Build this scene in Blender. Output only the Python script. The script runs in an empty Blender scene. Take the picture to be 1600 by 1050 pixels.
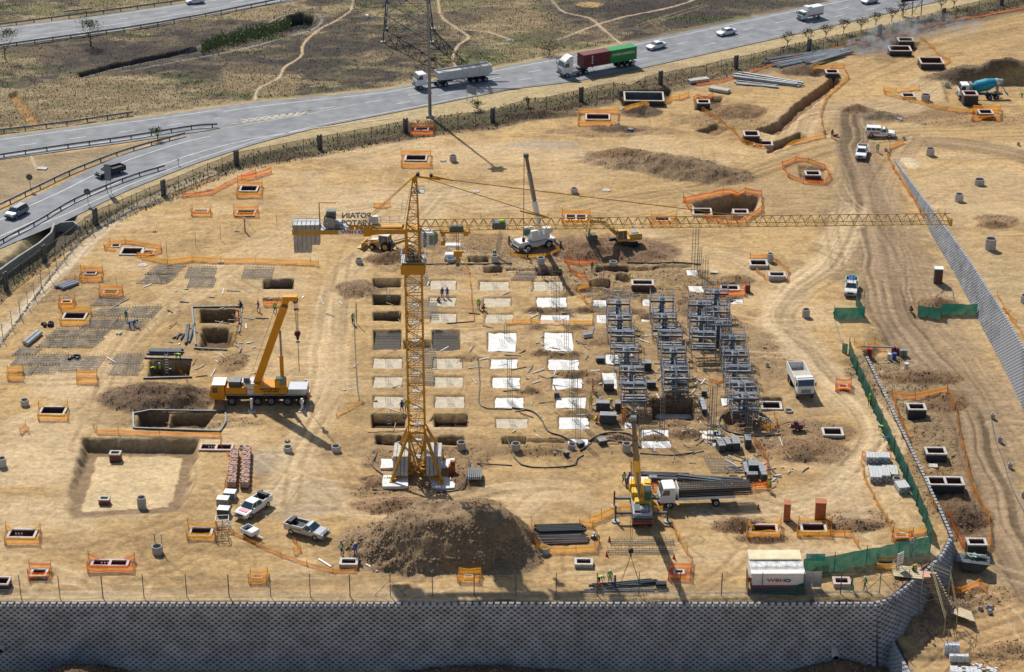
import bpy, bmesh, math, random
import numpy as np
from mathutils import Vector, Matrix
R = math.radians
random.seed(4); rng = np.random.default_rng(7)
# ------------------------------------------------------------------ camera, sky, sun, exposure
F = 3200.0; TH = math.atan(1490 / F); SN, CS = math.sin(TH), math.cos(TH); CH = 136 * CS
SUN_EL, SDX, SDY = 46.0, 0.415, -0.91          # shadows fall towards (SDX, SDY)
scene = bpy.context.scene
COL = bpy.data.collections.new('site'); scene.collection.children.link(COL)
cam = bpy.data.objects.new('camera', bpy.data.cameras.new('camera')); COL.objects.link(cam)
cam.data.sensor_width = 36; cam.data.lens = 72; cam.data.clip_start = 1; cam.data.clip_end = 6000
cam.location = (0, 0, CH); cam.rotation_euler = (math.pi / 2 - TH, 0, 0); scene.camera = cam
world = bpy.data.worlds.new('World'); scene.world = world; world.use_nodes = True
wn = world.node_tree; sky = wn.nodes.new('ShaderNodeTexSky'); sky.sky_type = 'NISHITA'; sky.sun_disc = False
sky.sun_elevation = R(SUN_EL); sky.sun_rotation = math.atan2(-SDX, -SDY); sky.air_density = 1.0; sky.dust_density = 1.2
wn.links.new(sky.outputs[0], wn.nodes['Background'].inputs[0]); wn.nodes['Background'].inputs[1].default_value = 0.088
sl = bpy.data.lights.new('sun', 'SUN'); sl.energy = 4.7; sl.angle = R(0.53); sl.color = (1.0, 0.94, 0.84)
so = bpy.data.objects.new('sun', sl); COL.objects.link(so); so.location = (-40, 400, 200)
so.rotation_euler = Vector((SDX * math.cos(R(SUN_EL)), SDY * math.cos(R(SUN_EL)), -math.sin(R(SUN_EL)))).to_track_quat('-Z', 'Y').to_euler()
scene.view_settings.view_transform = 'Standard'; scene.view_settings.look = 'None'
scene.view_settings.exposure = 0.1; scene.view_settings.gamma = 1.0; scene.view_settings.use_curve_mapping = False

# ------------------------------------------------------------------ survey: photo pixel -> place on the ground
def ray(px, py, z=0.0):
    u = px - 800; v = py - 525
    t = (z - CH) / (-F * SN - v * CS)
    return u * t, (F * CS - v * SN) * t
def proj(X, Y, z=0.0):
    d = Y * CS + (CH - z) * SN
    return 800 + F * X / d, 525 - F * (Y * SN - (CH - z) * CS) / d
def hgt(py, Y):
    v = py - 525
    return CH - Y * (v * CS + F * SN) / (F * CS - v * SN)
def scl(X, Y, z=0.0):
    return F / (Y * CS + (CH - z) * SN)
def curve_of(pts, zf):      # [(px,py)] -> sorted Y, X
    q = sorted((ray(a, b, zf(b))[::-1]) for a, b in pts)
    return np.array([i[0] for i in q]), np.array([i[1] for i in q])
RZ = [(262, 0), (352, -.6), (436, -1.0), (555, -1.3), (640, -1.6), (750, -2.2), (865, -3.2), (950, -4.4), (1050, -5.2)]
rzpy = lambda py: float(np.interp(py, [a for a, b in RZ], [b for a, b in RZ]))
_q = sorted((ray(1450, a, b)[1], b) for a, b in RZ); RY, RV = np.array([i[0] for i in _q]), np.array([i[1] for i in _q])
_PZ = [(255, 0), (300, 1.2), (352, 2.6), (436, 3.7), (520, 4.6), (590, 5.0), (1050, 5.0)]
_q = sorted((ray(1500, a, rzpy(a))[1], b) for a, b in _PZ); PY_, PV = np.array([i[0] for i in _q]), np.array([i[1] for i in _q])
EDGE = [(1322, 150), (1330, 230), (1338, 400), (1345, 480), (1350, 553), (1390, 637), (1430, 720), (1470, 805), (1484, 838), (1470, 866), (1454, 882), (1426, 906), (1400, 927), (1385, 936), (1365, 942)]
EY, EX = curve_of(EDGE, lambda b: 0)
WALLB = [(1400, 250), (1406, 262), (1451, 352), (1499, 436), (1543, 520), (1579, 590), (1640, 720), (1720, 900), (1800, 1050)]
WY, WX = curve_of(WALLB, rzpy)
YF = ray(800, 942)[1]; YS = ray(0, 553)[1]; YS2 = ray(0, 470)[1]; WALL_H = 7.6
SX0 = ray(1400, 1000, -5.0); SX1 = ray(1425, 1050, -5.1)
def ss(x): x = np.clip(x, 0, 1); return x * x * (3 - 2 * x)
def zbase(X, Y):
    X = np.asarray(X, float); Y = np.asarray(Y, float)
    xe = np.interp(Y, EY, EX); w = np.interp(Y, [YS, YS2], [0.25, 12.0]); d = X - xe
    r = np.interp(Y, RY, RV); z = r * ss(d / w)
    xs = np.interp(Y, [SX1[1], SX0[1], YF], [SX1[0], SX0[0], EX[0] + .3])
    front = Y < YF
    z = np.where(front, np.where(X < xs, -WALL_H, r), z)
    xw = np.interp(Y, WY, WX); p = np.interp(Y, PY_, PV)
    z = np.where((Y < WY[-1]) & (X > xw + p * .22), r + p, z)
    return z
def G(px, py):
    z = 0.0
    for _ in range(14):
        X, Y = ray(px, py, z); z = 0.5 * z + 0.5 * float(zbase(X, Y))
    X, Y = ray(px, py, z); return Vector((X, Y, float(zbase(X, Y))))
def yaw(rear, front):
    a, b = G(*rear), G(*front); return math.atan2(b.y - a.y, b.x - a.x)

# ------------------------------------------------------------------ materials
MATS = {}
def mat(name, col, rough=.7, metal=0.0, var=.18, scale=3.0, bump=0.0, alpha=1.0, spec=.4, emit=None):
    if name in MATS: return MATS[name]
    m = bpy.data.materials.new(name); m.use_nodes = True; nt = m.node_tree; N = nt.nodes; L = nt.links
    b = N['Principled BSDF']; b.inputs['Roughness'].default_value = rough; b.inputs['Metallic'].default_value = metal
    b.inputs['Specular IOR Level'].default_value = spec
    tc = N.new('ShaderNodeTexCoord'); nz = N.new('ShaderNodeTexNoise'); nz.inputs['Scale'].default_value = scale; nz.inputs['Detail'].default_value = 5; nz.inputs['Roughness'].default_value = .65
    L.new(tc.outputs['Object'], nz.inputs['Vector'])
    mr = N.new('ShaderNodeMapRange'); mr.inputs[1].default_value = .3; mr.inputs[2].default_value = .7; mr.inputs[3].default_value = 1 - var; mr.inputs[4].default_value = 1 + var
    L.new(nz.outputs['Fac'], mr.inputs[0])
    mx = N.new('ShaderNodeMix'); mx.data_type = 'RGBA'; mx.blend_type = 'MULTIPLY'; mx.inputs[0].default_value = 1
    mx.inputs[6].default_value = (*col, 1); L.new(mr.outputs[0], mx.inputs[7]); L.new(mx.outputs[2], b.inputs['Base Color'])
    if bump:
        bp = N.new('ShaderNodeBump'); bp.inputs['Strength'].default_value = bump; bp.inputs['Distance'].default_value = .05
        L.new(nz.outputs['Fac'], bp.inputs['Height']); L.new(bp.outputs[0], b.inputs['Normal'])
    if alpha < 1:
        b.inputs['Alpha'].default_value = alpha
    MATS[name] = m; return m
conc = mat('concrete', (.42, .40, .37), .85, var=.22, scale=1.5, bump=.2)
concl = mat('concrete_pale', (.50, .47, .42), .85, var=.28, scale=2.2)
blind = mat('blinding_white', (.70, .70, .68), .8, var=.22, scale=1.1)
blindt = mat('blinding_dusty', (.50, .43, .32), .85, var=.26, scale=1.2)
concd = mat('concrete_dark', (.12, .12, .125), .8, var=.3, scale=1.0)
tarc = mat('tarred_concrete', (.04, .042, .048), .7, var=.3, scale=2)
blockm = mat('wall_block', (.31, .325, .35), .85, var=.32, scale=.5)
brickm = mat('brick_red', (.17, .065, .05), .85, var=.3, scale=4)
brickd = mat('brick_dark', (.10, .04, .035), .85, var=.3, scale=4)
steel = mat('steel', (.28, .30, .32), .45, .6, var=.2, scale=2)
steeld = mat('steel_dark', (.10, .115, .13), .5, .5, var=.3, scale=2)
galv = mat('galvanised', (.27, .30, .34), .4, .6, var=.2)
rebar = mat('rebar_steel', (.16, .125, .10), .7, .3, var=.3)
rebark = mat('rebar_dark', (.07, .06, .055), .7, .3, var=.3)
rebarg = mat('rebar_grey', (.17, .165, .155), .6, .4, var=.3)
craney = mat('crane_yellow', (.50, .25, .022), .5, .1, var=.15, scale=1)
jiby = mat('jib_yellow', (.46, .30, .08), .55, .1, var=.15, scale=1)
orangec = mat('crane_orange', (.62, .27, .012), .4, .1, var=.12, scale=1)
yelc = mat('machine_yellow', (.75, .46, .03), .45, .1, var=.15, scale=1)
catm = mat('digger_yellow', (.60, .36, .10), .55, .1, var=.2, scale=1)
white = mat('paint_white', (.78, .78, .76), .4, var=.07, scale=1)
offw = mat('paint_offwhite', (.62, .62, .60), .5, var=.12, scale=1)
silver = mat('paint_silver', (.50, .53, .56), .3, .5, var=.06)
greyp = mat('paint_grey', (.22, .25, .28), .35, .4, var=.1)
blackp = mat('paint_black', (.02, .022, .028), .35, .2, var=.1)
tyre = mat('tyre_rubber', (.022, .022, .024), .85, var=.3)
glass = mat('vehicle_glass', (.03, .055, .07), .08, .0, var=.1, spec=.9)
glassg = mat('cab_glass', (.06, .16, .15), .1, .0, var=.1, spec=.9)
redp = mat('paint_red', (.42, .03, .03), .5, var=.1)
bluep = mat('paint_blue', (.03, .08, .30), .5, var=.1)
tealp = mat('mixer_teal', (.01, .28, .40), .45, var=.1, scale=1)
greenp = mat('container_green', (.02, .27, .08), .5, var=.1, scale=.6)
maroon = mat('container_maroon', (.16, .03, .04), .55, var=.15, scale=.6)
lampr = mat('tail_lamp', (.4, .01, .01), .3, var=.05)
lampw = mat('head_lamp', (.8, .8, .75), .15, var=.05)
timber = mat('timber', (.33, .23, .12), .8, var=.3, scale=2)
timberd = mat('timber_dark', (.10, .085, .075), .8, var=.3, scale=2)
cladb = mat('toilet_brown', (.42, .13, .05), .6, var=.15)
rustb = mat('formwork_rust', (.35, .10, .03), .7, var=.25)
plast = mat('pipe_black', (.045, .05, .055), .45, var=.2)
skin = mat('skin', (.10, .05, .03), .6, var=.05)
tarp = mat('dark_tarp', (.05, .06, .07), .6, var=.4, scale=2)
roofw = mat('roof_sheet', (.75, .74, .70), .5, var=.12, scale=1)
dirtm = mat('loose_soil', (.20, .13, .075), .95, var=.35, scale=1.5, bump=.5)
def cloth(n, c): return mat('cloth_' + n, c, .85, var=.1, scale=6)
CL = dict(navy=cloth('navy', (.02, .035, .16)), blue=cloth('blue', (.03, .07, .35)), orange=cloth('orange', (.75, .16, .02)), lime=cloth('lime', (.42, .75, .05)),
          green=cloth('green', (.01, .22, .16)), dark=cloth('dark', (.03, .03, .035)), purple=cloth('purple', (.09, .05, .14)), white=cloth('white', (.75, .75, .75)),
          yellow=cloth('yellow', (.8, .55, .03)), red=cloth('red', (.5, .03, .03)), pink=cloth('pink', (.8, .08, .3)), tan=cloth('tan', (.4, .3, .2)))
def netmat(name, col, dens, sc=9.0, dv=.22):       # woven plastic net: thin threads, open holes
    m = bpy.data.materials.new(name); m.use_nodes = True; nt = m.node_tree; N = nt.nodes; L = nt.links
    b = N['Principled BSDF']; b.inputs['Roughness'].default_value = .7; b.inputs['Base Color'].default_value = (*col, 1)
    out = N['Material Output']; tr = N.new('ShaderNodeBsdfTransparent'); mx = N.new('ShaderNodeMixShader'); tl = N.new('ShaderNodeBsdfTranslucent'); tl.inputs[0].default_value = (*col, 1)
    m2 = N.new('ShaderNodeMixShader'); m2.inputs[0].default_value = .4; L.new(b.outputs[0], m2.inputs[1]); L.new(tl.outputs[0], m2.inputs[2])
    tc = N.new('ShaderNodeTexCoord'); nz = N.new('ShaderNodeTexNoise'); nz.inputs['Scale'].default_value = sc; nz.inputs['Detail'].default_value = 3
    L.new(tc.outputs['Object'], nz.inputs['Vector']); mr = N.new('ShaderNodeMapRange'); mr.inputs[1].default_value = .35; mr.inputs[2].default_value = .65
    mr.inputs[3].default_value = max(0, dens - dv); mr.inputs[4].default_value = min(1, dens + dv); L.new(nz.outputs['Fac'], mr.inputs[0])
    L.new(mr.outputs[0], mx.inputs[0]); L.new(tr.outputs[0], mx.inputs[1]); L.new(m2.outputs[0], mx.inputs[2]); L.new(mx.outputs[0], out.inputs[0])
    MATS[name] = m; return m
netO = netmat('net_orange', (.85, .22, .03), .62); netY = netmat('net_yellow', (.85, .52, .05), .62); netR = netmat('net_red', (.75, .05, .02), .7)
netG = netmat('net_green', (.008, .13, .095), .93, 1.2, .04); netD = netmat('net_dark', (.03, .035, .035), .46, 14.0, .1); netW = netmat('chain_link', (.4, .4, .38), .10, 10)

# ------------------------------------------------------------------ mesh helpers
class MB:
    def __init__(s): s.v = []; s.f = []; s.m = []; s.mats = []
    def mi(s, m):
        if m not in s.mats: s.mats.append(m)
        return s.mats.index(m)
    def add(s, vs, fs, m, M=None):
        o = len(s.v); k = s.mi(m)
        for p in vs: s.v.append(tuple(M @ Vector(p)) if M else tuple(p))
        for f in fs: s.f.append([o + i for i in f]); s.m.append(k)
    BOXF = [(0, 3, 2, 1), (4, 5, 6, 7), (0, 1, 5, 4), (1, 2, 6, 5), (2, 3, 7, 6), (3, 0, 4, 7)]
    def box(s, c, d, m, rz=0.0, top=None, M=None):
        x, y, z = d[0] / 2, d[1] / 2, d[2] / 2; t = top or (1, 1)
        vs = [(-x, -y, -z), (x, -y, -z), (x, y, -z), (-x, y, -z), (-x * t[0], -y * t[1], z), (x * t[0], -y * t[1], z), (x * t[0], y * t[1], z), (-x * t[0], y * t[1], z)]
        T = Matrix.Translation(c) @ Matrix.Rotation(rz, 4, 'Z')
        s.add(vs, s.BOXF, m, (M @ T) if M else T); return s
    def bar(s, a, b, w, m, h=None, M=None):
        a, b = Vector(a), Vector(b); d = b - a; L = d.length
        if L < 1e-5: return s
        d /= L; up = Vector((0, 0, 1)) if abs(d.z) < .95 else Vector((0, 1, 0)); x = d.cross(up).normalized() * w / 2; y = x.cross(d).normalized() * (h or w) / 2
        vs = [a - x - y, a + x - y, a + x + y, a - x + y, b - x - y, b + x - y, b + x + y, b - x + y]
        s.add(vs, s.BOXF, m, M); return s
    def cyl(s, a, b, r, m, r2=None, n=10, caps=True, M=None):
        a, b = Vector(a), Vector(b); r2 = r if r2 is None else r2; d = (b - a).normalized(); up = Vector((0, 0, 1)) if abs(d.z) < .95 else Vector((1, 0, 0))
        x = d.cross(up).normalized(); y = d.cross(x).normalized(); vs = []
        for c, q in ((a, r), (b, r2)):
            for i in range(n): t = 2 * math.pi * i / n; vs.append(c + x * math.cos(t) * q + y * math.sin(t) * q)
        fs = [(i, (i + 1) % n, n + (i + 1) % n, n + i) for i in range(n)]
        if caps: fs += [tuple(range(n - 1, -1, -1)), tuple(range(n, 2 * n))]
        s.add(vs, fs, m, M); return s
    def tube(s, c, r, ri, h, m, n=18, mi=None):      # hollow upright ring from z=c[2]
        vs = []
        for q, z in ((r, 0), (r, h), (ri, h), (ri, 0)):
            for i in range(n): t = 2 * math.pi * i / n; vs.append((c[0] + q * math.cos(t), c[1] + q * math.sin(t), c[2] + z))
        f1 = [(k * n + i, k * n + (i + 1) % n, (k + 1) * n + (i + 1) % n, (k + 1) * n + i) for k in range(2) for i in range(n)]
        s.add(vs, f1, m); s.add(vs, [(2 * n + i, 2 * n + (i + 1) % n, 3 * n + (i + 1) % n, 3 * n + i) for i in range(n)], mi or m); return s
    def prism(s, pts, y0, y1, m, M=None):            # side outline (x,z) extruded across y
        n = len(pts); vs = [(p[0], y0, p[1]) for p in pts] + [(p[0], y1, p[1]) for p in pts]
        fs = [tuple(range(n)), tuple(range(2 * n - 1, n - 1, -1))] + [(i, n + i, n + (i + 1) % n, (i + 1) % n) for i in range(n)]
        s.add(vs, fs, m, M); return s
    def quad(s, p, m, M=None): s.add(p, [tuple(range(len(p)))], m, M); return s
    def pane(s, p, m, ins=.08, off=.012, th=.02):     # a thin pane set proud of a four-cornered face
        p = [Vector(q) for q in p]; c = sum(p, Vector()) / 4; n = (p[1] - p[0]).cross(p[3] - p[0]).normalized()
        e = []
        for i in range(4):
            a = (p[(i + 1) % 4] - p[i]).normalized(); b = (p[(i - 1) % 4] - p[i]).normalized(); e.append(p[i] + a * ins + b * ins)
        o = [q + n * off for q in e]; i_ = [q - n * th for q in e]
        s.add(i_ + o, s.BOXF, m); return s
    def path(s, pts, w, m, h=None):
        for a, b in zip(pts[:-1], pts[1:]): s.bar(a, b, w, m, h)
        return s
    def mesh(s, name, bevel=0.0, smooth=False):
        me = bpy.data.meshes.new(name); me.from_pydata(s.v, [], s.f)
        for m in s.mats: me.materials.append(m)
        me.polygons.foreach_set('material_index', s.m); me.update()
        if bevel:
            bm = bmesh.new(); bm.from_mesh(me); bmesh.ops.recalc_face_normals(bm, faces=bm.faces)
            es = [e for e in bm.edges if len(e.link_faces) == 2 and e.calc_face_angle(0) > .5]
            bmesh.ops.bevel(bm, geom=es, offset=bevel, segments=2, affect='EDGES', clamp_overlap=True); bm.to_mesh(me); bm.free()
        if smooth: me.polygons.foreach_set('use_smooth', [True] * len(me.polygons))
        return me
    def build(s, name, parent=None, bevel=0.0, smooth=False, label=None):
        o = bpy.data.objects.new(name, s.mesh(name, bevel, smooth)); COL.objects.link(o)
        if parent: setp(o, parent)
        if label: o['label'] = label
        return o
KIDS = {}
def setp(o, p): o.parent = p; KIDS.setdefault(p.name, []).append(o)
def empty(name, loc, rz=0.0):
    o = bpy.data.objects.new(name, None); o.location = loc; o.rotation_euler = (0, 0, rz); COL.objects.link(o); return o
def tag(o, label=None, cat=None, group=None, kind=None):
    if label: o['label'] = label
    if cat: o['category'] = cat
    if group: o['group'] = group
    if kind: o['kind'] = kind
    return o
def ctree(o, parent=None):
    c = o.copy(); COL.objects.link(c)
    if parent is not None: setp(c, parent)
    for ch in KIDS.get(o.name, []): ctree(ch, c)
    return c
def dup(root, loc, rz=0.0, label=None, sc=None):
    c = ctree(root); c.location = loc; c.rotation_euler = (0, 0, rz)
    if label: c['label'] = label
    if sc: c.scale = sc
    return c
def text_mesh(txt, size, m, depth=.02, bold=0.0, name='lettering'):
    cu = bpy.data.curves.new('t', 'FONT'); cu.body = txt; cu.size = size; cu.extrude = depth; cu.offset = bold; cu.align_x = 'CENTER'; cu.align_y = 'CENTER'; cu.resolution_u = 2
    o = bpy.data.objects.new('t', cu); COL.objects.link(o); dg = bpy.context.evaluated_depsgraph_get()
    me = bpy.data.meshes.new_from_object(o.evaluated_get(dg)); bpy.data.objects.remove(o); bpy.data.curves.remove(cu)
    me.name = name; me.materials.clear(); me.materials.append(m); return me
def text(txt, size, m, parent, loc, rot, depth=.02, bold=0.0, sx=1.0):
    o = bpy.data.objects.new('lettering', text_mesh(txt, size, m, depth, bold)); COL.objects.link(o); setp(o, parent); o.location = loc; o.rotation_euler = rot; o.scale = (sx, 1, 1); return o
# ------------------------------------------------------------------ terrain
def lattice(seed, n=512): return np.random.default_rng(seed).random((n, n))
LATS = [lattice(100 + i) for i in range(6)]
def vnoise(x, y, k=0):
    T = LATS[k % 6]; n = T.shape[0]; xi = np.floor(x).astype(int); yi = np.floor(y).astype(int); fx = x - xi; fy = y - yi
    fx = fx * fx * (3 - 2 * fx); fy = fy * fy * (3 - 2 * fy); xi %= n; yi %= n; x1 = (xi + 1) % n; y1 = (yi + 1) % n
    return (T[xi, yi] * (1 - fx) + T[x1, yi] * fx) * (1 - fy) + (T[xi, y1] * (1 - fx) + T[x1, y1] * fx) * fy
def fbm(x, y, s, o=4, k=0, g=.5):
    r = 0; a = 1; t = 0; c, n = .8, .6
    for i in range(o):
        r = r + a * vnoise(x / s + 13.7 * i, y / s + 7.1 * i, k + i); t += a; a *= g; s *= .47; x, y = x * c + y * n, y * c - x * n
    return r / t
NA, NB = 900, 860
ay = np.linspace(0, 1, NB); yy = 172 + (ay ** 1.22) * (465 - 172)
ax = np.linspace(-1, 1, NA)
ey_lo = np.array([-200, 0, 90, 140, 163.0]); ey_hi = np.array([475, 500, 560, 700, 1000, 1800, 4000.0])
Yrow = np.concatenate([ey_lo, yy, ey_hi]); ax = np.concatenate([[-30, -8, -3.5, -1.9, -1.35, -1.12], ax, [1.12, 1.35, 1.9, 3.5, 8, 30]])
hw = np.interp(Yrow, [160, 470], [58, 152]); GX = ax[None, :] * hw[:, None]; GY = np.repeat(Yrow[:, None], len(ax), 1)
GZ = zbase(GX, GY)
NR, NC = GX.shape
_d = GY * CS + CH * SN; U = 800 + F * GX / _d; V = 525 - F * (GY * SN - CH * CS) / _d       # where the plan point lies on the survey photo
def dirt(r, g, b): return np.array([r, g, b])
SAND = dirt(.49, .33, .155); SANDL = dirt(.60, .45, .27); SANDD = dirt(.30, .20, .10); SOIL = dirt(.14, .09, .055); CLAY = dirt(.25, .155, .085); HAUL = dirt(.33, .235, .145)
DRY = dirt(.27, .205, .12); BURN = dirt(.058, .050, .046); GREEN = dirt(.11, .14, .05); GREY = dirt(.36, .33, .29)
n1 = fbm(GX, GY, 14, 5, 0); n2 = fbm(GX, GY * 1.6, 4, 4, 1); n3 = fbm(GX, GY, 1.3, 3, 2); n4 = fbm(GX, GY, 45, 3, 3)
streak = fbm(GX * .22, GY * 1.4, 1.6, 4, 4)
C = SAND[None, None, :] * (0.66 + .68 * (n1[..., None] * .45 + n4[..., None] * .25 + n2[..., None] * .15 + streak[..., None] * .15))
C = C * (0.86 + .28 * n3[..., None])
def paint(mask, col, var=.25):
    global C
    mask = np.clip(mask, 0, 1)[..., None]; c = col[None, None, :] * (1 - var + 2 * var * (.5 * n2 + .5 * n3))[..., None]
    C = C * (1 - mask) + c * mask
dkp = ss((fbm(GX, GY * 1.3, 5, 5, 2) - .54) * 7); paint(dkp * .5 , SANDD, .2)
spk = ss((fbm(GX, GY, .9, 3, 4) - .60) * 9); paint(spk * .3, dirt(.2, .13, .07), .2)
lighter = ss((fbm(GX * .6, GY * 1.4, 7, 4, 5) - .5) * 5)
paint(lighter * .5 * ss((V - 150) / 60), SANDL, .12)
ROUGH = np.zeros_like(GX)
def window(px, py, r):
    X, Y, _z = G(px, py); j0, j1 = np.searchsorted(Yrow, [Y - r, Y + r]); return slice(j0, j1), X, Y
def blob(px, py, rx, ry, col=None, a=1.0, rough=0.0, rot=0.0, soft=.35, wob=.5):
    """patch of soil: centre in photo pixels, radii in metres"""
    r = max(rx, ry) * 1.7; sl_, X, Y = window(px, py, r); dx = GX[sl_] - X; dy = GY[sl_] - Y
    c, s = math.cos(rot), math.sin(rot); q = np.hypot((dx * c + dy * s) / rx, (-dx * s + dy * c) / ry) + wob * (n2[sl_] - .5) + wob * .5 * (n3[sl_] - .5)
    m = ss((1 - q) / soft + .5)
    if col is not None:
        cc = col[None, None, :] * (.72 + .56 * (.5 * n2[sl_] + .5 * n3[sl_]))[..., None]; mm = (m * a)[..., None]; C[sl_] = C[sl_] * (1 - mm) + cc * mm
    if rough: ROUGH[sl_] = np.maximum(ROUGH[sl_], m * rough)
    return sl_, m, q
def mound(px, py, rx, ry, h, col=SOIL, rot=0.0, flat=0.0, rough=.35, a=.9, soft=.5):
    sl_, m, q = blob(px, py, rx * 1.08, ry * 1.08, col, a, rough, rot, .3, .35)
    X, Y, _z = G(px, py); dx = GX[sl_] - X; dy = GY[sl_] - Y; c, s = math.cos(rot), math.sin(rot)
    q = np.hypot((dx * c + dy * s) / rx, (-dx * s + dy * c) / ry) + .28 * (n2[sl_] - .5) + .12 * (n3[sl_] - .5)
    p = np.clip((1 - q) / (1 - flat), 0, 1); GZ[sl_] += h * (p ** (1.0 if h > 0 else .6)) * (.85 + .3 * n2[sl_])
def path_td(pts):
    """distance along and across a line of world points, for the grid rows it touches"""
    P = np.array(pts); j0, j1 = np.searchsorted(Yrow, [P[:, 1].min() - 9, P[:, 1].max() + 9]); sl_ = slice(j0, j1)
    X, Y = GX[sl_], GY[sl_]; best = np.full(X.shape, 1e9); T = np.zeros(X.shape); D = np.zeros(X.shape); t0 = 0
    for (ax_, ay_), (bx, by) in zip(P[:-1], P[1:]):
        L = math.hypot(bx - ax_, by - ay_); ux, uy = (bx - ax_) / L, (by - ay_) / L
        t = np.clip((X - ax_) * ux + (Y - ay_) * uy, 0, L); ex = X - ax_ - t * ux; ey = Y - ay_ - t * uy; d = np.hypot(ex, ey); side = np.sign(ex * -uy + ey * ux)
        u = d < best; best[u] = d[u]; T[u] = (t0 + t)[u]; D[u] = (d * side)[u]; t0 += L
    return sl_, T, D
def spline(pts, n=6):
    out = []; P = [Vector(p) for p in pts]; P = [P[0] * 2 - P[1]] + P + [P[-1] * 2 - P[-2]]
    for i in range(1, len(P) - 2):
        for k in range(n):
            t = k / n; a, b, c, d = P[i - 1:i + 3]
            out.append(.5 * ((2 * b) + (c - a) * t + (2 * a - 5 * b + 4 * c - d) * t * t + (3 * b - a - 3 * c + d) * t ** 3))
    out.append(P[-2]); return out
def track(pts, w, col, a=.6, depth=.05, k=0, freq=1.1, contrast=.35, world=None):
    """haul track: long ruts and wheel marks that run with the line"""
    P = spline([Vector(G(x, y)[:2]) for x, y in (pts or [])] if world is None else world); sl_, T, D = path_td(P)
    wob = (fbm(GX[sl_], GY[sl_], 9, 2, k) - .5) * 1.6; D2 = D + wob
    s1 = vnoise(D2 * freq + 50, T * .035, k); s2 = vnoise(D2 * freq * 2.7 + 90, T * .06 + 9, k + 1); st = .55 * s1 + .45 * s2
    ln = ss((vnoise(D2 * 2.3 + 30, T * .022, k + 2) - .60) * 7) * (.5 + .7 * vnoise(T * .15, D2 * .4, k)); st = st * (1 - .55 * ln) - .22 * ln
    m = ss((w / 2 - np.abs(D) + min(3, w * .35) * (n2[sl_] - .5)) / (w * .22)) ; mm = (m * a)[..., None]
    c = col[None, None, :] * (1 - contrast + 2 * contrast * st)[..., None]; C[sl_] = C[sl_] * (1 - mm) + c * mm
    GZ[sl_] += (st - .5) * depth * 2.6 * m; ROUGH[sl_] *= (1 - m * .8)
def wheel(pts, gauge=1.8, w=.45, col=SANDD, a=.5, depth=.05):
    P = spline([Vector(G(x, y)[:2]) for x, y in pts]); sl_, T, D = path_td(P); m = np.maximum(ss((w - np.abs(D - gauge / 2)) / w * 1.4), ss((w - np.abs(D + gauge / 2)) / w * 1.4)) * (.4 + .9 * vnoise(T * .2, D, 3))
    mm = (np.clip(m, 0, 1) * a)[..., None]; C[sl_] = C[sl_] * (1 - mm) + col[None, None, :] * mm; GZ[sl_] -= depth * m
def inpoly(pts, pad=0):
    P = [Vector(G(x, y)[:2]) for x, y in pts]; ys = [p.y for p in P]; j0, j1 = np.searchsorted(Yrow, [min(ys) - pad, max(ys) + pad]); sl_ = slice(j0, j1)
    X, Y = GX[sl_], GY[sl_]; ins = np.zeros(X.shape, bool); dist = np.full(X.shape, 1e9)
    for a, b in zip(P, P[1:] + P[:1]):
        cr = (a.y > Y) != (b.y > Y)
        with np.errstate(divide='ignore', invalid='ignore'): ins ^= cr & (X < (b.x - a.x) * (Y - a.y) / (b.y - a.y + 1e-12) + a.x)
        if pad:
            L = (b - a).length; u = (b - a) / L; t = np.clip((X - a.x) * u.x + (Y - a.y) * u.y, 0, L); dist = np.minimum(dist, np.hypot(X - a.x - t * u.x, Y - a.y - t * u.y))
    return sl_, ins, dist
def cut(pts, depth, slope=.3, col=SOIL, a=.85, wob=0.0, floor=None):
    """digging with steep sides: outline in photo pixels"""
    sl_, ins, d = inpoly(pts, 2); d = np.where(ins, d, -d) + wob * (n3[sl_] - .5); m = ss(d / slope + .2)
    if isinstance(depth, tuple): depth = np.interp(GY[sl_], [ray(800, depth[2])[1], ray(800, depth[1])[1]], [depth[3], depth[0]])
    GZ[sl_] -= depth * m; mm = (m * a)[..., None]; C[sl_] = C[sl_] * (1 - mm) + (col[None, None, :] * (.8 + .4 * n3[sl_])[..., None]) * mm
    if floor is not None:
        m2 = (ss((d - slope * 1.6) / .3) * .9)[..., None]; C[sl_] = C[sl_] * (1 - m2) + floor[None, None, :] * (.8 + .4 * n2[sl_])[..., None] * m2
    return sl_, m
# --- zones: veld beyond the highway, verge, site
HU = [(-400, 262), (0, 214), (200, 187), (400, 160), (600, 141), (800, 102), (1000, 64), (1200, 22), (1420, -24), (1700, -90), (2200, -220)]
HL = [(-400, 600), (0, 388), (100, 346), (200, 297), (300, 257), (400, 224), (500, 198), (640, 171), (800, 139), (900, 127), (1000, 107), (1200, 63), (1400, 18), (1500, -6), (1700, -55), (2200, -180)]
FN = [(-300, 800), (-60, 505), (10, 452), (70, 408), (150, 350), (256, 305), (370, 258), (500, 233), (634, 207), (770, 190), (908, 158), (1032, 133), (1150, 107), (1264, 81), (1374, 58), (1474, 32), (1565, 8), (1700, -30), (2200, -160)]
TU = [(-400, 86), (0, 42), (140, 26), (280, 6), (420, -14), (700, -60), (1200, -150)]; TL = [(-400, 128), (0, 73), (200, 46), (400, 10), (500, -6), (700, -40), (1200, -130)]
fi = lambda P: np.interp(U, [p[0] for p in P], [p[1] for p in P])
vhu, vhl, vfn, vtu, vtl = fi(HU), fi(HL), fi(FN), fi(TU), fi(TL)
jit = (n2 - .5) * 6
veld = ss((vhu - V + jit) / 4 + .5); inveld = V < vhu
paint(veld, DRY, .35)
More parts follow.
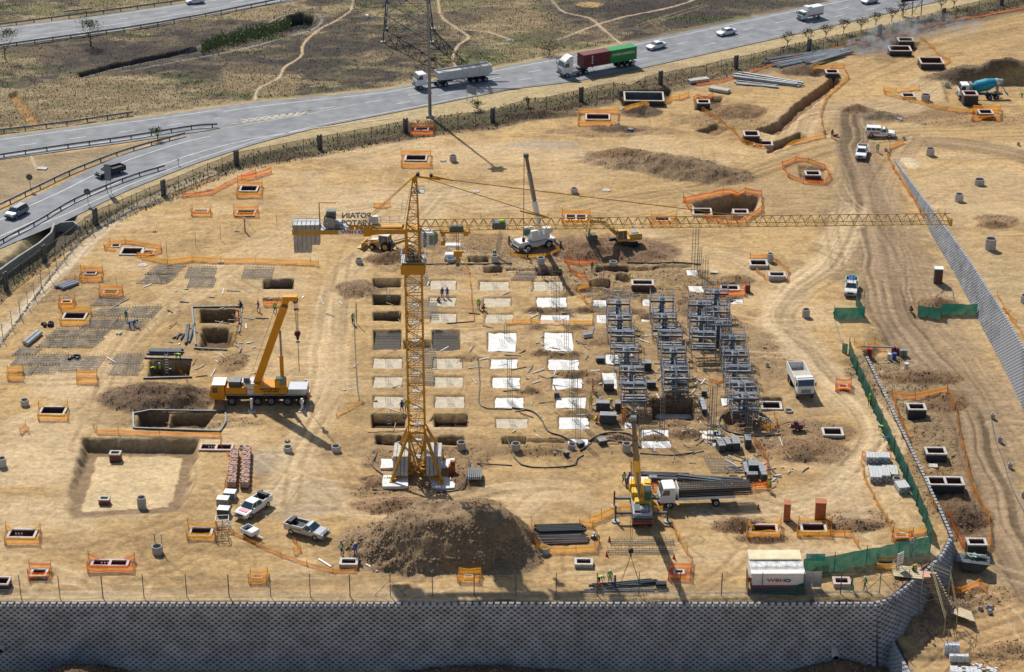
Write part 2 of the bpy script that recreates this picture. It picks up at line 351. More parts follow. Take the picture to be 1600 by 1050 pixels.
burn = ss((fbm(GX, GY, 16, 5, 2) + .35 * (fbm(GX, GY, 2.0, 3, 1) - .5) - .53 + .11 * ss((U - 780) / 250) + .05 + .05 * ss((250 - U) / 200) * ss((120 - V) / 50)) * 9) * (.45 + .75 * n3)
paint(veld * burn, BURN, .7)
paint(veld * ss((fbm(GX + 90, GY * 2, 11, 4, 3) - .57) * 9) * .4, GREEN, .4)
paint(veld * ss((fbm(GX + 30, GY * 2.5, 6, 4, 5) - .52) * 8) * .5, dirt(.42, .33, .19), .3)
paint(ss((7 - (vhu - V)) / 5) * inveld, dirt(.42, .33, .19), .2)
for p in [(860, 60, 9, 5), (1010, 30, 22, 12), (1150, 8, 20, 8), (950, 10, 16, 9), (760, 20, 8, 5), (250, 92, 12, 8), (170, 95, 14, 10), (90, 70, 14, 9), (340, 45, 18, 7), (120, 55, 9, 5), (480, 90, 12, 6), (520, 75, 10, 6), (440, 105, 13, 5), (640, 72, 9, 8), (700, 30, 7, 5), (560, 118, 11, 4), (1060, 60, 12, 3), (300, 60, 9, 5), (200, 40, 8, 3), (1240, 5, 9, 3)]:
    blob(*p, BURN, .6, .2)
for p in [(430, 150, 10, 1.4), (740, 95, 9, 2), (820, 60, 8, 3), (1120, 30, 18, 2), (330, 148, 7, 1.2), (260, 132, 10, 1), (40, 12, 10, 3), (120, 20, 12, 2.5), (720, 5, 8, 3), (880, 72, 8, 2)]: blob(*p, GREEN, .45, .15)
blob(920, 7, 3, 2, SAND, .9); blob(815, 25, 8, 5, DRY, .7)
verge = (V > vhl - 1) & (V < vfn + 2)
paint(verge * 1.0, dirt(.46, .36, .20), .2)
mid = (vhl + vfn) / 2
paint(ss((V - mid - 2 + jit * .7) / 5) * (V < vfn + 3) * .85, dirt(.17, .145, .08), .45)
paint(ss((n1 - .5) * 8) * ss((V - mid) / 6) * (V < vfn + 3) * .6, dirt(.07, .07, .04), .4)
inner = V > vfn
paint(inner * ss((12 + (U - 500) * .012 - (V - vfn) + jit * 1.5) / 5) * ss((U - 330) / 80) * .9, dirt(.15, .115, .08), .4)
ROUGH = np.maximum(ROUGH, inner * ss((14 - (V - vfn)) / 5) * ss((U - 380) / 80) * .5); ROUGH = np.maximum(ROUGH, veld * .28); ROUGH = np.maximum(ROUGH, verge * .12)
# gore islands between the ramp and the through lanes
sl_, ins, _ = inpoly([(-60, 260), (200, 226), (345, 199), (240, 222), (140, 262), (-60, 345)]); C[sl_] = np.where(ins[..., None], dirt(.33, .25, .15) * (.7 + .6 * n2[sl_][..., None]), C[sl_])
# foot paths in the veld
for P_, w in [([(553, -10), (548, 15), (525, 32), (500, 45), (475, 68), (470, 88), (445, 105), (435, 122), (405, 138), (398, 156)], .8), ([(684, -8), (690, 25), (715, 45), (732, 58), (715, 72), (708, 90), (712, 104)], .9),
               ([(858, -6), (880, 18), (920, 28), (945, 48), (970, 68)], .8), ([(700, 44), (760, 50), (800, 62)], .8), ([(870, 62), (960, 30), (1060, 8), (1130, -20)], .9), ([(180, 262), (205, 250)], 1), ([(45, 226), (47, 240), (60, 265)], .9)]:
    track(P_, w, dirt(.55, .42, .27), .95, .01)
for P_ in [[(1000, 40), (1100, 8)], [(1020, 34), (1050, 48), (1110, 40)], [(740, 20), (800, 55)], [(820, 14), (850, 40)]]: wheel(P_, 1.6, .5, DRY, .8, .03)
# --- broad soil patches on the site
for p in [(120, 590, 8, 5, SANDL, .6), (60, 720, 7, 7, SANDL, .8), (180, 740, 10, 8, SANDL, .35), (90, 660, 8, 4, SANDL, .6), (60, 800, 9, 4, SANDL, .5), (30, 900, 8, 2.5, SANDL, .4), (700, 240, 26, 5, SANDL, .35), (560, 310, 14, 6, SANDL, .45),
          (860, 250, 20, 10, SANDL, .25), (470, 780, 5, 5, GREY, .35), (415, 720, 3, 3, GREY, .5), (848, 226, 6, 2, GREY, .5), (1120, 420, 10, 5, SANDL, .25), (1530, 460, 12, 10, dirt(.5, .36, .19), .6), (1560, 300, 14, 16, dirt(.48, .35, .2), .6), (1370, 770, 6, 10, SANDL, .3),
          (720, 120, 2, 1, SAND, .4), (1180, 860, 12, 5, SANDL, .25), (300, 840, 9, 4, SANDD, .3), (440, 560, 6, 12, SANDL, .35)]: blob(*p)
blob(215, 745, 8, 6.5, dirt(.68, .5, .27), .6, 0, 0, .3)
for p in [(1370, 175, 16, 6, CLAY, .6, .35), (960, 205, 12, 3, CLAY, .55, .3), (1130, 190, 8, 6, SANDD, .5, .4), (1500, 185, 18, 4, CLAY, .5, .35), (740, 580, 26, 10, SANDD, .25, .15), (1000, 440, 14, 7, SANDD, .7, .5), (940, 390, 13, 6, CLAY, .8, .5),
          (1230, 560, 5, 8, CLAY, .6, .3), (1430, 620, 9, 14, SANDD, .9, .5), (1490, 760, 7, 14, SANDD, .95, .55), (1440, 480, 5, 4, SANDD, .7, .5), (1500, 800, 4, 6, SOIL, .5, .6), (1470, 965, 6, 5, SANDD, .7, .5), (1540, 980, 9, 8, dirt(.42, .25, .12), .7, .4), (1390, 600, 5, 8, dirt(.3, .23, .15), .7, .3),
          (120, 460, 4, 3, SANDD, .5, .2), (660, 770, 9, 2.5, CLAY, .6, .5), (1100, 455, 6, 6, SANDD, .7, .4), (1340, 590, 4, 7, SANDD, .4, .2), (560, 450, 4, 3, CLAY, .9, .3), (735, 380, 9, 4, CLAY, .7, .4), (860, 400, 12, 3, SANDD, .6, .4), (1020, 620, 20, 5, SANDD, .3, .2), (370, 860, 5, 2, SANDD, .4, .1),
          (80, 450, 5, 6, SANDD, .6, .3), (1255, 690, 6.5, 6.5, CLAY, .85, .4), (300, 660, 9, 2, SANDD, .6, .3), (620, 720, 5, 3, CLAY, .7, .5), (710, 720, 5, 4, CLAY, .7, .5), (1010, 705, 14, 1.8, SANDD, .4, .2), (1560, 345, 4, 3, CLAY, .7, .5), (1230, 420, 4, 4, SANDD, .5, .2), (1330, 815, 5, 2.5, CLAY, .6, .5), (1160, 820, 3, 2, CLAY, .7, .6)]: blob(*p)
for p in [(1060, 560, 15, 22, dirt(.30, .205, .115), .55, .22), (1110, 660, 16, 9, dirt(.32, .22, .12), .5, .2), (1200, 560, 7, 14, dirt(.33, .23, .13), .5, .2), (820, 410, 26, 6, dirt(.30, .205, .12), .55, .3), (1280, 300, 12, 12, dirt(.36, .26, .15), .5, .1), (1540, 500, 10, 30, dirt(.40, .29, .16), .55, .1), (340, 520, 7, 14, SANDD, .35, .15), (250, 640, 12, 6, SANDD, .35, .2),
          (660, 700, 13, 5, dirt(.30, .2, .11), .5, .25), (920, 700, 18, 4, SANDD, .45, .2), (100, 460, 7, 10, SANDD, .4, .2), (1090, 120, 26, 8, dirt(.36, .26, .15), .5, .15), (1180, 200, 14, 9, SANDD, .4, .25)]: blob(*p)
# --- haul roads and vehicle tracks
track([(1640, 130), (1500, 120), (1400, 165), (1260, 180), (1230, 235)], 13, SANDL * .95, .55, .04, 1)
track([(1620, 30), (1480, 62), (1330, 120)], 14, SAND * .95, .5, .03, 2)
track([(1660, 205), (1500, 208), (1390, 215), (1280, 235), (1160, 275), (1020, 300), (900, 322)], 10, SAND * .92, .75, .05, 3)
track([(1660, 262), (1560, 235), (1460, 222)], 8, HAUL, .7, .06, 2)
blob(1375, 400, 9, 30, dirt(.30, .215, .13), .75, .15); blob(1500, 640, 7, 16, dirt(.30, .215, .13), .7, .15); track([(1335, 180), (1338, 240), (1360, 310), (1374, 380), (1384, 440), (1394, 490), (1413, 522), (1470, 590), (1518, 650), (1540, 720), (1562, 784), (1588, 850), (1625, 930)], 9.5, HAUL * .95, .97, .12, 0, .9, .5)
track([(1420, 215), (1380, 300), (1420, 410), (1480, 520), (1560, 620), (1640, 760)], 7, HAUL * 1.1, .6, .07, 4)
track([(1330, 330), (1300, 400), (1240, 455), (1216, 495), (1250, 540), (1300, 590), (1352, 640), (1376, 685), (1340, 735), (1280, 775), (1200, 790), (1120, 800)], 7, SANDL, .75, .08, 5)
track([(1376, 690), (1330, 760), (1350, 830)], 5, SANDL * .9, .5, .05, 1); track([(1240, 450), (1150, 400), (1040, 385), (980, 340)], 8, SANDL, .35, .05, 2)
track([(700, 300), (620, 370), (560, 410), (525, 460), (515, 540), (500, 640), (450, 740), (420, 790)], 7, SANDL, .6, .06, 0)
track([(450, 700), (520, 780), (640, 790), (800, 760), (900, 760)], 6, SANDL * .95, .35, .05, 3); track([(930, 790), (860, 770), (820, 800)], 4, SANDL, .4, .04, 2)
track([(330, 270), (200, 330), (100, 420), (20, 500), (-60, 600)], 3, dirt(.62, .50, .34), .85, .02, 1)
track([(-40, 700), (100, 640), (150, 580), (200, 520), (290, 460), (380, 400), (520, 330), (760, 300)], 8, SANDL, .4, .04, 4)
track([(-60, 935), (400, 933), (900, 931), (1390, 925)], 1.6, SANDL * .95, .7, .03, 5); track([(-60, 925), (300, 915), (600, 900)], 4, SANDD * 1.1, .35, .05, 1)
track([(1600, 960), (1500, 990), (1440, 1040)], 8, dirt(.45, .3, .15), .6, .08, 3)
for P_ in [[(1105, 230), (1110, 300), (1000, 340), (960, 330)], [(1320, 250), (1300, 330), (1310, 420)], [(1260, 540), (1230, 500), (1260, 460), (1330, 420)], [(520, 620), (470, 700), (455, 790)], [(300, 860), (420, 800), (520, 790)], [(1390, 560), (1430, 640)], [(1100, 780), (1180, 830), (1240, 860)],
            [(600, 330), (540, 400), (530, 520)], [(950, 300), (760, 330), (700, 320)], [(1480, 300), (1440, 340)], [(240, 480), (180, 560), (150, 640), (120, 700)], [(140, 860), (260, 820), (320, 790)]]: wheel(P_)
track(None, 3.2, dirt(.66, .55, .37), .9, .04, 2, 1.1, .2, [Vector((float(np.interp(y, WY, WX)) + float(np.interp(y, PY_, PV)) * .22 + 2.1, y)) for y in np.linspace(WY[-2], WY[-1], 9)])
for i in range(130):
    x = random.uniform(-40, 1560); y = random.uniform(240, 925); a = random.choice([random.gauss(0, .25), random.gauss(1.2, .5)]); L_ = random.uniform(60, 200); c_ = random.uniform(-.006, .006); q = []
    for k in range(5): q.append((x, y)); x += math.cos(a) * L_ / 4; y += math.sin(a) * L_ / 4 * .5; a += c_ * L_ / 4
    wheel(q, 1.8, random.uniform(.25, .5), random.choice([SANDD, SANDD, SANDL]), random.uniform(.25, .7), .05)
# --- mounds
mound(690, 850, 11.6, 7.0, 4.6, dirt(.30, .205, .12), .0, .34, .28, .97)
mound(792, 862, 4.8, 5.2, 2.6, dirt(.29, .20, .115), 0, .1, .3, .95); mound(618, 790, 5, 2, 1.0, CLAY)
mound(236, 622, 6.2, 4.2, 2.2, dirt(.19, .125, .08), -.1, .1, .5, .95); mound(296, 622, 3.6, 3.4, 1.5, dirt(.21, .14, .085), 0, 0, .4)
mound(1020, 256, 12, 4.6, 2.0, dirt(.30, .21, .13), -.25, .15, .5, .9); mound(1100, 272, 9, 4.5, 1.8, dirt(.24, .165, .1), -.2, .1, .5, .9); mound(970, 246, 6, 3, 1.2, CLAY, -.3)
mound(925, 392, 6.5, 5.0, 2.2, dirt(.22, .135, .08), 0, .1, .4); mound(1000, 392, 6, 5, .9, dirt(.24, .15, .09), 0, .3, .3)
mound(560, 452, 3.2, 3, .9, dirt(.28, .19, .11), 0, 0, .4, .9); mound(606, 405, 3.4, 1.8, 1.5, dirt(.26, .15, .08)); mound(635, 398, 3, 1.6, 1.2, dirt(.15, .09, .06))
mound(1090, 478, 3.6, 4.2, 1.7, dirt(.25, .17, .1)); mound(905, 450, 2.2, 1.8, .8, CLAY); mound(1000, 175, 3.8, 3, 1.5, dirt(.15, .11, .075)); mound(968, 203, 5, 1.5, .9, dirt(.17, .12, .08), -.1)
mound(840, 180, 8, 2.2, 1.2, dirt(.16, .115, .075), .1); mound(1340, 172, 3.2, 2, 1.3, CLAY); mound(1375, 182, 4, 2.3, 1.1, dirt(.2, .15, .1)); mound(1255, 112, 5, 3, 1.6, dirt(.16, .11, .07)); mound(1150, 175, 6, 4, 1.3, CLAY, .3)
mound(1150, 822, 3, 1.7, 1.2, CLAY); mound(1190, 840, 3, 1.2, .6, CLAY); mound(1340, 820, 3, 1.5, 1.0, CLAY); mound(1500, 805, 3.6, 3.4, 1.4, SOIL); mound(1440, 590, 6, 2, 1.0, CLAY); mound(1475, 625, 3.4, 3, 1.2, CLAY); mound(1465, 478, 3.6, 2.6, 1.4, CLAY)
mound(1555, 352, 2.8, 1.6, .8, CLAY); mound(1150, 438, 3, 2, .9, CLAY); mound(1470, 950, 3.8, 2.8, 1.6, dirt(.3, .2, .12)); mound(1430, 975, 2.4, 2.2, 1.0, dirt(.33, .22, .13)); mound(850, 705, 5, 1.4, .7, SANDD); mound(745, 790, 3, 1.6, .7, CLAY); mound(1000, 655, 2.6, 1.3, .8, CLAY)
mound(1070, 678, 2.4, 1.3, .8, CLAY); mound(1520, 120, 10, 2.6, 2.2, dirt(.2, .14, .09), .08, .3); mound(1592, 120, 8, 3.2, 2.8, dirt(.2, .14, .09), 0, .3); mound(120, 1075, 6, 5, 2.5, SOIL); mound(1310, 1052, 6, 3, 1.6, SOIL); mound(760, 1062, 9, 4, 1.2, SOIL); mound(930, 535, 2.6, 1.4, .4, SANDD)
mound(1262, 700, 3.2, 2.2, .8, CLAY); mound(1250, 715, 2, 1.4, .6, SOIL); mound(730, 560, 2, 1, .3, SANDD); mound(1150, 530, 2, 1.5, .4, SANDD); mound(365, 565, 2, 3, .7, SANDD); mound(605, 752, 3, 1.5, .7, CLAY); mound(728, 748, 2, 3, .7, CLAY)
for _ in range(26): mound(random.uniform(820, 935), random.choice([460, 485, 512, 553, 583, 612, 645]) + random.uniform(-2, 2), 1.6, .9, .45, SANDD, 0, 0, .3)
for _ in range(22): mound(random.uniform(930, 1150), random.uniform(440, 690), 1.8, 1.2, .5, CLAY, 0, 0, .4)
# --- excavations
cut([(1182, 202), (1216, 212), (1262, 172), (1316, 126), (1302, 120), (1246, 160), (1214, 190)], 1.5, .6, CLAY, .9, 1.0)
cut([(1085, 205), (1118, 212), (1140, 200), (1120, 192)], .9, .8, CLAY, .7, .5); cut([(1200, 240), (1262, 214), (1250, 206), (1195, 228)], 1.4, .6, SOIL, .9, .4)
cut([(1082, 318), (1100, 340), (1150, 345), (1180, 328), (1188, 306), (1150, 302)], 2.4, 1.2, dirt(.22, .15, .09), .9, .8)
cut([(1250, 278), (1290, 278), (1290, 262), (1245, 256)], .6, .8, CLAY, .9, .5); cut([(1340, 64), (1440, 66), (1430, 86), (1350, 84)], .7, 1, CLAY, .7, .6)
cut([(1090, 150), (1130, 150), (1128, 172), (1085, 172)], 1.0, .7, SOIL, .9, .4); cut([(965, 142), (1050, 138), (1050, 162), (972, 166)], 1.0, .8, SOIL, .9, .4)
cut([(1470, 128), (1620, 120), (1640, 150), (1480, 160)], .7, 1.2, SAND * .9, .9, .5)
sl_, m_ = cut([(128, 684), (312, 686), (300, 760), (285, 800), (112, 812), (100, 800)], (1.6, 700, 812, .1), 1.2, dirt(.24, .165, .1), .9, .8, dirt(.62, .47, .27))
cut([(313, 484), (368, 484), (369, 504), (312, 505)], 1.7, .5, SOIL, .95, .3); cut([(316, 513), (360, 512), (365, 540), (335, 548), (312, 540)], 1.8, 1.0, SOIL, .9, .8)
cut([(234, 563), (298, 563), (296, 587), (231, 588)], 1.7, .5, SOIL, .95, .3); cut([(216, 645), (266, 645), (262, 667), (214, 668)], 1.5, .5, SOIL, .95, .4); cut([(268, 647), (336, 646), (318, 668), (262, 668)], 1.4, .7, SOIL, .95, .5)
cut([(1192, 622), (1222, 622), (1226, 642), (1190, 642)], 1.2, .4, SOIL, .9, .2); cut([(1130, 648), (1176, 640), (1200, 660), (1170, 676), (1132, 672)], .9, .8, CLAY, .9, .5); cut([(1019, 626), (1083, 626), (1086, 656), (1018, 657)], 2.2, .3, SOIL, .95, .2, dirt(.6, .58, .53))
PITS = []
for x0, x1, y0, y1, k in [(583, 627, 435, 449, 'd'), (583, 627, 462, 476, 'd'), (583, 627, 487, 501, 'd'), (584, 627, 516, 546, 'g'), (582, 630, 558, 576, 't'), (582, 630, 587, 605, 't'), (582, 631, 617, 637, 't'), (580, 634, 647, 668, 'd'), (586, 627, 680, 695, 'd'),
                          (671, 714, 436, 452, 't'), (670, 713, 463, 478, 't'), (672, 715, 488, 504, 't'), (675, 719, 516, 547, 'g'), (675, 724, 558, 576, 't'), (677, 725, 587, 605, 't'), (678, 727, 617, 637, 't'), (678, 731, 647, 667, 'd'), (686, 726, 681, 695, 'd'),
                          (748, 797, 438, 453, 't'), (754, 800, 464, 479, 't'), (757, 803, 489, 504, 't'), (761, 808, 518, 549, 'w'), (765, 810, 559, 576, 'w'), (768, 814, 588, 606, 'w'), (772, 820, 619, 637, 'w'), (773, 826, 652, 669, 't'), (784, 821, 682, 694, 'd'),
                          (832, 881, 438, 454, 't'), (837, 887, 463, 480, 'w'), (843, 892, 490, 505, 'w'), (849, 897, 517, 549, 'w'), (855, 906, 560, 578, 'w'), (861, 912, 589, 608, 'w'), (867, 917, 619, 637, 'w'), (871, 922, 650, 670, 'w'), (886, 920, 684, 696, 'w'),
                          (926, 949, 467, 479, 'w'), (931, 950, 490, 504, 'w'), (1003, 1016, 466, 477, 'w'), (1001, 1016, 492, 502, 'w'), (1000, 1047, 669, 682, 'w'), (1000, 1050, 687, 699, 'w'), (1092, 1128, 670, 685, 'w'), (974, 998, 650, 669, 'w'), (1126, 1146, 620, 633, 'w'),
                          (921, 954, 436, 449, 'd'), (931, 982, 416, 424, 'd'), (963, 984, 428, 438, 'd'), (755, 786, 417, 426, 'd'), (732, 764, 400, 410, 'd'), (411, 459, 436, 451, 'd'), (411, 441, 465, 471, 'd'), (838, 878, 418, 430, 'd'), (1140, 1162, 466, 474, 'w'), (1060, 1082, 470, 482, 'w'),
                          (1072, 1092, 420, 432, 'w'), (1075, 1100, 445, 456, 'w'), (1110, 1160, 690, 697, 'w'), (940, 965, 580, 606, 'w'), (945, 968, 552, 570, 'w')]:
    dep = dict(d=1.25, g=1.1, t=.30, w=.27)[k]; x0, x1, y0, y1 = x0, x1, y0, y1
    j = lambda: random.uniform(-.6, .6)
    cut([(x0 + j(), y0 + j()), (x1 + j(), y0 + j()), (x1 + j(), y1 + j()), (x0 + j(), y1 + j())], dep, .22, dirt(.06, .04, .028) if k in 'dg' else SOIL * 1.2, .95, .12)  # deep pits: shade painted into the soil colour, near-black
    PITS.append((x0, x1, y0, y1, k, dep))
cut([(630, 531), (674, 531), (674, 545), (630, 545)], .9, .25, SOIL, .95, .2); cut([(620, 682), (690, 682), (690, 690), (620, 690)], .7, .4, SOIL, .9, .5); cut([(822, 686), (884, 686), (884, 691), (822, 690)], .6, .35, SOIL, .9, .4); cut([(920, 685), (990, 685), (988, 689), (920, 689)], .6, .35, SOIL, .9, .4)
cut([(790, 420), (838, 420), (838, 423), (790, 423)], .6, .3, SOIL, .9, .3); cut([(982, 418), (1018, 418), (1030, 414), (1080, 414), (1080, 417), (1032, 418), (1020, 423), (982, 423)], .6, .3, SOIL, .9, .3)
cut([(60, 350), (92, 333), (120, 338), (130, 362), (95, 390), (40, 425), (-40, 470), (-60, 440), (20, 395)], 1.6, 2.2, dirt(.13, .12, .08), .8, .5)
cut([(448, 24), (470, 20), (492, 24), (496, 34), (478, 45), (440, 46)], 2.2, 1.4, dirt(.03, .04, .04), .95, .3)
cut([(10, 148), (28, 140), (68, 194), (48, 200)], .9, 1.0, dirt(.40, .24, .10), .9, .4)
cut([(120, 114), (180, 98), (280, 78), (310, 72), (312, 80), (190, 106), (128, 122)], .9, .7, BURN, .9, .4)
blob(400, 58, 7, 2.5, dirt(.10, .12, .05), .9, .4)
for P_ in [[(125, 116), (180, 101), (280, 80), (330, 66), (400, 44), (440, 26), (470, 17), (494, 20), (502, 34), (484, 48), (440, 60), (380, 76), (300, 92), (190, 112)]]: track(P_, .7, dirt(.30, .30, .28), .8, .01)
# (centre x, y of the rim, width px, height px, raised m, style, label)   styles: c concrete, b brick, x concrete with two openings
CHAM = [(650, 247, 34, 9, .15, 'c', 'concrete inlet chamber ringed by orange netting near the highway lamp mast'), (659, 202, 22, 5, .1, 'c', 'small inlet chamber in red netting at the foot of the tall lamp mast'),
 (934, 183, 38, 9, .25, 'c', 'concrete chamber inside a four-cornered yellow and orange net below the container lorry'), (1006, 151, 62, 14, 1.0, 'o', 'wide open concrete tank with blue pipes by the security fence'),
 (1099, 159, 20, 6, 1.2, 'c', 'black walled chamber at the head of the curving tape line'), (1174, 209, 24, 8, 1.2, 'c', 'black walled chamber at the lower end of the short trench'), (1192, 224, 30, 7, .1, 'c', 'flat concrete rim at the bend of the tape near the trench mouth'),
 (1300, 112, 20, 6, .8, 'c', 'small chamber at the upper end of the long diagonal trench'), (1415, 62, 24, 6, .9, 'c', 'farther of the two smoky chambers by the fence'), (1406, 76, 34, 8, 1.0, 'c', 'nearer and larger of the two smoky chambers by the fence'),
 (1455, 95, 36, 10, 1.2, 'c', 'black walled chamber with a crouching yellow-vested worker at its corner'), (1419, 149, 20, 6, .4, 'c', 'low pale chamber inside the triangular orange net'), (1516, 146, 22, 7, 2.0, 'c', 'tall dark chamber standing in front of the mixer lorry cab'),
 (1540, 175, 22, 7, 1.0, 'c', 'chamber in orange net below the concrete mixer'), (1270, 271, 24, 7, 1.0, 'c', 'black walled chamber in the oval orange net pit'), (389, 295, 28, 9, .2, 'c', 'inlet chamber in stacked orange netting above the left sand area'),
 (384, 333, 30, 9, .1, 'c', 'inlet chamber with an orange net screen behind the braced fence post'), (314, 330, 24, 5, .1, 'c', 'small inlet chamber behind a square orange net screen near the ramp'), (181, 384, 14, 5, .05, 'c', 'smallest of three chambers sharing one long net'),
 (206, 393, 34, 11, .05, 'c', 'middle and largest of three chambers sharing one long net'), (232, 395, 18, 7, .05, 'c', 'chamber at the tape end of three sharing one long net'), (142, 427, 18, 5, .1, 'c', 'small chamber netted round beside the grey pipes'),
 (173, 457, 24, 7, .1, 'c', 'chamber with orange net touching a rebar mat'), (104, 472, 16, 5, .1, 'c', 'little chamber in an orange net basket above the larger one'), (117, 494, 36, 11, .1, 'c', 'broad pale-rimmed chamber in net beside black bags'),
 (83, 642, 40, 13, .1, 'c', 'wide chamber in yellow net near a lone concrete ring'), (900, 340, 34, 9, .2, 'x', 'twin-opening chamber in orange net seen under the tower crane jib'), (1035, 343, 24, 6, .1, 'c', 'chamber in orange net seen through the jib right of the digger'),
 (1097, 331, 30, 10, .3, 'c', 'chamber at the lip of the deep netted excavation'), (1157, 331, 24, 7, .1, 'c', 'brick chamber beside a ring inside the deep netted excavation'), (1185, 411, 28, 9, .5, 'c', 'chamber beside an upright ring near the serpentine track'),
 (1214, 429, 26, 7, .7, 'c', 'raised pale chamber with orange net along its foot'), (1140, 450, 30, 8, .1, 'c', 'chamber sagging inside a red-orange net beside a brown bin'), (1205, 634, 32, 12, .1, 'c', 'chamber framed in timber right of the scaffolds'),
 (1301, 675, 32, 12, .2, 'c', 'lone pale-rimmed chamber inside the bend of the track'), (1317, 604, 14, 6, .3, 'c', 'tiny chamber in a bright orange net right of the tipper lorry'), (1432, 636, 28, 10, 1.3, 'c', 'dark chamber inside the large net enclosure beside the haul road'),
 (1462, 705, 32, 11, .9, 'c', 'dark chamber midway down the strip beside the haul road'), (1477, 752, 56, 13, 1.1, 'x', 'double dark chamber beside the haul road'), (1526, 847, 30, 11, 1.3, 'c', 'dark chamber nearest the skip beyond the wall'),
 (1193, 827, 44, 15, .3, 'c', 'large chamber in yellow net by a soil heap and red cone'), (1271, 825, 40, 14, .3, 'c', 'large chamber in yellow net below two brown cabins'), (1408, 837, 20, 7, .3, 'c', 'small chamber in orange net in the corner of the green fence'),
 (1384, 880, 28, 10, .3, 'c', 'chamber outside the green fence beside the site notice board'), (1315, 908, 26, 11, .4, 'c', 'pale chamber between the site office and the two walking workers'), (1061, 894, 16, 7, .3, 'c', 'little chamber in a tight orange net below the yellow crane'),
 (912, 878, 28, 10, .4, 'c', 'pale chamber below the netted stack of steel'), (545, 878, 28, 10, .4, 'c', 'chamber behind which two blue-clad workers stand'), (732, 901, 14, 5, .2, 'c', 'tiny netted chamber in the shade of the great soil heap'),
 (402, 902, 16, 5, .2, 'c', 'tiny netted chamber at the wall fence below the parked pickups'), (314, 831, 36, 14, .1, 'c', 'wide chamber in net beside the stacked crates'), (172, 880, 58, 11, .1, 'x', 'long double chamber in orange net near the wall'),
 (61, 895, 26, 12, .3, 'c', 'chamber in a tight red-orange net near the wall'), (5, 908, 20, 12, .8, 'c', 'grey chamber cut by the picture edge near the wall'), (35, 834, 44, 14, .1, 'c', 'broad chamber with three upright pipes inside its yellow net'),
 (180, 708, 17, 6, -.5, 'b', 'red brick shaft in the sunken yard at its dark bank'), (163, 779, 16, 6, .2, 'b', 'red brick shaft in the middle of the sunken yard'), (338, 699, 52, 10, .1, 'x', 'flat double chamber at the corner of the sunken yard'), (1004, 442, 34, 8, .9, 'b', 'open brick box behind the middle scaffold')]

CPOS = []
for (cx, cy, w, h, up, st, lb) in CHAM:
    zb = float(zbase(*ray(cx, cy))); 
    for _ in range(6): zb = .5 * zb + .5 * float(zbase(*ray(cx, cy, zb + up)))
    X, Y = ray(cx, cy, zb + up); W = w / scl(X, Y); D = ray(cx, cy - h / 2, zb + up)[1] - ray(cx, cy + h / 2, zb + up)[1]; t = .26 if W > 1.8 else .2
    j0, j1 = np.searchsorted(Yrow, [Y - D, Y + D]); s_ = slice(j0, j1); ins = (np.abs(GX[s_] - X) < W / 2 - t * .5) & (np.abs(GY[s_] - Y) < D / 2 - t * .5)
    GZ[s_] = np.where(ins, GZ[s_] - 1.9, GZ[s_]); C[s_] = np.where(ins[..., None], SOIL, C[s_]); CPOS.append((X, Y, zb, W, D, t))
# roughness of the ground: clods, ruts, trodden soil; roads stay flat
road = ((V > vhu - 3) & (V < vhl + 3)) | ((V > vtu - 3) & (V < vtl + 3)) | (V < -60)
f1 = fbm(GX, GY, 2.2, 4, 1) - .5; f2 = fbm(GX * 1.0, GY * 1.0, .8, 3, 3) - .5
amp = .05 + ROUGH * 1.1
GZ += np.where(road, 0, f1 * amp * 1.2 + f2 * (amp * .6))
GZ += np.where(road, 0, (streak - .5) * .12)
GZ[(V < -60)] = 0
verts = np.stack([GX, GY, GZ], -1).reshape(-1, 3)
idx = np.arange(NR * NC).reshape(NR, NC); quads = np.stack([idx[:-1, :-1], idx[:-1, 1:], idx[1:, 1:], idx[1:, :-1]], -1).reshape(-1, 4)
me = bpy.data.meshes.new('ground'); me.vertices.add(len(verts)); me.vertices.foreach_set('co', verts.ravel().astype(np.float32))
me.loops.add(quads.size); me.loops.foreach_set('vertex_index', quads.ravel().astype(np.int32)); me.polygons.add(len(quads))
me.polygons.foreach_set('loop_start', np.arange(0, quads.size, 4, dtype=np.int32)); me.polygons.foreach_set('loop_total', np.full(len(quads), 4, np.int32)); me.update(calc_edges=True)
me.polygons.foreach_set('use_smooth', np.ones(len(quads), bool))
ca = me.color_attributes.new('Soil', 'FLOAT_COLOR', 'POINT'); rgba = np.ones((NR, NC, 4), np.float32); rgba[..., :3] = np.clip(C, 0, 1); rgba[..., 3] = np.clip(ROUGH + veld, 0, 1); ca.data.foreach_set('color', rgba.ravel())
gm = bpy.data.materials.new('site_soil'); gm.use_nodes = True; nt = gm.node_tree; N = nt.nodes; L = nt.links; b = N['Principled BSDF']; b.inputs['Roughness'].default_value = .95; b.inputs['Specular IOR Level'].default_value = .15
at = N.new('ShaderNodeAttribute'); at.attribute_name = 'Soil'; tc = N.new('ShaderNodeTexCoord')
def nnode(scale, detail, rough, vec=None):
    n = N.new('ShaderNodeTexNoise'); n.inputs['Scale'].default_value = scale; n.inputs['Detail'].default_value = detail; n.inputs['Roughness'].default_value = rough; L.new(vec or tc.outputs['Object'], n.inputs['Vector']); return n
def mrng(src, a, b_, c, d):
    n = N.new('ShaderNodeMapRange'); n.inputs[1].default_value = a; n.inputs[2].default_value = b_; n.inputs[3].default_value = c; n.inputs[4].default_value = d; L.new(src, n.inputs[0]); return n
mp = N.new('ShaderNodeMapping'); mp.inputs['Scale'].default_value = (.35, 1.1, 1); L.new(tc.outputs['Object'], mp.inputs[0])
na = nnode(1.6, 8, .72); nb = nnode(.9, 7, .7, mp.outputs[0]); nc = nnode(5.5, 4, .7)
va = mrng(na.outputs['Fac'], .32, .70, .66, 1.26); vb = mrng(nb.outputs['Fac'], .32, .7, .80, 1.18)
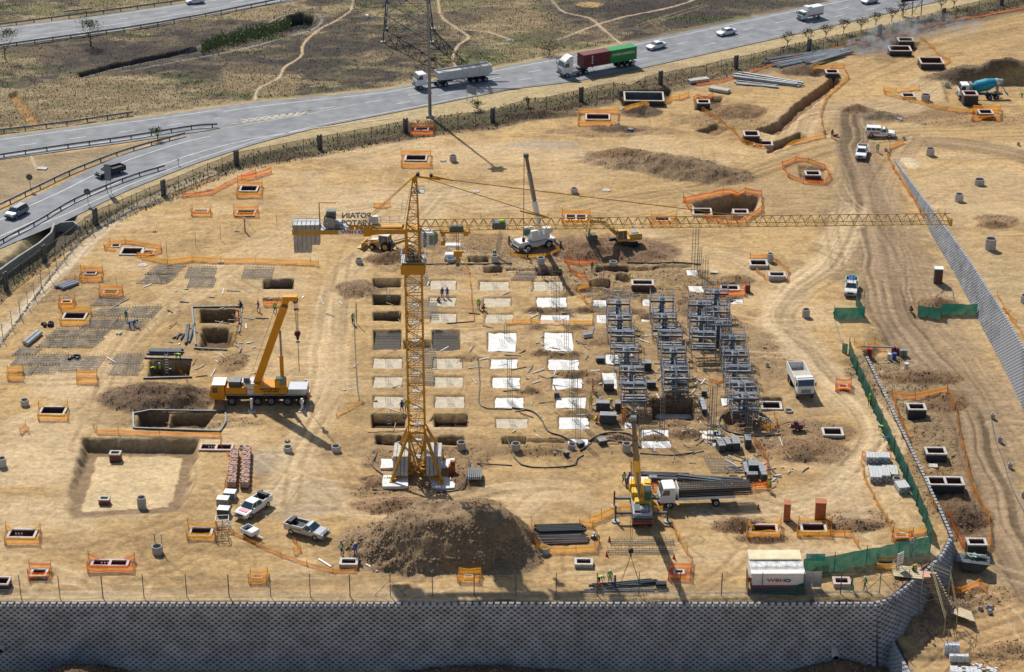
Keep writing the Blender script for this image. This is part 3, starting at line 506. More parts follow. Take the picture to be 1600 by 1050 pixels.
# clods: small dark specks, thick where the soil is rough
vc = mrng(nc.outputs['Fac'], .52, .70, 0, 1); mu = N.new('ShaderNodeMath'); mu.operation = 'MULTIPLY'; L.new(vc.outputs[0], mu.inputs[0]); rg = mrng(at.outputs['Alpha'], 0, .7, .30, 1.0); L.new(rg.outputs[0], mu.inputs[1])
dk = mrng(mu.outputs[0], 0, 1, 1, .38)
m1 = N.new('ShaderNodeMath'); m1.operation = 'MULTIPLY'; L.new(va.outputs[0], m1.inputs[0]); L.new(vb.outputs[0], m1.inputs[1])
m2 = N.new('ShaderNodeMath'); m2.operation = 'MULTIPLY'; L.new(m1.outputs[0], m2.inputs[0]); L.new(dk.outputs[0], m2.inputs[1])
mx = N.new('ShaderNodeMix'); mx.data_type = 'RGBA'; mx.blend_type = 'MULTIPLY'; mx.inputs[0].default_value = 1; L.new(at.outputs['Color'], mx.inputs[6]); L.new(m2.outputs[0], mx.inputs[7]); L.new(mx.outputs[2], b.inputs['Base Color'])
bp = N.new('ShaderNodeBump'); bp.inputs['Strength'].default_value = .7; bp.inputs['Distance'].default_value = .16; L.new(na.outputs['Fac'], bp.inputs['Height']); L.new(bp.outputs[0], b.inputs['Normal'])
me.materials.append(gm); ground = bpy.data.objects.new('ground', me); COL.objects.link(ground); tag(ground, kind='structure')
def zg(x, y):
    j = int(np.clip(np.searchsorted(Yrow, y) - 1, 0, NR - 2)); fy = (y - Yrow[j]) / (Yrow[j + 1] - Yrow[j]); z = 0
    for jj, wgt in ((j, 1 - fy), (j + 1, fy)):
        a = x / hw[jj]; i = int(np.clip(np.searchsorted(ax, a) - 1, 0, NC - 2)); fx = (a - ax[i]) / (ax[i + 1] - ax[i]); z += wgt * (GZ[jj, i] * (1 - fx) + GZ[jj, i + 1] * fx)
    return float(z)
def P(px, py, dz=0.0):                 # a place on the ground, resting on the real relief
    g = G(px, py)
    for _ in range(10):
        z = .5 * g.z + .5 * zg(g.x, g.y); X, Y = ray(px, py, z); g = Vector((X, Y, z))
    g.z = zg(g.x, g.y) + dz; return g
def PB(px, py, dz=0.0):                # same, ignoring small relief
    g = G(px, py); g.z += dz; return g
# ------------------------------------------------------------------ roads
def asphalt(name, col, var):
    m = bpy.data.materials.new(name); m.use_nodes = True; nt = m.node_tree; N = nt.nodes; L = nt.links; b = N['Principled BSDF']; b.inputs['Roughness'].default_value = .8; b.inputs['Specular IOR Level'].default_value = .3
    tc = N.new('ShaderNodeTexCoord'); mp = N.new('ShaderNodeMapping'); mp.inputs['Scale'].default_value = (.012, 1.0, 1); L.new(tc.outputs['UV'], mp.inputs[0])
    n1_ = N.new('ShaderNodeTexNoise'); n1_.inputs['Scale'].default_value = 5; n1_.inputs['Detail'].default_value = 6; n1_.inputs['Roughness'].default_value = .6; L.new(mp.outputs[0], n1_.inputs['Vector'])
    n2_ = N.new('ShaderNodeTexNoise'); n2_.inputs['Scale'].default_value = .35; n2_.inputs['Detail'].default_value = 6; L.new(tc.outputs['Object'], n2_.inputs['Vector'])
    ad = N.new('ShaderNodeMath'); ad.operation = 'ADD'; L.new(n1_.outputs['Fac'], ad.inputs[0]); L.new(n2_.outputs['Fac'], ad.inputs[1])
    mr = N.new('ShaderNodeMapRange'); mr.inputs[1].default_value = .7; mr.inputs[2].default_value = 1.3; mr.inputs[3].default_value = 1 - var; mr.inputs[4].default_value = 1 + var; L.new(ad.outputs[0], mr.inputs[0])
    mx = N.new('ShaderNodeMix'); mx.data_type = 'RGBA'; mx.blend_type = 'MULTIPLY'; mx.inputs[0].default_value = 1; mx.inputs[6].default_value = (*col, 1); L.new(mr.outputs[0], mx.inputs[7]); L.new(mx.outputs[2], b.inputs['Base Color']); return m
asph = asphalt('asphalt', (.205, .215, .235), .34); lane = mat('road_paint', (.6, .6, .57), .6, var=.3, scale=.8); laney = mat('road_paint_worn', (.45, .40, .28), .6, var=.3, scale=.8)
def yat(Pl, x): return float(np.interp(x, [p[0] for p in Pl], [p[1] for p in Pl]))
def strip(name, up, lo, xs, z, m, parent=None):
    vs = []; fs = []; uv = []; t = 0; last = None
    K = 6
    for i, x in enumerate(xs):
        a = Vector((*ray(x, yat(up, x), z), z)); c = Vector((*ray(x, yat(lo, x), z), z)); mm = (a + c) / 2; t += (mm - last).length if last is not None else 0; last = mm
        for k in range(K + 1): vs.append(a.lerp(c, k / K)); uv.append((t, k / K * (a - c).length))
        if i: o = (i - 1) * (K + 1); fs += [(o + k, o + k + 1, o + K + 2 + k, o + K + 1 + k) for k in range(K)]
    me = bpy.data.meshes.new(name); me.from_pydata([tuple(v) for v in vs], [], [f[::-1] for f in fs]); l = me.uv_layers.new(name='UVMap')
    for lp in me.loops: l.data[lp.index].uv = uv[lp.vertex_index]
    me.materials.append(m); o = bpy.data.objects.new(name, me); COL.objects.link(o); tag(o, kind='structure'); return o
xs = list(range(-380, 2150, 25))
GOREU = [(-400, 303), (0, 249), (200, 222), (330, 203), (352, 198)]
GOREL = [(-400, 520), (0, 332), (50, 308), (100, 285), (140, 264), (200, 238), (260, 219), (300, 209), (352, 200)]
xr = [x for x in xs if x >= 345] ; strip('highway', HU, HL, xr, .10, asph)
strip('highway_through_lanes', HU, GOREU, [x for x in xs if x < 345] + [345], .10, asph); strip('highway_ramp', GOREL, HL, [x for x in xs if x < 345] + [345], .10, asph)
strip('upper_highway', TU, TL, [x for x in xs if x < 1200], .10, asph)
lm = MB()
def lineof(f, x0, x1, w, dash=None, m=lane, z=.107, step=14):
    """painted line that follows f(x) -> y in the survey photo"""
    pts = [Vector((*ray(x, f(x), z), z)) for x in np.arange(x0, x1 + 1, step)]; acc = 0
    for a, b in zip(pts[:-1], pts[1:]):
        L = (b - a).length; n = (b - a).normalized(); s = Vector((-n.y, n.x, 0)) * w / 2; segs = [(0, L)]
        if dash:
            segs = []; t = 0
            while t < L:
                ph = (acc + t) % (dash[0] + dash[1])
                if ph < dash[0]: e = min(L, t + dash[0] - ph); segs.append((t, e)); t = e + 1e-3
                else: t += dash[0] + dash[1] - ph + 1e-3
        for t0, t1 in segs:
            p, q = a + n * t0, a + n * t1; lm.quad([p - s, q - s, q + s, p + s], m)
        acc += L
mixf = lambda A, B, t: (lambda x: yat(A, x) * (1 - t) + yat(B, x) * t)
lineof(mixf(HU, HL, .10), 350, 2000, .18); lineof(mixf(HU, HL, .40), 500, 2000, .16, (3, 6)); lineof(mixf(HU, HL, .66), 620, 2000, .16, (3, 6)); lineof(mixf(HU, HL, .90), 760, 2000, .15, m=laney); lineof(mixf(HU, HL, .93), -300, 760, .15)
lineof(mixf(HU, GOREU, .12), -300, 345, .16); lineof(mixf(HU, GOREU, .5), -300, 345, .15, (3, 6)); lineof(mixf(HU, GOREU, .86), -300, 340, .16)
lineof(mixf(GOREL, HL, .20), -300, 340, .16); lineof(mixf(GOREL, HL, .66), -300, 620, .16)
lineof(mixf(TU, TL, .10), -300, 600, .16); lineof(mixf(TU, TL, .38), -300, 600, .15, (3, 6)); lineof(mixf(TU, TL, .62), -300, 600, .13); lineof(mixf(TU, TL, .82), -300, 600, .15, (3, 6))
for k in range(9):
    x = 372 + k * 12; a = Vector((*ray(x, 193 - k * 1.7, .107), .107)); b_ = Vector((*ray(x + 18, 187.5 - k * 1.9, .107), .107)); c_ = Vector((*ray(x + 4, 186 - k * 1.2, .107), .107))
    for p, q in ((a, b_), (c_, b_)):
        n = (q - p).normalized(); s = Vector((-n.y, n.x, 0)) * .18; lm.quad([p - s, q - s, q + s, p + s], laney)
def seg(p0, p1, w, m=laney):
    p, q = Vector((*ray(*p0, .107), .107)), Vector((*ray(*p1, .107), .107)); n = (q - p).normalized(); s = Vector((-n.y, n.x, 0)) * w / 2; lm.quad([p - s, q - s, q + s, p + s], m)
seg((345, 201), (480, 178), .2); seg((360, 194), (480, 178), .2); seg((480, 178), (560, 162), .2)
o = lm.build('road_markings'); tag(o, kind='structure')
# ------------------------------------------------------------------ block retaining walls
def block_mesh():
    b = MB(); w, h, d = .25, .222, .30
    vs = [(-.30, 0, -h), (.30, 0, -h), (.30, 0, h), (-.30, 0, h), (-w, -d, -h), (w, -d, -h), (w, -d, h), (-w, -d, h), (-w * .8, -d - .06, -h), (w * .8, -d - .06, -h), (w * .8, -d - .06, h), (-w * .8, -d - .06, h)]
    b.add(vs, [(0, 4, 7, 3), (4, 8, 11, 7), (8, 9, 10, 11), (9, 5, 6, 10), (5, 1, 2, 6), (3, 7, 11, 10, 6, 2), (0, 1, 5, 9, 8, 4)], blockm); return b
BM = block_mesh(); BME = BM.mesh('block')
ORD = ['first', 'second', 'third', 'fourth', 'fifth', 'sixth', 'seventh', 'eighth', 'ninth', 'tenth', 'eleventh', 'twelfth', 'thirteenth']
def block_wall(name, label, pts, ztop, zbot, batter, ncap=300, hide=None):
    """pts: world XY of the top line, outward side on the right hand of travel; courses step outwards going down"""
    root = empty(name, (pts[0][0], pts[0][1], 0)); tag(root, label, 'retaining wall'); P_ = [Vector((p[0], p[1])) for p in pts]; O = Vector((pts[0][0], pts[0][1], 0))
    N_ = []
    for i in range(len(P_)):
        d = (P_[min(i + 1, len(P_) - 1)] - P_[max(i - 1, 0)]).normalized(); N_.append(Vector((d.y, -d.x)))
    cum = [0]
    for a, b in zip(P_[:-1], P_[1:]): cum.append(cum[-1] + (b - a).length)
    def at(s):
        s = min(max(s, 0), cum[-1]); i = int(min(np.searchsorted(cum, s, 'right') - 1, len(P_) - 2)); t = (s - cum[i]) / (cum[i + 1] - cum[i]); return P_[i].lerp(P_[i + 1], t), N_[i].lerp(N_[i + 1], t).normalized()
    recs = []; CHH = .30
    s = 0
    ns = int(cum[-1] / .785)
    for k in range(60):
        for q in range(ns):
            s = (q + (.5 if k % 2 else 0)) * .785; p, n = at(s); zt = ztop(s / cum[-1]); z = zt - .13 - k * CHH
            if z < zbot(s / cum[-1], p) : continue
            c = p + n * (k * CHH * batter); recs.append((c.x - O.x, c.y - O.y, z, math.atan2(n.y, n.x) + math.pi / 2))
    def key(r):
        X, Y, z = r[0] + O.x, r[1] + O.y, r[2]; u, v = proj(X, Y, z); vis = 0 < u < 1600 and 0 < v < 1050; return (not vis, Y * CS + (CH - z) * SN)
    recs.sort(key=key); n = 0
    for r in recs[:ncap]:
        o = bpy.data.objects.new('block', BME); COL.objects.link(o); setp(o, root); o.location = (r[0], r[1], r[2]); o.rotation_euler = (0, random.gauss(0, .008), r[3] + random.gauss(0, .015))
    rest = np.array(recs[ncap:]) if len(recs) > ncap else np.zeros((0, 4))
    if len(rest):
        bv = np.array(BM.v); nb = len(bv); c, s_ = np.cos(rest[:, 3:4] + rng.normal(0, .015, (len(rest), 1))), np.sin(rest[:, 3:4]); pr = rng.normal(0, .012, (len(rest), 1))
        X = bv[None, :, 0] * c - (bv[None, :, 1] + pr) * s_ + rest[:, 0:1]; Y = bv[None, :, 0] * s_ + (bv[None, :, 1] + pr) * c + rest[:, 1:2]; Z = bv[None, :, 2] + rest[:, 2:3]
        vs = np.stack([X, Y, Z], -1).reshape(-1, 3); fs = [[i + k * nb for i in f] for k in range(len(rest)) for f in BM.f]
        me = bpy.data.meshes.new('block_courses'); me.from_pydata(vs.tolist(), [], fs); me.materials.append(blockm); o = bpy.data.objects.new('block_courses', me); COL.objects.link(o); setp(o, root); o['kind'] = 'stuff'
    # core behind the blocks, coloured dark to stand in for shaded soil
    m = MB(); vs = []; steps = [at(cum[-1] * i / 90) for i in range(91)]
    for i, (p, n) in enumerate(steps):
        t = i / 90; zt = ztop(t) - .30; zb = zbot(t, p) - 1.0; q = p + n * ((zt - zb) * batter - .04)
        vs += [(p.x - n.x * .30 - O.x, p.y - n.y * .30 - O.y, zt), (p.x - n.x * .04 - O.x, p.y - n.y * .04 - O.y, zt), (q.x - O.x, q.y - O.y, zb)]
    m.add(vs, [f for i in range(90) for f in ((3 * i, 3 * i + 3, 3 * i + 4, 3 * i + 1), (3 * i + 1, 3 * i + 4, 3 * i + 5, 3 * i + 2))], concd); m.build('core', root)
    return root
def edge_pts(px_from, px_to, step=3):
    a = [p for p in EDGE]; i0, i1 = a.index(px_from), a.index(px_to); seg_ = a[i0:i1 + 1] if i0 < i1 else a[i1:i0 + 1][::-1]
    q = spline([Vector(ray(x, y, 0)) for x, y in seg_], step); return q
front = [Vector((x, YF)) for x in np.arange(-66, EX[0] - 2, 3)]
corner = edge_pts((1365, 942), (1484, 838), 4)
pl = front + corner
def zb1(t, p):
    x, y = p
    if x < EX[0] + 1: return -WALL_H
    return float(np.interp(y, RY, RV)) - 2.0 if y > YF + 1 else -WALL_H
block_wall('retaining_wall', 'tall grey block retaining wall across the whole front of the site', pl, lambda t: 0.05, zb1, .22)
block_wall('retaining_wall', 'low block retaining wall edge running behind the long green net fence', edge_pts((1484, 838), (1350, 553), 3), lambda t: 0.05, lambda t, p: float(np.interp(p[1], RY, RV)) - .3, .2)
WP = [Vector((*ray(x, y, rzpy(y)), rzpy(y))) for x, y in WALLB]; WP = spline(WP, 6)
wr = [Vector((p.x + float(np.interp(p.y, PY_, PV)) * .22, p.y)) for p in WP]
def wlen():
    c = [0]
    for a, b in zip(wr[:-1], wr[1:]): c.append(c[-1] + (b - a).length)
    return c
_c = wlen(); _zt = [float(np.interp(p.y, RY, RV) + np.interp(p.y, PY_, PV)) + .1 for p in wr]
block_wall('retaining_wall', 'long sloping grey block wall beside the haul road', [Vector((p.x, p.y)) for p in wr], lambda t: float(np.interp(t * _c[-1], _c, _zt)), lambda t, p: float(np.interp(p[1], RY, RV)) - .2, .22)
s2 = [SX0, SX1]; s2 = [Vector((SX0[0] + (SX1[0] - SX0[0]) * t - .3, SX0[1] + (SX1[1] - SX0[1]) * t)) for t in np.linspace(-.25, 1.3, 14)]
block_wall('retaining_wall', 'lower block wall below the corner with a sunlit stepped top', s2, lambda t: -4.95, lambda t, p: -WALL_H, .25)
# drain pipe poking out of the wall, weep holes
def wallpt(px, z): X, Y = ray(px, 942); return X, YF - (-z) * .22 - .4
g = MB(); a = Vector(ray(1300, 1003, -5.2) + (-5.2,)); yq = YF - 5.2 * .22 - .3; a = Vector((a.x, yq, -5.0))
g.cyl(a + Vector((0, .6, 0)), a + Vector((0, -1.7, -.25)), .36, concl, n=18, caps=False); g.cyl(a + Vector((0, .4, 0)), a + Vector((0, -1.69, -.25)), .29, tarc, n=18, caps=False); o = g.build('drain_pipe'); tag(o, 'short concrete drain pipe poking out of the shaded block wall', 'pipe')
g = MB(); a = Vector((ray(0, 942)[0], yq, -4.9)); g.cyl(a + Vector((0, .6, 0)), a + Vector((0, -.7, -.1)), .32, concl, n=18, caps=False); g.cyl(a + Vector((0, .4, 0)), a + Vector((0, -.68, -.1)), .25, concd, n=18, caps=False); o = g.build('drain_pipe'); tag(o, 'pale drain pipe at the picture edge in the front wall', 'pipe')

# ------------------------------------------------------------------ chambers
for (cx, cy, w, h, up, st, lb), (X, Y, zb, W, D, t) in zip(CHAM, CPOS):
    root = empty('inspection_chamber', (X, Y, zb), R(-1.5)); tag(root, lb, 'manhole', 'inspection chambers over the site')
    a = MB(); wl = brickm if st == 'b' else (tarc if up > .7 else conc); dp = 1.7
    for sx, sy, lx, ly in ((0, 1, W, t * .8), (0, -1, W, t * .8), (1, 0, t * .8, D - 1.6 * t), (-1, 0, t * .8, D - 1.6 * t)):
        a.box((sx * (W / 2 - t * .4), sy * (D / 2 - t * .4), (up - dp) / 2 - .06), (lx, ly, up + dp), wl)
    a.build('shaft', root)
    b_ = MB(); ii = .012
    for sx, sy, lx, ly in ((0, 1, W - 1.6 * t, ii), (0, -1, W - 1.6 * t, ii), (1, 0, ii, D - 1.6 * t), (-1, 0, ii, D - 1.6 * t)):
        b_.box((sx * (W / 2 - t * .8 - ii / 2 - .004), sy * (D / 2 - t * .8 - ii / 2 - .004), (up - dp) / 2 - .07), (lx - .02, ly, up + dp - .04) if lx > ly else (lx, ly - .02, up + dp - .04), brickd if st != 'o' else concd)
    if st == 'o':
        for q in range(3): b_.box((-W * .3 + q * W * .3, 0, -.5), (.5, .5, .6), bluep)
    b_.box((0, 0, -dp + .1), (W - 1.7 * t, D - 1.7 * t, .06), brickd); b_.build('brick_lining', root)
    c_ = MB(); rt = t * 1.15; rm = concl if random.random() < .6 else mat('rim_rose', (.55, .43, .38), .85, var=.15)
    for sx, sy, lx, ly in ((0, 1, W + .1, rt), (0, -1, W + .1, rt), (1, 0, rt, D + .1 - 2 * rt), (-1, 0, rt, D + .1 - 2 * rt)): c_.box((sx * (W / 2 + .05 - rt / 2), sy * (D / 2 + .05 - rt / 2), up + .03), (lx, ly, .18), rm)
    if st == 'x': c_.box((0, 0, up + .03), (rt, D + .1 - 2 * rt - .01, .17), rm)
    c_.build('rim', root)
    if 'pipes inside' in lb or st == 'x':
        e = MB()
        for q in range(3): e.cyl((-W * .22 + q * .35, -.1, -1.2), (-W * .22 + q * .35, -.1, .25), .07, concl, n=6)
        e.build('riser_pipe', root)
# ------------------------------------------------------------------ barrier netting
def net(label, pts, h=1.0, style='o', sag=.12, closed=False, thick=True, zoff=0.0, stakes=True, px=True):
    q = [P(x, y) for x, y in pts] if px else pts
    if closed: q = q + [q[0]]
    root = empty('barrier_netting', q[0]); tag(root, label, 'barrier', 'plastic barrier netting'); O = q[0].copy(); m = MB(); rows = 5
    cols = dict(o=[netO, netY, netO, netO, netY], y=[netO, netY, netY, netO, netY], r=[netR, netO, netY, netO, netR], s=[netR, netY, netR, netY, netR])[style]
    for a, b in zip(q[:-1], q[1:]):
        L = (b - a).length; n = max(2, int(L / 1.2)); pr = None; wx = random.uniform(-.12, .12)
        for i in range(n + 1):
            t = i / n; p = a.lerp(b, t); zz = zg(p.x, p.y) if px else p.z; top = h * (1 - sag * 4 * t * (1 - t) * random.uniform(.6, 1.3)) ; col_ = []
            dd = Vector((-(b - a).y, (b - a).x, 0)).normalized() * (.10 * math.sin(t * 9 + wx * 50))
            for r in range(rows + 1): col_.append(Vector((p.x, p.y, zz + .04 + top * r / rows)) + dd * (1 - r / rows) * 1.6 - O)
            if pr:
                for r in range(rows): m.quad([pr[r], col_[r], col_[r + 1], pr[r + 1]], cols[r])
            pr = col_
    m.build('net', root)
    if stakes:
        for p in q[:-1] if closed else q:
            k = MB(); k.cyl(p - O + Vector((0, 0, -.2)), p - O + Vector((random.uniform(-.08, .08), 0, h + random.uniform(.1, .5))), .03, rebar, n=5); k.build('stake', root)
    return root
def ringnet(label, cx, cy, w, h, style='o', H=1.0, skew=0):
    net(label, [(cx - w / 2 + skew, cy - h / 2), (cx + w / 2 + skew, cy - h / 2), (cx + w / 2, cy + h / 2), (cx - w / 2, cy + h / 2)], H, style, .10, True)
RN = [(650, 252, 46, 20, 'o', 'square net round the inlet below the lamp mast'), (659, 206, 36, 12, 'r', 'red net round the inlet at the lamp mast foot'), (389, 300, 38, 18, 'o', 'net basket round the inlet above the left sand area'), (314, 334, 30, 6, 'o', 'small net square near the ramp sign shadow'),
      (384, 334, 38, 10, 'o', 'net screen behind the braced fence post'), (142, 432, 34, 15, 'o', 'net round the small chamber by grey pipes'), (173, 459, 36, 10, 'o', 'net round the chamber touching a rebar mat'), (104, 476, 24, 10, 'o', 'net basket above the broad chamber'), (117, 498, 46, 20, 'y', 'net round the broad chamber beside black bags'),
      (83, 647, 46, 20, 'y', 'yellow net round the chamber near a lone ring'), (35, 840, 54, 22, 'y', 'yellow net round the chamber with upright pipes'), (61, 898, 34, 14, 'r', 'red-orange net round the chamber near the wall'), (172, 885, 72, 18, 'r', 'long net round the double chamber near the wall'), (402, 906, 28, 10, 'y', 'small yellow net below the parked pickups'),
      (732, 904, 34, 12, 'y', 'small net in the shade of the great soil heap'), (314, 834, 44, 18, 'y', 'net round the chamber beside the stacked crates'), (1061, 899, 34, 16, 'r', 'tight orange net below the yellow crane'), (1193, 831, 52, 20, 'y', 'yellow net by the soil heap and red cone'), (1271, 830, 52, 18, 'y', 'yellow net below the two brown cabins'),
      (1384, 885, 32, 12, 'y', 'net round the chamber beside the notice board'), (1317, 607, 24, 10, 'r', 'bright orange net right of the tipper lorry'), (1408, 841, 30, 8, 'o', 'orange net in the corner of the green fence'), (136, 594, 32, 12, 'y', 'orange net cage standing on the pale sand'), (24, 588, 24, 12, 'y', 'orange net cage near the left picture edge'),
      (1540, 180, 44, 16, 'o', 'orange net round the chamber below the mixer'), (1142, 456, 44, 12, 'r', 'sagging red-orange net beside a brown bin'), (900, 344, 44, 16, 'o', 'orange net under the jib by the white crane'), (1035, 347, 40, 12, 'o', 'orange net under the jib right of the digger'), (934, 187, 62, 20, 'o', 'four-cornered net below the container lorry')]
for cx, cy, w, h, st, lb in RN: ringnet(lb, cx, cy, w, h, st, .95, random.uniform(0, 3))
LN = [('long net round three chambers in the upper left yard', [(163, 390), (172, 382), (196, 380), (252, 388), (252, 394), (236, 400), (215, 401), (190, 398), (163, 390)], .7, 'o'), ('straight double tape running right from the three chambers', [(220, 404), (262, 413), (300, 408), (345, 411), (400, 411), (486, 414), (498, 416)], .9, 'y'),
      ('tape dropping from the inlet nets to the perimeter track', [(285, 309), (330, 304), (352, 292), (372, 282), (400, 270)], .7, 'r'), ('orange net heap at the top of the left inlet nets', [(378, 283), (400, 278), (424, 270)], 1.0, 'r'), ('net along the bank of the sunken yard', [(147, 673), (152, 678), (185, 678), (250, 681), (345, 683), (345, 696), (362, 720), (352, 760), (347, 790)], .7, 'o'),
      ('tape looping from the pickups to the pale chamber', [(340, 826), (365, 835), (400, 852), (440, 870), (480, 884), (520, 894), (555, 895), (560, 889)], .5, 'o'), ('oval net round the black chamber pit', [(1222, 260), (1232, 278), (1255, 287), (1290, 288), (1298, 278), (1288, 264), (1262, 254), (1243, 251), (1222, 260)], .8, 'r'),
      ('net round the deep excavation under the jib', [(1068, 314), (1080, 332), (1100, 342), (1130, 350), (1160, 352), (1190, 330), (1190, 307), (1164, 304), (1130, 304), (1068, 317)], 1.0, 'r'), ('tape curving from the highway fence down to the trench mouth', [(1085, 163), (1100, 175), (1125, 190), (1148, 208), (1160, 224), (1190, 232), (1240, 226), (1288, 214)], .8, 'o'),
      ('tape bending beside the diagonal trench', [(1288, 214), (1284, 196), (1282, 180), (1290, 154), (1310, 136), (1326, 122), (1318, 106), (1300, 106), (1270, 110), (1270, 118)], .8, 'o'), ('red net across the open tank mouth', [(1083, 158), (1090, 154), (1114, 151)], .9, 'r'), ('yellow tape from the open tank', [(976, 174), (1000, 168), (1035, 166), (1062, 156), (1076, 150)], 1.0, 'y'),
      ('long tape following the security fence into the distance', [(1088, 134), (1130, 128), (1170, 115), (1230, 95), (1310, 75), (1370, 62), (1430, 48), (1500, 32), (1600, 14)], .5, 'r'), ('net arching over the smoky chambers', [(1365, 70), (1395, 86)], .7, 'o'), ('net running from the smoky chambers to the crouching worker', [(1410, 54), (1430, 56), (1445, 66), (1460, 80), (1472, 92), (1484, 96), (1472, 104), (1456, 104)], .7, 'o'),
      ('triangular net round the low pale chamber', [(1436, 140), (1400, 144), (1380, 142), (1382, 148), (1420, 158), (1450, 166), (1480, 174), (1515, 176), (1560, 176)], .8, 'y'), ('tape starting at the white post by the road bend', [(1412, 224), (1390, 232), (1386, 245), (1396, 266)], .8, 'o'), ('net beside the wall head along the haul road', [(1396, 266), (1406, 280), (1418, 300), (1432, 320), (1438, 336), (1450, 352)], .9, 'o'),
      ('orange tape along the top of the sloping block wall', [(1464, 348), (1480, 378), (1500, 412), (1522, 448), (1548, 490), (1572, 525), (1600, 568)], .5, 'o'), ('net round the upright ring by the serpentine track', [(1172, 404), (1182, 424), (1194, 436), (1230, 440), (1232, 424), (1214, 412), (1200, 402), (1172, 404)], .7, 'o'),
      ('net enclosure beside the haul road, upper side', [(1394, 620), (1430, 624), (1480, 613)], 1.0, 'o'), ('net enclosure beside the haul road, side by the site wall', [(1394, 622), (1404, 650), (1416, 680), (1421, 700)], 1.0, 'o'), ('net enclosure beside the haul road, side by the ruts', [(1480, 613), (1492, 640), (1498, 680), (1508, 716), (1512, 740), (1524, 775), (1545, 810), (1548, 850), (1540, 862)], 1.0, 'o'),
      ('net round the dark chamber nearest the skip', [(1480, 802), (1496, 840), (1508, 862), (1520, 864)], 1.0, 'r'), ('slack orange net in front of the skip', [(1485, 926), (1500, 930), (1530, 916), (1542, 928)], 1.1, 'o'), ('tape round the small netted chamber and grey block stacks', [(1346, 722), (1350, 750), (1366, 780), (1385, 815), (1395, 832), (1420, 838), (1446, 832)], .8, 'y'),
      ('net behind the grey block stacks', [(1346, 716), (1366, 716), (1392, 714)], 1.0, 'r'), ('tape pulled round the dark steel stack', [(830, 820), (834, 845), (844, 860), (900, 864), (930, 862), (936, 850), (926, 824), (905, 822)], .9, 'y'), ('yellow tape from the steel stack to the yellow crane', [(922, 818), (940, 812), (960, 802), (1000, 800), (1036, 803)], 1.1, 'y'),
      ('tape running from the yellow crane down to the small net', [(1040, 808), (1052, 824), (1060, 846), (1074, 866), (1082, 880), (1080, 898)], .7, 'y'), ('striped barrier behind the rebar lorry cab', [(1004, 764), (1020, 765), (1036, 766)], 1.0, 's'), ('striped barrier behind the rebar lorry tail', [(1140, 768), (1160, 768), (1180, 765), (1200, 762), (1200, 745), (1196, 715), (1176, 688)], 1.0, 's'),
      ('tape running down between the pit columns', [(727, 412), (732, 425), (736, 450), (737, 475), (741, 502)], .5, 'y'), ('triple tape line in front of the fourth pit column', [(790, 506), (830, 505), (880, 507), (926, 507), (926, 490), (914, 472), (902, 455), (920, 450), (916, 438)], .7, 'y'), ('orange tape round the brick pits below the digger', [(882, 408), (890, 424), (902, 434), (914, 434), (920, 446)], .8, 'r'),
      ('net from the pit corner to the digger spoil', [(882, 410), (905, 414), (932, 412)], .8, 'r'), ('yellow net in front of the small dark pit', [(412, 478), (425, 478), (440, 478)], .9, 's'), ('net trailing from the deep excavation workers', [(376, 488), (374, 505), (366, 530), (352, 545)], .6, 'y'), ('orange net collapsed by the lone stake on the sand', [(32, 678), (40, 670), (46, 678)], .9, 'o'),
      ('orange net bundle below the silver pickup', [(458, 846), (464, 852), (470, 862), (460, 866)], .7, 'o'), ('net flung over the excavation lip by the ladder', [(276, 580), (286, 588), (292, 596)], .8, 'o'), ('tape along the front of the middle scaffolds', [(978, 760), (986, 745), (984, 720)], .7, 'o'), ('net on the far scaffold side by the track', [(1160, 600), (1172, 610), (1178, 590)], .8, 'o'),
      ('yellow tape beside the third scaffold line', [(1128, 470), (1136, 490), (1142, 505)], .8, 'y'), ('net loop by the hose end right of the scaffolds', [(1188, 668), (1204, 674), (1214, 664), (1210, 652)], .8, 'o'), ('net beside the cabins trailing toward the green fence', [(1290, 822), (1296, 836), (1320, 838), (1330, 838), (1342, 856)], .8, 'o'), ('orange scrap net on the upper sand behind the crane cables', [(584, 324), (600, 324), (610, 322)], .9, 'o'),
      ('orange tape tangle in the pit strip right of the road', [(1458, 790), (1464, 796), (1452, 776)], .6, 'o'), ('orange hose-like tape on the far platform', [(1555, 485), (1572, 488), (1560, 494), (1588, 504)], .4, 'o'), ('net at the wall head barrels', [(1334, 540), (1350, 546), (1366, 540), (1384, 548)], .8, 'o'), ('orange net flap near the crane base', [(1108, 596), (1120, 600), (1130, 594)], .6, 'o'), ('net rope round the white crane front', [(797, 398), (820, 404), (850, 402), (874, 392), (874, 384)], .6, 'y'),
      ('orange band crumpled at the first inlet', [(104, 440), (112, 444), (118, 436)], .6, 'o'), ('yellow rope from the fence to the striped pit', [(526, 652), (545, 642), (566, 629)], .4, 'y')]
for lb, pts, h, st in LN: net(lb, pts, h, st)
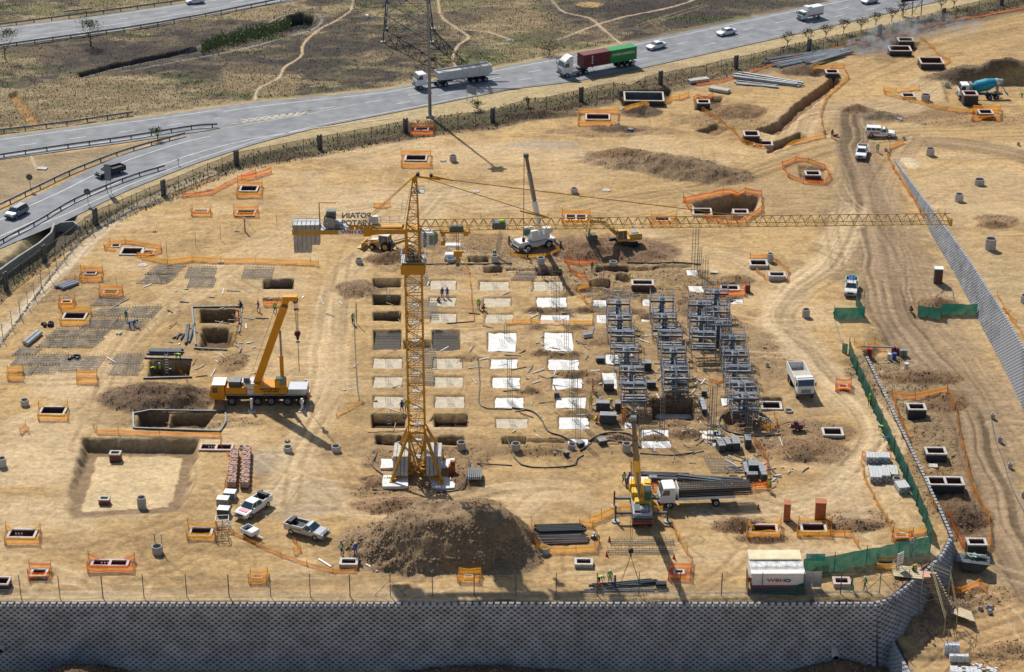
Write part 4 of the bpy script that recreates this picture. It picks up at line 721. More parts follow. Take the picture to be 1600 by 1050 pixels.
# green shade-net fences
def gnet(label, pts, h, posts=True, m=netG, name='shade_net_fence', cat='fence', postm=steeld):
    q = [P(x, y) for x, y in pts]; root = empty(name, q[0]); tag(root, label, cat); O = q[0].copy(); b = MB()
    for a, c in zip(q[:-1], q[1:]):
        L = (c - a).length; n = max(2, int(L / .7)); pr = None
        for i in range(n + 1):
            t = i / n; p = a.lerp(c, t); z = zg(p.x, p.y) - .1; w = .05 * math.sin(i * 2.1) ; w2 = .04 * math.sin(i * 1.3 + 1)
            dd = Vector((-(c - a).y, (c - a).x, 0)).normalized(); col_ = [Vector((p.x, p.y, z)) + dd * w * 3 - O, Vector((p.x, p.y, z + h * .5)) + dd * w2 * 2 - O, Vector((p.x, p.y, z + h - .05 * abs(math.sin(i * .9)))) + dd * w - O]
            if pr: b.quad([pr[0], col_[0], col_[1], pr[1]], m); b.quad([pr[1], col_[1], col_[2], pr[2]], m)
            pr = col_
    b.build('net', root); 
    for a, c in zip(q[:-1], q[1:]):
        n = max(1, round((c - a).length / 5))
        for i in range(n): p = a.lerp(c, i / n); k = MB(); zz = zg(p.x, p.y); k.cyl(Vector((p.x, p.y, zz - .3)) - O, Vector((p.x, p.y, zz + h + .35)) - O, .045, postm, n=6); k.build('post', root)
    return root
gnet('long dark green net fence along the site edge beside the haul road', [(1326, 555), (1338, 585), (1356, 625), (1376, 668), (1396, 710), (1416, 752), (1432, 790), (1446, 822), (1453, 848)], 2.4)
gnet('green net fence running from the corner behind the notice boards to the site office', [(1453, 863), (1403, 873), (1353, 883), (1303, 893), (1254, 899)], 2.3)
gnet('green net screen beside the parked crew lorry', [(1303, 498), (1350, 498), (1337, 478)], 1.9); gnet('green net screen between the haul road and the block wall', [(1434, 494), (1470, 499), (1470, 492), (1526, 492)], 1.9)
gnet('green net gathered at the head of the long fence', [(1316, 551), (1324, 552)], 1.6)
# ------------------------------------------------------------------ rings, lids, slabs
def ringmesh(r, h, m, wall=.09):
    k = MB(); k.tube((0, 0, -.05), r, r - wall, h, m, 20, mi=conc)
    k.cyl((0, 0, h - .42), (0, 0, h - .4), r - wall + .01, concd, n=20); return k
RG = [(708, 254, 11, 11, 'below the lamp mast inlet'), (897, 303, 11, 9, 'alone on the open sand above the jib'), (1446, 160, 14, 12, 'beside the triangular net'), (1480, 138, 10, 7, 'left of the mixer lorry'), (1453, 245, 13, 13, 'just right of the white post and tape'), (1530, 292, 15, 12, 'on the far platform inside a scraped circle'), (1498, 317, 13, 14, 'on the far platform nearest the wall head'),
      (1547, 393, 17, 20, 'tallest on the far platform'), (1601, 475, 14, 14, 'cut by the picture edge on the far platform'), (1259, 497, 12, 14, 'beside the crew lorry screen'), (1203, 411, 10, 15, 'upright by the serpentine track'), (845, 415, 12, 13, 'in front of the white crane'), (958, 419, 12, 8, 'on the spoil below the digger'), (1147, 343, 10, 11, 'inside the deep netted excavation'),
      (561, 413, 11, 9, 'left of the backhoe spoil'), (632, 412, 12, 9, 'just left of the tower crane collar'), (705, 412, 14, 9, 'under the white sacks right of the mast'), (773, 412, 11, 13, 'with a worker inside above the third pit column'), (450, 708, 14, 11, 'left of the pair below the orange crane'), (525, 708, 14, 12, 'at the tip of the orange crane shadow'), (626, 706, 14, 14, 'between the tower crane braces'),
      (721, 705, 14, 15, 'wrapped in mesh right of the tower crane'), (806, 705, 14, 13, 'below the third pit column'), (892, 705, 13, 12, 'tilting below the fourth pit column'), (979, 708, 14, 16, 'beside the yellow crane boom'), (39, 636, 13, 12, 'left of the yellow netted chamber'), (4, 731, 13, 16, 'cut by the picture edge in the pale sand'), (222, 796, 14, 20, 'tall one in the sunken yard'),
      (246, 868, 16, 16, 'with a pole standing in it near the orange scrap'), (851, 867, 15, 13, 'at the corner of the netted steel stack'), (1232, 646, 13, 6, 'low one by the tipper shadow'), (1401, 758, 14, 12, 'among the grey block stacks'), (379, 703, 12, 6, 'behind the brick stacks'), (1551, 655, 7, 9, 'first of four small ones along the trench by the ruts'), (1562, 692, 7, 10, 'second of four small ones along the trench by the ruts'),
      (1578, 733, 7, 10, 'third of four small ones along the trench by the ruts'), (1599, 778, 7, 10, 'last of four small ones at the picture edge'), (1288, 209, 5, 6, 'tiny one at the tape end by the green-clad worker'), (1412, 219, 5, 6, 'tiny one at the post where the tape starts'), (1384, 237, 5, 6, 'tiny one beside the lime-vested worker'), (1591, 228, 5, 6, 'tiny one with a stick at the picture edge'), (1199, 574, 6, 8, 'small one right of the scaffolds')]
for x, y, w, h, lb in RG:
    p = P(x, y - w * .2); s = scl(p.x, p.y, p.z); r = w / s / 2; H = max(.35, (h - w * .2) / s / .88); H = min(H, 2.0)
    k = ringmesh(r, H, conc if (x * 7 + y) % 3 else concl); o = k.build('concrete_ring'); o.location = p; tag(o, 'grey concrete ring ' + lb, 'concrete ring', 'precast concrete rings standing on the soil')
    if 'tilting' in lb: o.rotation_euler = (0, R(12), 0)
for x, y, w, lb in [(223, 415, 14, 'flat round white lid below the three-chamber net'), (345, 410, 11, 'flat round lid under the straight tape'), (43, 412, 4, 'x'), (947, 298, 12, 'flat white lid on the sand by the dark spoil bank'), (744, 300, 10, 'flat white lid below the crane cables'), (198, 672, 9, 'flat rusty ring above the pair of concrete rings')]:
    if lb == 'x': continue
    if 'rusty' in lb: x, y = 449, 690
    p = P(x, y); r = w / scl(p.x, p.y) / 2; k = MB(); k.cyl((0, 0, 0), (0, 0, .14), r, concl if 'rusty' not in lb else brickm, n=20); k.cyl((0, 0, .14), (0, 0, .2), r * .35, concl, n=12); o = k.build('manhole_lid'); o.location = p; tag(o, lb, 'lid')
def slabtag(i): pass
colid = {583: 'first', 584: 'first', 582: 'first', 580: 'first', 586: 'first'}
cnt = {}
for (x0, x1, y0, y1, k, dep) in PITS:
    if x1 < 640: cn = 'first'
    elif x1 < 735: cn = 'second'
    elif x1 < 830: cn = 'third'
    elif x1 < 923: cn = 'fourth'
    else: cn = None
    if k in 'tw':
        cx, cy = (x0 + x1) / 2, (y0 + y1) / 2; a = ray(cx, cy, 0); s = scl(*a); W = (x1 - x0) / s - .16; D = ray(cx, y0, 0)[1] - ray(cx, y1, 0)[1] - .16
        m = MB(); nn_ = 5; ed = [(-W / 2 + W * q / nn_, -D / 2) for q in range(nn_)] + [(W / 2, -D / 2 + D * q / 3) for q in range(3)] + [(W / 2 - W * q / nn_, D / 2) for q in range(nn_)] + [(-W / 2, D / 2 - D * q / 3) for q in range(3)]; ed = [(a_ * random.uniform(.9, 1.0), b_ * random.uniform(.86, 1.0)) for a_, b_ in ed]; n2_ = len(ed); m.add([(a_, b_, -dep + .13) for a_, b_ in ed] + [(a_, b_, -dep - .05) for a_, b_ in ed], [tuple(range(n2_))] + [(q, n2_ + q, n2_ + (q + 1) % n2_, (q + 1) % n2_) for q in range(n2_)], blindt if k == 't' else blind)
        if k == 'w' or random.random() < .8:       # starter bars and a kicker
            for q in range(4): m.bar((-.35 + q * .22, 0, -.2), (-.35 + q * .22, .05, .7 if k == 't' else .35), .03, rebarg)
            for q in range(3): m.bar((-.3 + q * .3, -.1, -dep + .14), (.2 + q * .3, -D * .35, -dep + .15), .04, rebarg)
        o = m.build('blinding_slab'); o.location = (a[0], a[1], 0); o.rotation_euler = (0, 0, R(-1)); n = cnt.get(cn, 0); cnt[cn] = n + 1
        if cn: lb = f"{'white' if k == 'w' else 'dusty'} blinding slab, {ORD[n]} from the back in the {cn} column of pits"
        else: lb = 'white blinding slab ' + ['left of the first scaffold line, farther one', 'left of the first scaffold line, nearer one', 'between the first two scaffold lines, farther one', 'between the first two scaffold lines, nearer one', 'farther one behind the yellow crane boom tip', 'nearer one below the yellow crane boom tip', 'in front of the third scaffold line with a worker on it', 'at the foot of the first scaffold line', 'left of the last scaffold tower', 'beside the highest scaffold towers', 'between the tall starter bars', 'under the tall starter bars behind the scaffolds', 'holding a dark form behind the scaffolds', 'below the bundled props', 'left of the first scaffold line beside white sacks', 'left of the first scaffold line by leaning forms'][min(n, 15)]
        tag(o, lb, 'concrete slab')
    if k == 'g':
        cx, cy = (x0 + x1) / 2, (y0 + y1) / 2; a = ray(cx, cy, 0); s = scl(*a); W = (x1 - x0) / s - .4; D = ray(cx, y0, 0)[1] - ray(cx, y1, 0)[1] - .5; m = MB()
        for q in range(26): m.bar((-W / 2 + W * q / 25, -D / 2, -.35), (-W / 2 + W * q / 25, D / 2, -.35), .035, rebarg)
        for q in range(12): m.bar((-W / 2, -D / 2 + D * q / 11, -.30), (W / 2, -D / 2 + D * q / 11, -.30), .035, rebarg)
        for q in range(26): m.bar((-W / 2 + W * q / 25, -D / 2, -1.1), (-W / 2 + W * q / 25, -D / 2, -.3), .035, rebarg)
        o = m.build('reinforcement_cage'); o.location = (a[0], a[1], 0); tag(o, 'flat reinforcement cage filling the deep pit, %s pit column' % cn, 'rebar')
m = MB(); a = P(1051, 648); m.box((0, 0, 0), (5.2, 2.0, .2), blind); o = m.build('blinding_slab'); o.location = (ray(1054, 648, -2.0)[0], ray(1054, 648, -2.0)[1], -2.0); tag(o, 'white slab in the deep pit under the second scaffold line', 'concrete slab')
# ------------------------------------------------------------------ rebar mats, cages, starter bars
def rmat(x, y, w, h, sk, lb, grp='rebar mats laid out on the sand', m_=rebarg, lift=.1):
    p = P(x, y); s = scl(p.x, p.y); W = w / s; D = ray(x, y - h / 2)[1] - ray(x, y + h / 2)[1]; S = sk / s; k = MB(); nx = int(W / .2) + 1; ny = int(D / .75) + 2
    def q(u, v, z): xx = (u - .5) * W + (v - .5) * S; yy_ = (v - .5) * D; return (xx, yy_, z + .06 * math.sin(xx * 2 + p.x))
    for i in range(nx): u = i / (nx - 1); k.bar(q(u, -.03 * random.random(), lift), q(u, 1 + .03 * random.random(), lift), .045, m_)
    for j in range(ny): v = j / (ny - 1); k.bar(q(-.02, v, lift + .04), q(1.02, v, lift + .04), .05, m_)
    for i in range(0, nx, 2): u = i / (nx - 1); k.bar(q(u, 0, lift), q(u, -.02, lift + .3), .04, m_); k.bar(q(u, 1, lift), q(u, 1.02, lift + .35), .04, m_)
    o = k.build('rebar_mat'); o.location = p; tag(o, lb, 'rebar mat', grp)
for a in [(259, 422, 46, 14, 12, 'slanted rebar mat nearest the straight tape, upper of a touching pair'), (246, 437, 46, 14, 12, 'slanted rebar mat touching the lower side of its pair'), (314, 426, 44, 16, 0, 'square rebar mat below the round lid, upper one'), (315, 442, 40, 14, 0, 'square rebar mat below the round lid, lower one'),
          (403, 427, 46, 16, 0, 'rebar mat at the right end of the straight tape'), (170, 471, 40, 13, 8, 'rebar mat directly below the netted chamber'), (173, 488, 44, 13, 10, 'rebar mat left of the two bending workers'), (223, 488, 46, 16, 8, 'rebar mat behind the two bending workers'), (155, 506, 44, 14, 10, 'rebar mat left below the bending workers'), (201, 507, 48, 14, 8, 'rebar mat under the bending workers'),
          (104, 521, 46, 12, 10, 'rebar mat below the black bags, upper left'), (148, 522, 36, 11, 8, 'rebar mat below the black bags, upper right'), (87, 536, 44, 14, 10, 'rebar mat below the black bags, lower left'), (130, 536, 48, 14, 12, 'rebar mat below the black bags, lower right'), (42, 550, 34, 11, 5, 'small rebar mat beside the long grey pipe'),
          (38, 564, 32, 13, 5, 'small dusty rebar mat above the orange cage'), (78, 563, 48, 16, 8, 'broad rebar mat left of the black clamps'), (71, 578, 36, 12, 5, 'rebar mat between the two orange cages'), (42, 580, 24, 12, 5, 'small rebar mat touching the orange cage'), (128, 569, 58, 22, 6, 'large rebar mat with black clamps on it'), (200, 561, 46, 15, 6, 'rebar mat left of the worker pit, upper'), (197, 578, 45, 16, 4, 'rebar mat left of the worker pit, lower'),
          (650, 440, 36, 15, 0, 'rebar mat behind the tower mast, farthest'), (660, 484, 46, 26, -6, 'leaning rebar mats behind the tower mast'), (661, 560, 40, 30, -4, 'rebar mat behind the tower mast beside the dusty slabs'), (660, 590, 36, 20, -4, 'rebar mat behind the tower mast, nearest'), (1128, 728, 44, 22, -8, 'loose open rebar grid behind the rebar lorry'), (820, 432, 34, 12, 8, 'tangled rebar grid left of the purple-clad worker'), (958, 459, 104, 12, 4, 'long grey reinforcement bed behind the first scaffold'), (925, 478, 20, 6, 0, 'rebar mat at the corner of the yellow tape'), (940, 484, 40, 8, 4, 'second grey reinforcement bed behind the first scaffold'),
          (1003, 848, 98, 7, 0, 'long flat rebar cage lying behind the hook block'), (1000, 862, 100, 7, 0, 'long flat rebar cage lying beside the red cones'), (1010, 922, 60, 5, 0, 'long flat rebar cage beside the bundled pipes')]: rmat(*a)
def cage(x, yb, yt, w, lb, n=3, mm=rebarg):
    p = P(x, yb); H = hgt(yt, p.y) - p.z; s = scl(p.x, p.y); W = w / s; k = MB()
    for i in range(n):
        for j in (0, 1):
            k.bar((-W / 2 + W * i / (n - 1), j * W * .8, -.3), (-W / 2 + W * i / (n - 1) + random.uniform(-.05, .05), j * W * .8, H * random.uniform(.93, 1)), .04, mm)
    z = .3
    while z < H * .9: k.bar((-W / 2, 0, z), (W / 2, 0, z), .025, mm); k.bar((-W / 2, 0, z), (-W / 2, W * .8, z), .025, mm); k.bar((W / 2, 0, z), (W / 2, W * .8, z), .025, mm); z += .55
    o = k.build('column_cage'); o.location = p; tag(o, lb, 'rebar cage', 'column reinforcement cages standing upright')
for a in [(867, 475, 417, 10, 'column cage on the second white slab of the fourth pit column'), (869, 500, 440, 10, 'column cage on the third white slab of the fourth pit column'), (893, 630, 548, 6, 'tall column cage above the orange-trousered workers'), (898, 658, 585, 7, 'tall column cage third from the front in the fourth pit column'), (903, 690, 622, 7, 'column cage at the front of the fourth pit column'), (792, 530, 505, 8, 'short column cage on the largest white slab of the third pit column'), (796, 602, 560, 6, 'column cage above the third pit column middle'), (797, 630, 592, 7, 'column cage on a slab of the third pit column near the front'),
          (1085, 425, 352, 9, 'tallest bundle of column bars behind the scaffolds'), (1092, 430, 385, 6, 'thin column bars just right of the tallest bundle'), (1101, 452, 400, 8, 'column bars above the third scaffold line'), (1108, 660, 606, 7, 'tall open bars left of the last scaffold'), (1115, 672, 600, 7, 'tall open bars nearest the last scaffold'), (1034, 692, 620, 7, 'column bars rising from the near white slab'), (1002, 690, 636, 7, 'column bars left of the near white slab'), (990, 668, 620, 7, 'column bars beside the yellow boom tip'), (1170, 694, 640, 8, 'column bars at the foot of the last scaffold'),
          (1063, 650, 600, 8, 'column bars at the right of the deep scaffold pit'), (885, 545, 500, 6, 'column bars on the large white slab of the fourth pit column'), (1060, 640, 590, 6, 'column bars behind the deep scaffold pit'), (940, 452, 418, 6, 'column bars in the brick pit'), (1110, 692, 650, 9, 'column bars beside the blue helmeted worker'), (1132, 560, 480, 7, 'column bars inside the highest scaffold'), (982, 600, 560, 6, 'column bars inside the first scaffold line')]: cage(*a)
# ------------------------------------------------------------------ scaffold towers
def scaffold(W=3.0, D=2.2, H=4.6, form=True, label=None):
    root = empty('scaffold_tower', (0, 0, 0))
    for ix in (-1, 0, 1):
        for iy in (-1, 1):
            k = MB(); k.cyl((ix * W / 2, iy * D / 2, 0), (ix * W / 2, iy * D / 2, H + (.1 if ix else -.6)), .045, galv, n=5); k.build('standard', root)
    for z in (.5, 1.5, 2.5, 3.5, 4.05, 4.5):
        if z > H: continue
        k = MB()
        for iy in (-1, 1): k.cyl((-W / 2, iy * D / 2, z), (W / 2, iy * D / 2, z), .035, galv, n=4)
        for ix in (-1, 0, 1): k.cyl((ix * W / 2, -D / 2, z), (ix * W / 2, D / 2, z), .035, galv, n=4)
        k.build('ledger', root)
    for sx in (-1, 1):
        k = MB(); k.cyl((sx * W / 2, -D / 2, .5), (sx * W / 2, D / 2, 2.5), .03, galv, n=4); k.cyl((sx * W / 2, D / 2, 2.5), (sx * W / 2, -D / 2, 4.4), .03, galv, n=4); k.build('brace', root)
    for z, ys in ((3.45, (-.85, -.55, .55, .85)), (1.6, (-.85, -.5, .1, .75))):
        for y in ys:
            k = MB(); k.box((0, y * D / 2 * 1.05, z + .03), (W - .1, .28, .06), galv if random.random() < .6 else steel); k.build('plank', root)
    for z in (3.6, 1.75):
        k = MB(); k.box((0, -D / 2 - .05, z), (W, .03, .28), steeld); k.build('toe_board', root)
    if form:
        k = MB(); k.box((0, 0, 1.9), (.62, .62, 3.6), steeld)
        for z in (.5, 1.1, 1.7, 2.3, 2.9, 3.5): k.box((0, 0, z), (1.0, 1.0, .12), steel)
        k.build('column_formwork', root)
    return tag(root, label, 'scaffold', 'steel scaffold towers round the columns')
SA, SB = scaffold(3.3, 2.3, 4.7, True), scaffold(3.3, 2.5, 4.9, False)
SPOS = [('A', [(965, 506), (967, 531), (972, 556), (978, 582), (986, 613), (989, 640)]), ('B', [(1033, 500), (1037, 526), (1046, 556), (1051, 583), (1053, 612), (1054, 643)]), ('C', [(1118, 488), (1092, 508), (1120, 515), (1095, 533), (1122, 540), (1098, 558)]), ('D', [(1143, 563), (1147, 588), (1151, 612), (1157, 638), (1162, 666)])]
NM = dict(A='first scaffold line, nearest the white slabs', B='second scaffold line', C='third scaffold line with paired towers', D='last scaffold line beside the tipper'); first = {SA.name: True, SB.name: True}
for L_, ps in SPOS:
    for i, (x, y) in enumerate(ps):
        src = SA if (i + len(L_)) % 3 else SB; lb = f'scaffold tower {ORD[i]} from the back of the {NM[L_]}'; p = P(x, y); zz = min(p.z, 0) if y < 640 else 0
        if first.get(src.name): first[src.name] = False; o = src; o.location = (p.x, p.y, zz); o.rotation_euler = (0, 0, R(-2)); o['label'] = lb
        else: o = dup(src, (p.x, p.y, zz), R(random.uniform(-4, 1)), lb)
# ------------------------------------------------------------------ tower crane
def lattice(k, a, b, W, D, n, m, leg=.12, br=.06, tri=False, x_=False):
    a, b = Vector(a), Vector(b); ax_ = (b - a).normalized(); up = Vector((0, 0, 1)) if abs(ax_.z) < .9 else Vector((0, 1, 0)); s = ax_.cross(up).normalized(); t = s.cross(ax_).normalized()
    cr = [(-W / 2, -D / 2), (W / 2, -D / 2), (W / 2, D / 2), (-W / 2, D / 2)] if not tri else [(-W / 2, 0), (W / 2, 0), (0, D)]
    pt = lambda c, u: a.lerp(b, u) + s * c[0] + t * c[1]
    for c in cr: k.bar(pt(c, 0), pt(c, 1), leg, m)
    for i in range(n):
        u0, u1 = i / n, (i + 1) / n
        for j in range(len(cr)):
            c, d = cr[j], cr[(j + 1) % len(cr)]
            if tri and j:
                um = (u0 + u1) / 2; lo, hi = (c, d) if j == 1 else (d, c); k.bar(pt(lo, u0), pt(hi, um), br, m); k.bar(pt(hi, um), pt(lo, u1), br, m)
            else:
                k.bar(pt(c, u0), pt(d, u0), br, m); k.bar(pt(c, u0) if (i + j) % 2 else pt(d, u0), pt(d, u1) if (i + j) % 2 else pt(c, u1), br, m)
    return k
B0 = ray(653, 739); BX, BY = B0; TC = empty('tower_crane', (BX, BY, 0), 0); tag(TC, 'tall yellow tower crane with a long lattice jib reaching over the haul road', 'crane')
zz = lambda py, dy=0: hgt(py, BY + dy)
zc0, zc1 = zz(423), zz(407); zj = zz(357); zap = zz(276); ZM = zc0
k = MB(); lattice(k, (0, 0, .9), (0, 0, ZM), 1.95, 1.95, 22, craney, .17, .08); k.build('mast', TC)
k = MB()
for i in range(1, 12): k.box((.1, .1, ZM * i / 12), (.9, .9, .05), steel); k.bar((-.25, .2, ZM * (i - 1) / 12 + .1), (.2, .2, ZM * i / 12), .05, galv); k.bar((.15, .2, ZM * (i - 1) / 12 + .1), (.6, .2, ZM * i / 12), .05, galv)
k.build('mast_ladder', TC)
k = MB(); fs_ = 3.05
for sx, sy in ((1, 1), (1, -1), (-1, 1), (-1, -1)):
    k.bar((0, 0, .65), (sx * fs_, sy * fs_, .55), .38, craney, .45); k.box((sx * fs_, sy * fs_, .35), (.6, .6, .5), craney)
k.build('base_frame', TC)
for sx, sy in ((1, 1), (1, -1), (-1, 1), (-1, -1)):
    k = MB(); k.bar((sx * .95, sy * .95, 6.3), (sx * fs_, sy * fs_, .7), .3, craney); k.build('brace', TC)
k = MB()
for z in (6.2,): 
    for a in ((-1, -1, 1, -1), (1, -1, 1, 1), (1, 1, -1, 1), (-1, 1, -1, -1)): k.bar((a[0], a[1], z), (a[2], a[3], z), .3, craney)
for sx in (-1, 1): k.bar((sx * .95, -.95, 4.6), (0, -.95, .9), .16, craney); k.bar((sx * .95, .95, 4.6), (0, .95, .9), .16, craney)
k.bar((-.9, -.95, 6.1), (.9, -.95, 3.6), .16, craney); k.build('base_bracing', TC)
for sx in (-1, 1):
    for j in range(4):
        k = MB(); x = sx * (1.35 + j * .47); hh = 2.0; yh = 2.5
        k.add([(x - .21, -yh, .95), (x + .21, -yh, .95), (x + .21, yh, .95), (x - .21, yh, .95), (x - .21, -yh * .45, .95 + hh), (x + .21, -yh * .45, .95 + hh), (x + .21, yh, .95 + hh), (x - .21, yh, .95 + hh)], MB.BOXF, concl); k.build('ballast_block', TC, bevel=.03)
# climbing collar, slewing ring, cab section
k = MB(); k.box((0, 0, (zc0 + zc1) / 2), (2.9, 2.7, zc1 - zc0), craney); k.box((0, 0, zc1 + .15), (2.2, 2.2, .3), steeld); k.build('slewing_platform', TC, bevel=.08)
zm2 = zj - .1; k = MB(); lattice(k, (0, 0, zc1), (0, 0, zm2), 1.55, 1.5, 3, craney, .26, .1); k.box((0, 0, zj + .05), (2.0, 1.9, .35), craney); k.build('pivot_frame', TC)
k = MB(); k.cyl((-.2, -.8, zc1 + .3), (-.2, -.8, zc1 + 1.3), .35, steeld, n=10); k.cyl((.35, -.8, zc1 + .3), (.35, -.8, zc1 + 1.2), .3, steeld, n=10); k.build('slewing_motor', TC)
k = MB(); k.box((.0, 0, zc1 + .2), (2.8, 2.6, .06), steel)
for a in ((-1.4, -1.3, 1.4, -1.3), (1.4, -1.3, 1.4, 1.3), (-1.4, -1.3, -1.4, 1.3)):
    k.bar((a[0], a[1], zc1 + 1.2), (a[2], a[3], zc1 + 1.2), .04, galv); k.bar((a[0], a[1], zc1 + .7), (a[2], a[3], zc1 + .7), .04, galv); k.bar((a[0], a[1], zc1 + .2), (a[0], a[1], zc1 + 1.2), .04, galv)
k.build('walkway', TC)
cabx = 1.0; ct, cb = zz(357), zz(378)
k = MB(); k.prism([(cabx, cb), (cabx, ct), (cabx + 1.35, ct), (cabx + 1.55, ct - .1), (cabx + 1.55, cb - .02), (cabx + 1.2, cb - .05)], -1.5, -.1, offw); cabo = k.build('cab', TC, bevel=.06)
k = MB(); n_ = 10; pts = [(cabx + 1.56 + .50 * math.sin(math.pi * i / n_), ct - .1 - (ct - cb - .15) * i / n_) for i in range(n_ + 1)]; k.prism(pts, -1.4, -.2, glassg); k.build('cab_window', TC)
k = MB(); k.quad([(cabx + 1.0, -1.515, cb + .25), (cabx + 1.5, -1.515, cb + .25), (cabx + 1.5, -1.515, ct - .25), (cabx + 1.0, -1.515, ct - .25)], glassg); k.build('side_window', TC)
text('POTAIN', .52, blackp, TC, (cabx + .55, -1.53, (ct + cb) / 2), (R(90), R(-90), 0), .01, .01)
# tower head
k = MB(); za = zap
legs = [((-.78, -.75), (-.0, 0)), ((-.78, .75), (-.0, 0)), ((.72, -.7), (.45, -.12)), ((.72, .7), (.45, .12))]; zt_ = za - .5
for (b0, t0) in legs: k.bar((b0[0], b0[1], zj), (t0[0] + .15, t0[1], zt_), .17, craney)
nn = 7
for i in range(nn):
    u0, u1 = i / nn, (i + 1) / nn
    L0 = [Vector((l[0][0], l[0][1], zj)).lerp(Vector((l[1][0] + .15, l[1][1], zt_)), u0) for l in legs]; L1 = [Vector((l[0][0], l[0][1], zj)).lerp(Vector((l[1][0] + .15, l[1][1], zt_)), u1) for l in legs]
    for a, b in ((0, 2), (1, 3), (0, 1), (2, 3)): k.bar(L0[a], L0[b], .07, craney); k.bar(L0[a] if i % 2 else L0[b], L1[b] if i % 2 else L1[a], .06, craney)
k.prism([(.0, zt_ - .2), (.6, zt_ - .2), (.75, za), (.85, za + .35), (.55, za + .35), (.1, za - .1)], -.2, .2, craney); k.cyl((.75, -.25, za + .3), (.75, .25, za + .3), .22, blackp, n=12); k.build('tower_head', TC)
k = MB()
for z in (0, .45, .9): k.bar((.3, -.9, zt_ - 1.2 + z), (1.5, -.9, zt_ - 1.2 + z), .05, galv); k.bar((1.5, -.9, zt_ - 1.2 + z), (1.5, .6, zt_ - 1.2 + z), .05, galv)
for x in (.3, .9, 1.5): k.bar((x, -.9, zt_ - 1.2), (x, -.9, zt_ - .3), .05, galv)
k.box((.9, -.2, zt_ - 1.25), (1.2, 1.4, .06), steel)
for z in (0, .4, .8, 1.2, 1.6): k.bar((-1.3 + z * .15, -.5, zj + 2.2 + z), (-.75 + z * .15, -.5, zj + 2.2 + z), .04, galv)
k.bar((-1.3, -.5, zj + 2.2), (-1.0, -.5, zj + 4), .04, galv); k.bar((-.9, -.5, zj + 1.4), (-.2, -.5, zj + 5), .05, galv); k.build('head_platform', TC)
# jib and counter-jib turn slightly about the mast
JY = R(1.1); ca, sa = math.cos(JY), math.sin(JY); J = empty('upperworks', (0, 0, 0)); 
JM = Matrix.Rotation(JY, 4, 'Z')
def jb(k, nm, par=None): 
    k.v = [tuple(JM @ Vector(v)) for v in k.v]; return k.build(nm, par or TC)
bpy.data.objects.remove(J)
tipx = 0; 
for x in np.arange(40, 90, .25):
    v = JM @ Vector((x, 0, zj)); 
    if proj(BX + v.x, BY + v.y, v.z)[0] > 1482: tipx = x; break
k = MB(); npan = int(tipx / 1.15); zjt = zj + 1.15; lattice(k, (1.0, 0, zj), (tipx, 0, zj + .3), 1.25, 1.15, npan, jiby, .095, .05, tri=True); jb(k, 'jib')
k = MB(); k.box((tipx + .1, 0, zj + .5), (.3, 1.3, .9), jiby); k.bar((tipx - .6, 0, zj + 1.2), (tipx - .6, 0, zj + 1.9), .06, jiby); jb(k, 'jib_nose')
k = MB()
for px_ in (758, 800, 860, 1190): x = (px_ - 654) / 12.9; k.bar((x, 0, zjt), (x, 0, zjt + .7), .05, jiby)
x = 10.2; k.box((x, 0, zj + .45), (1.6, 1.2, .8), steeld); k.box((x + .3, -.2, zj + .8), (.5, .5, .7), CL['lime']); jb(k, 'hoist_trolley_winch')
k = MB(); x = 5.0; k.box((x, 0, zj - .25), (3.6, 1.7, .22), craney); k.box((x + .2, -.5, zj + .2), (1.6, .5, .6), steeld)
for xx in (3.6, 6.3): k.box((xx, 0, zj - .5), (.5, 1.3, .5), craney)
jb(k, 'trolley')
k = MB(); hz = zz(392)
for dx in (-.1, .1): k.cyl((5.3 + dx, -.2, zj - .4), (5.3 + dx, -.2, hz), .03, blackp, n=4)
k.cyl((3.6, -.2, zj - .6), (3.6, -.2, zz(376)), .03, blackp, n=4); jb(k, 'hoist_rope')
k = MB(); k.box((5.3, -.2, hz - .3), (1.0, .35, .7), craney); k.box((5.3, -.2, hz - 1.0), (.4, .25, .9), craney); k.cyl((5.3, -.35, hz - 1.7), (5.3, -.05, hz - 1.7), .25, steeld, n=8); k.box((3.6, -.2, zz(376) - .2), (.5, .3, .6), craney); jb(k, 'hook_block')
cj = (654 - 474) / 12.75
k = MB()
for sy in (-1, 1): k.box((-cj / 2 - .4, sy * .75, zj - .05), (cj - .8, .18, .62), craney)
for x in np.arange(-cj + .3, -1, 1.4): k.bar((x, -.75, zj), (x, .75, zj), .12, craney)
k.prism([(-1, zj + .2), (-4.6, zj + .32), (-5.2, zj + .55), (-5.2, zj - .55), (-4.6, zj - .4), (-1, zj - .2)], -.95, -.8, craney); k.box((-5.3, -.9, zj), (.9, .2, 1.15), craney); k.box((-3, 0, zj + .38), (3.6, 1.3, .12), craney); jb(k, 'counter_jib')
for i in range(6):
    k = MB(); x = -cj + .35 + i * .52; h_ = 2.9 if i < 4 else 1.9; k.box((x, 0, zj - h_ / 2 + .15), (.48, 1.3, h_), conc); k.box((x, 0, zj + .5), (.46, 1.9, .75), steel); jb(k, 'counterweight')
k = MB(); x0 = -cj + .1
for z in (.95, 1.45): k.bar((x0, -1.1, zj + z), (x0 + 3.2, -1.1, zj + z), .04, galv); k.bar((x0, 1.1, zj + z), (x0 + 3.2, 1.1, zj + z), .04, galv); k.bar((x0, -1.1, zj + z), (x0, 1.1, zj + z), .04, galv)
for i in range(7): k.bar((x0 + i * .53, -1.1, zj + .3), (x0 + i * .53, -1.1, zj + 1.45), .04, galv)
x1 = -cj + 3.4
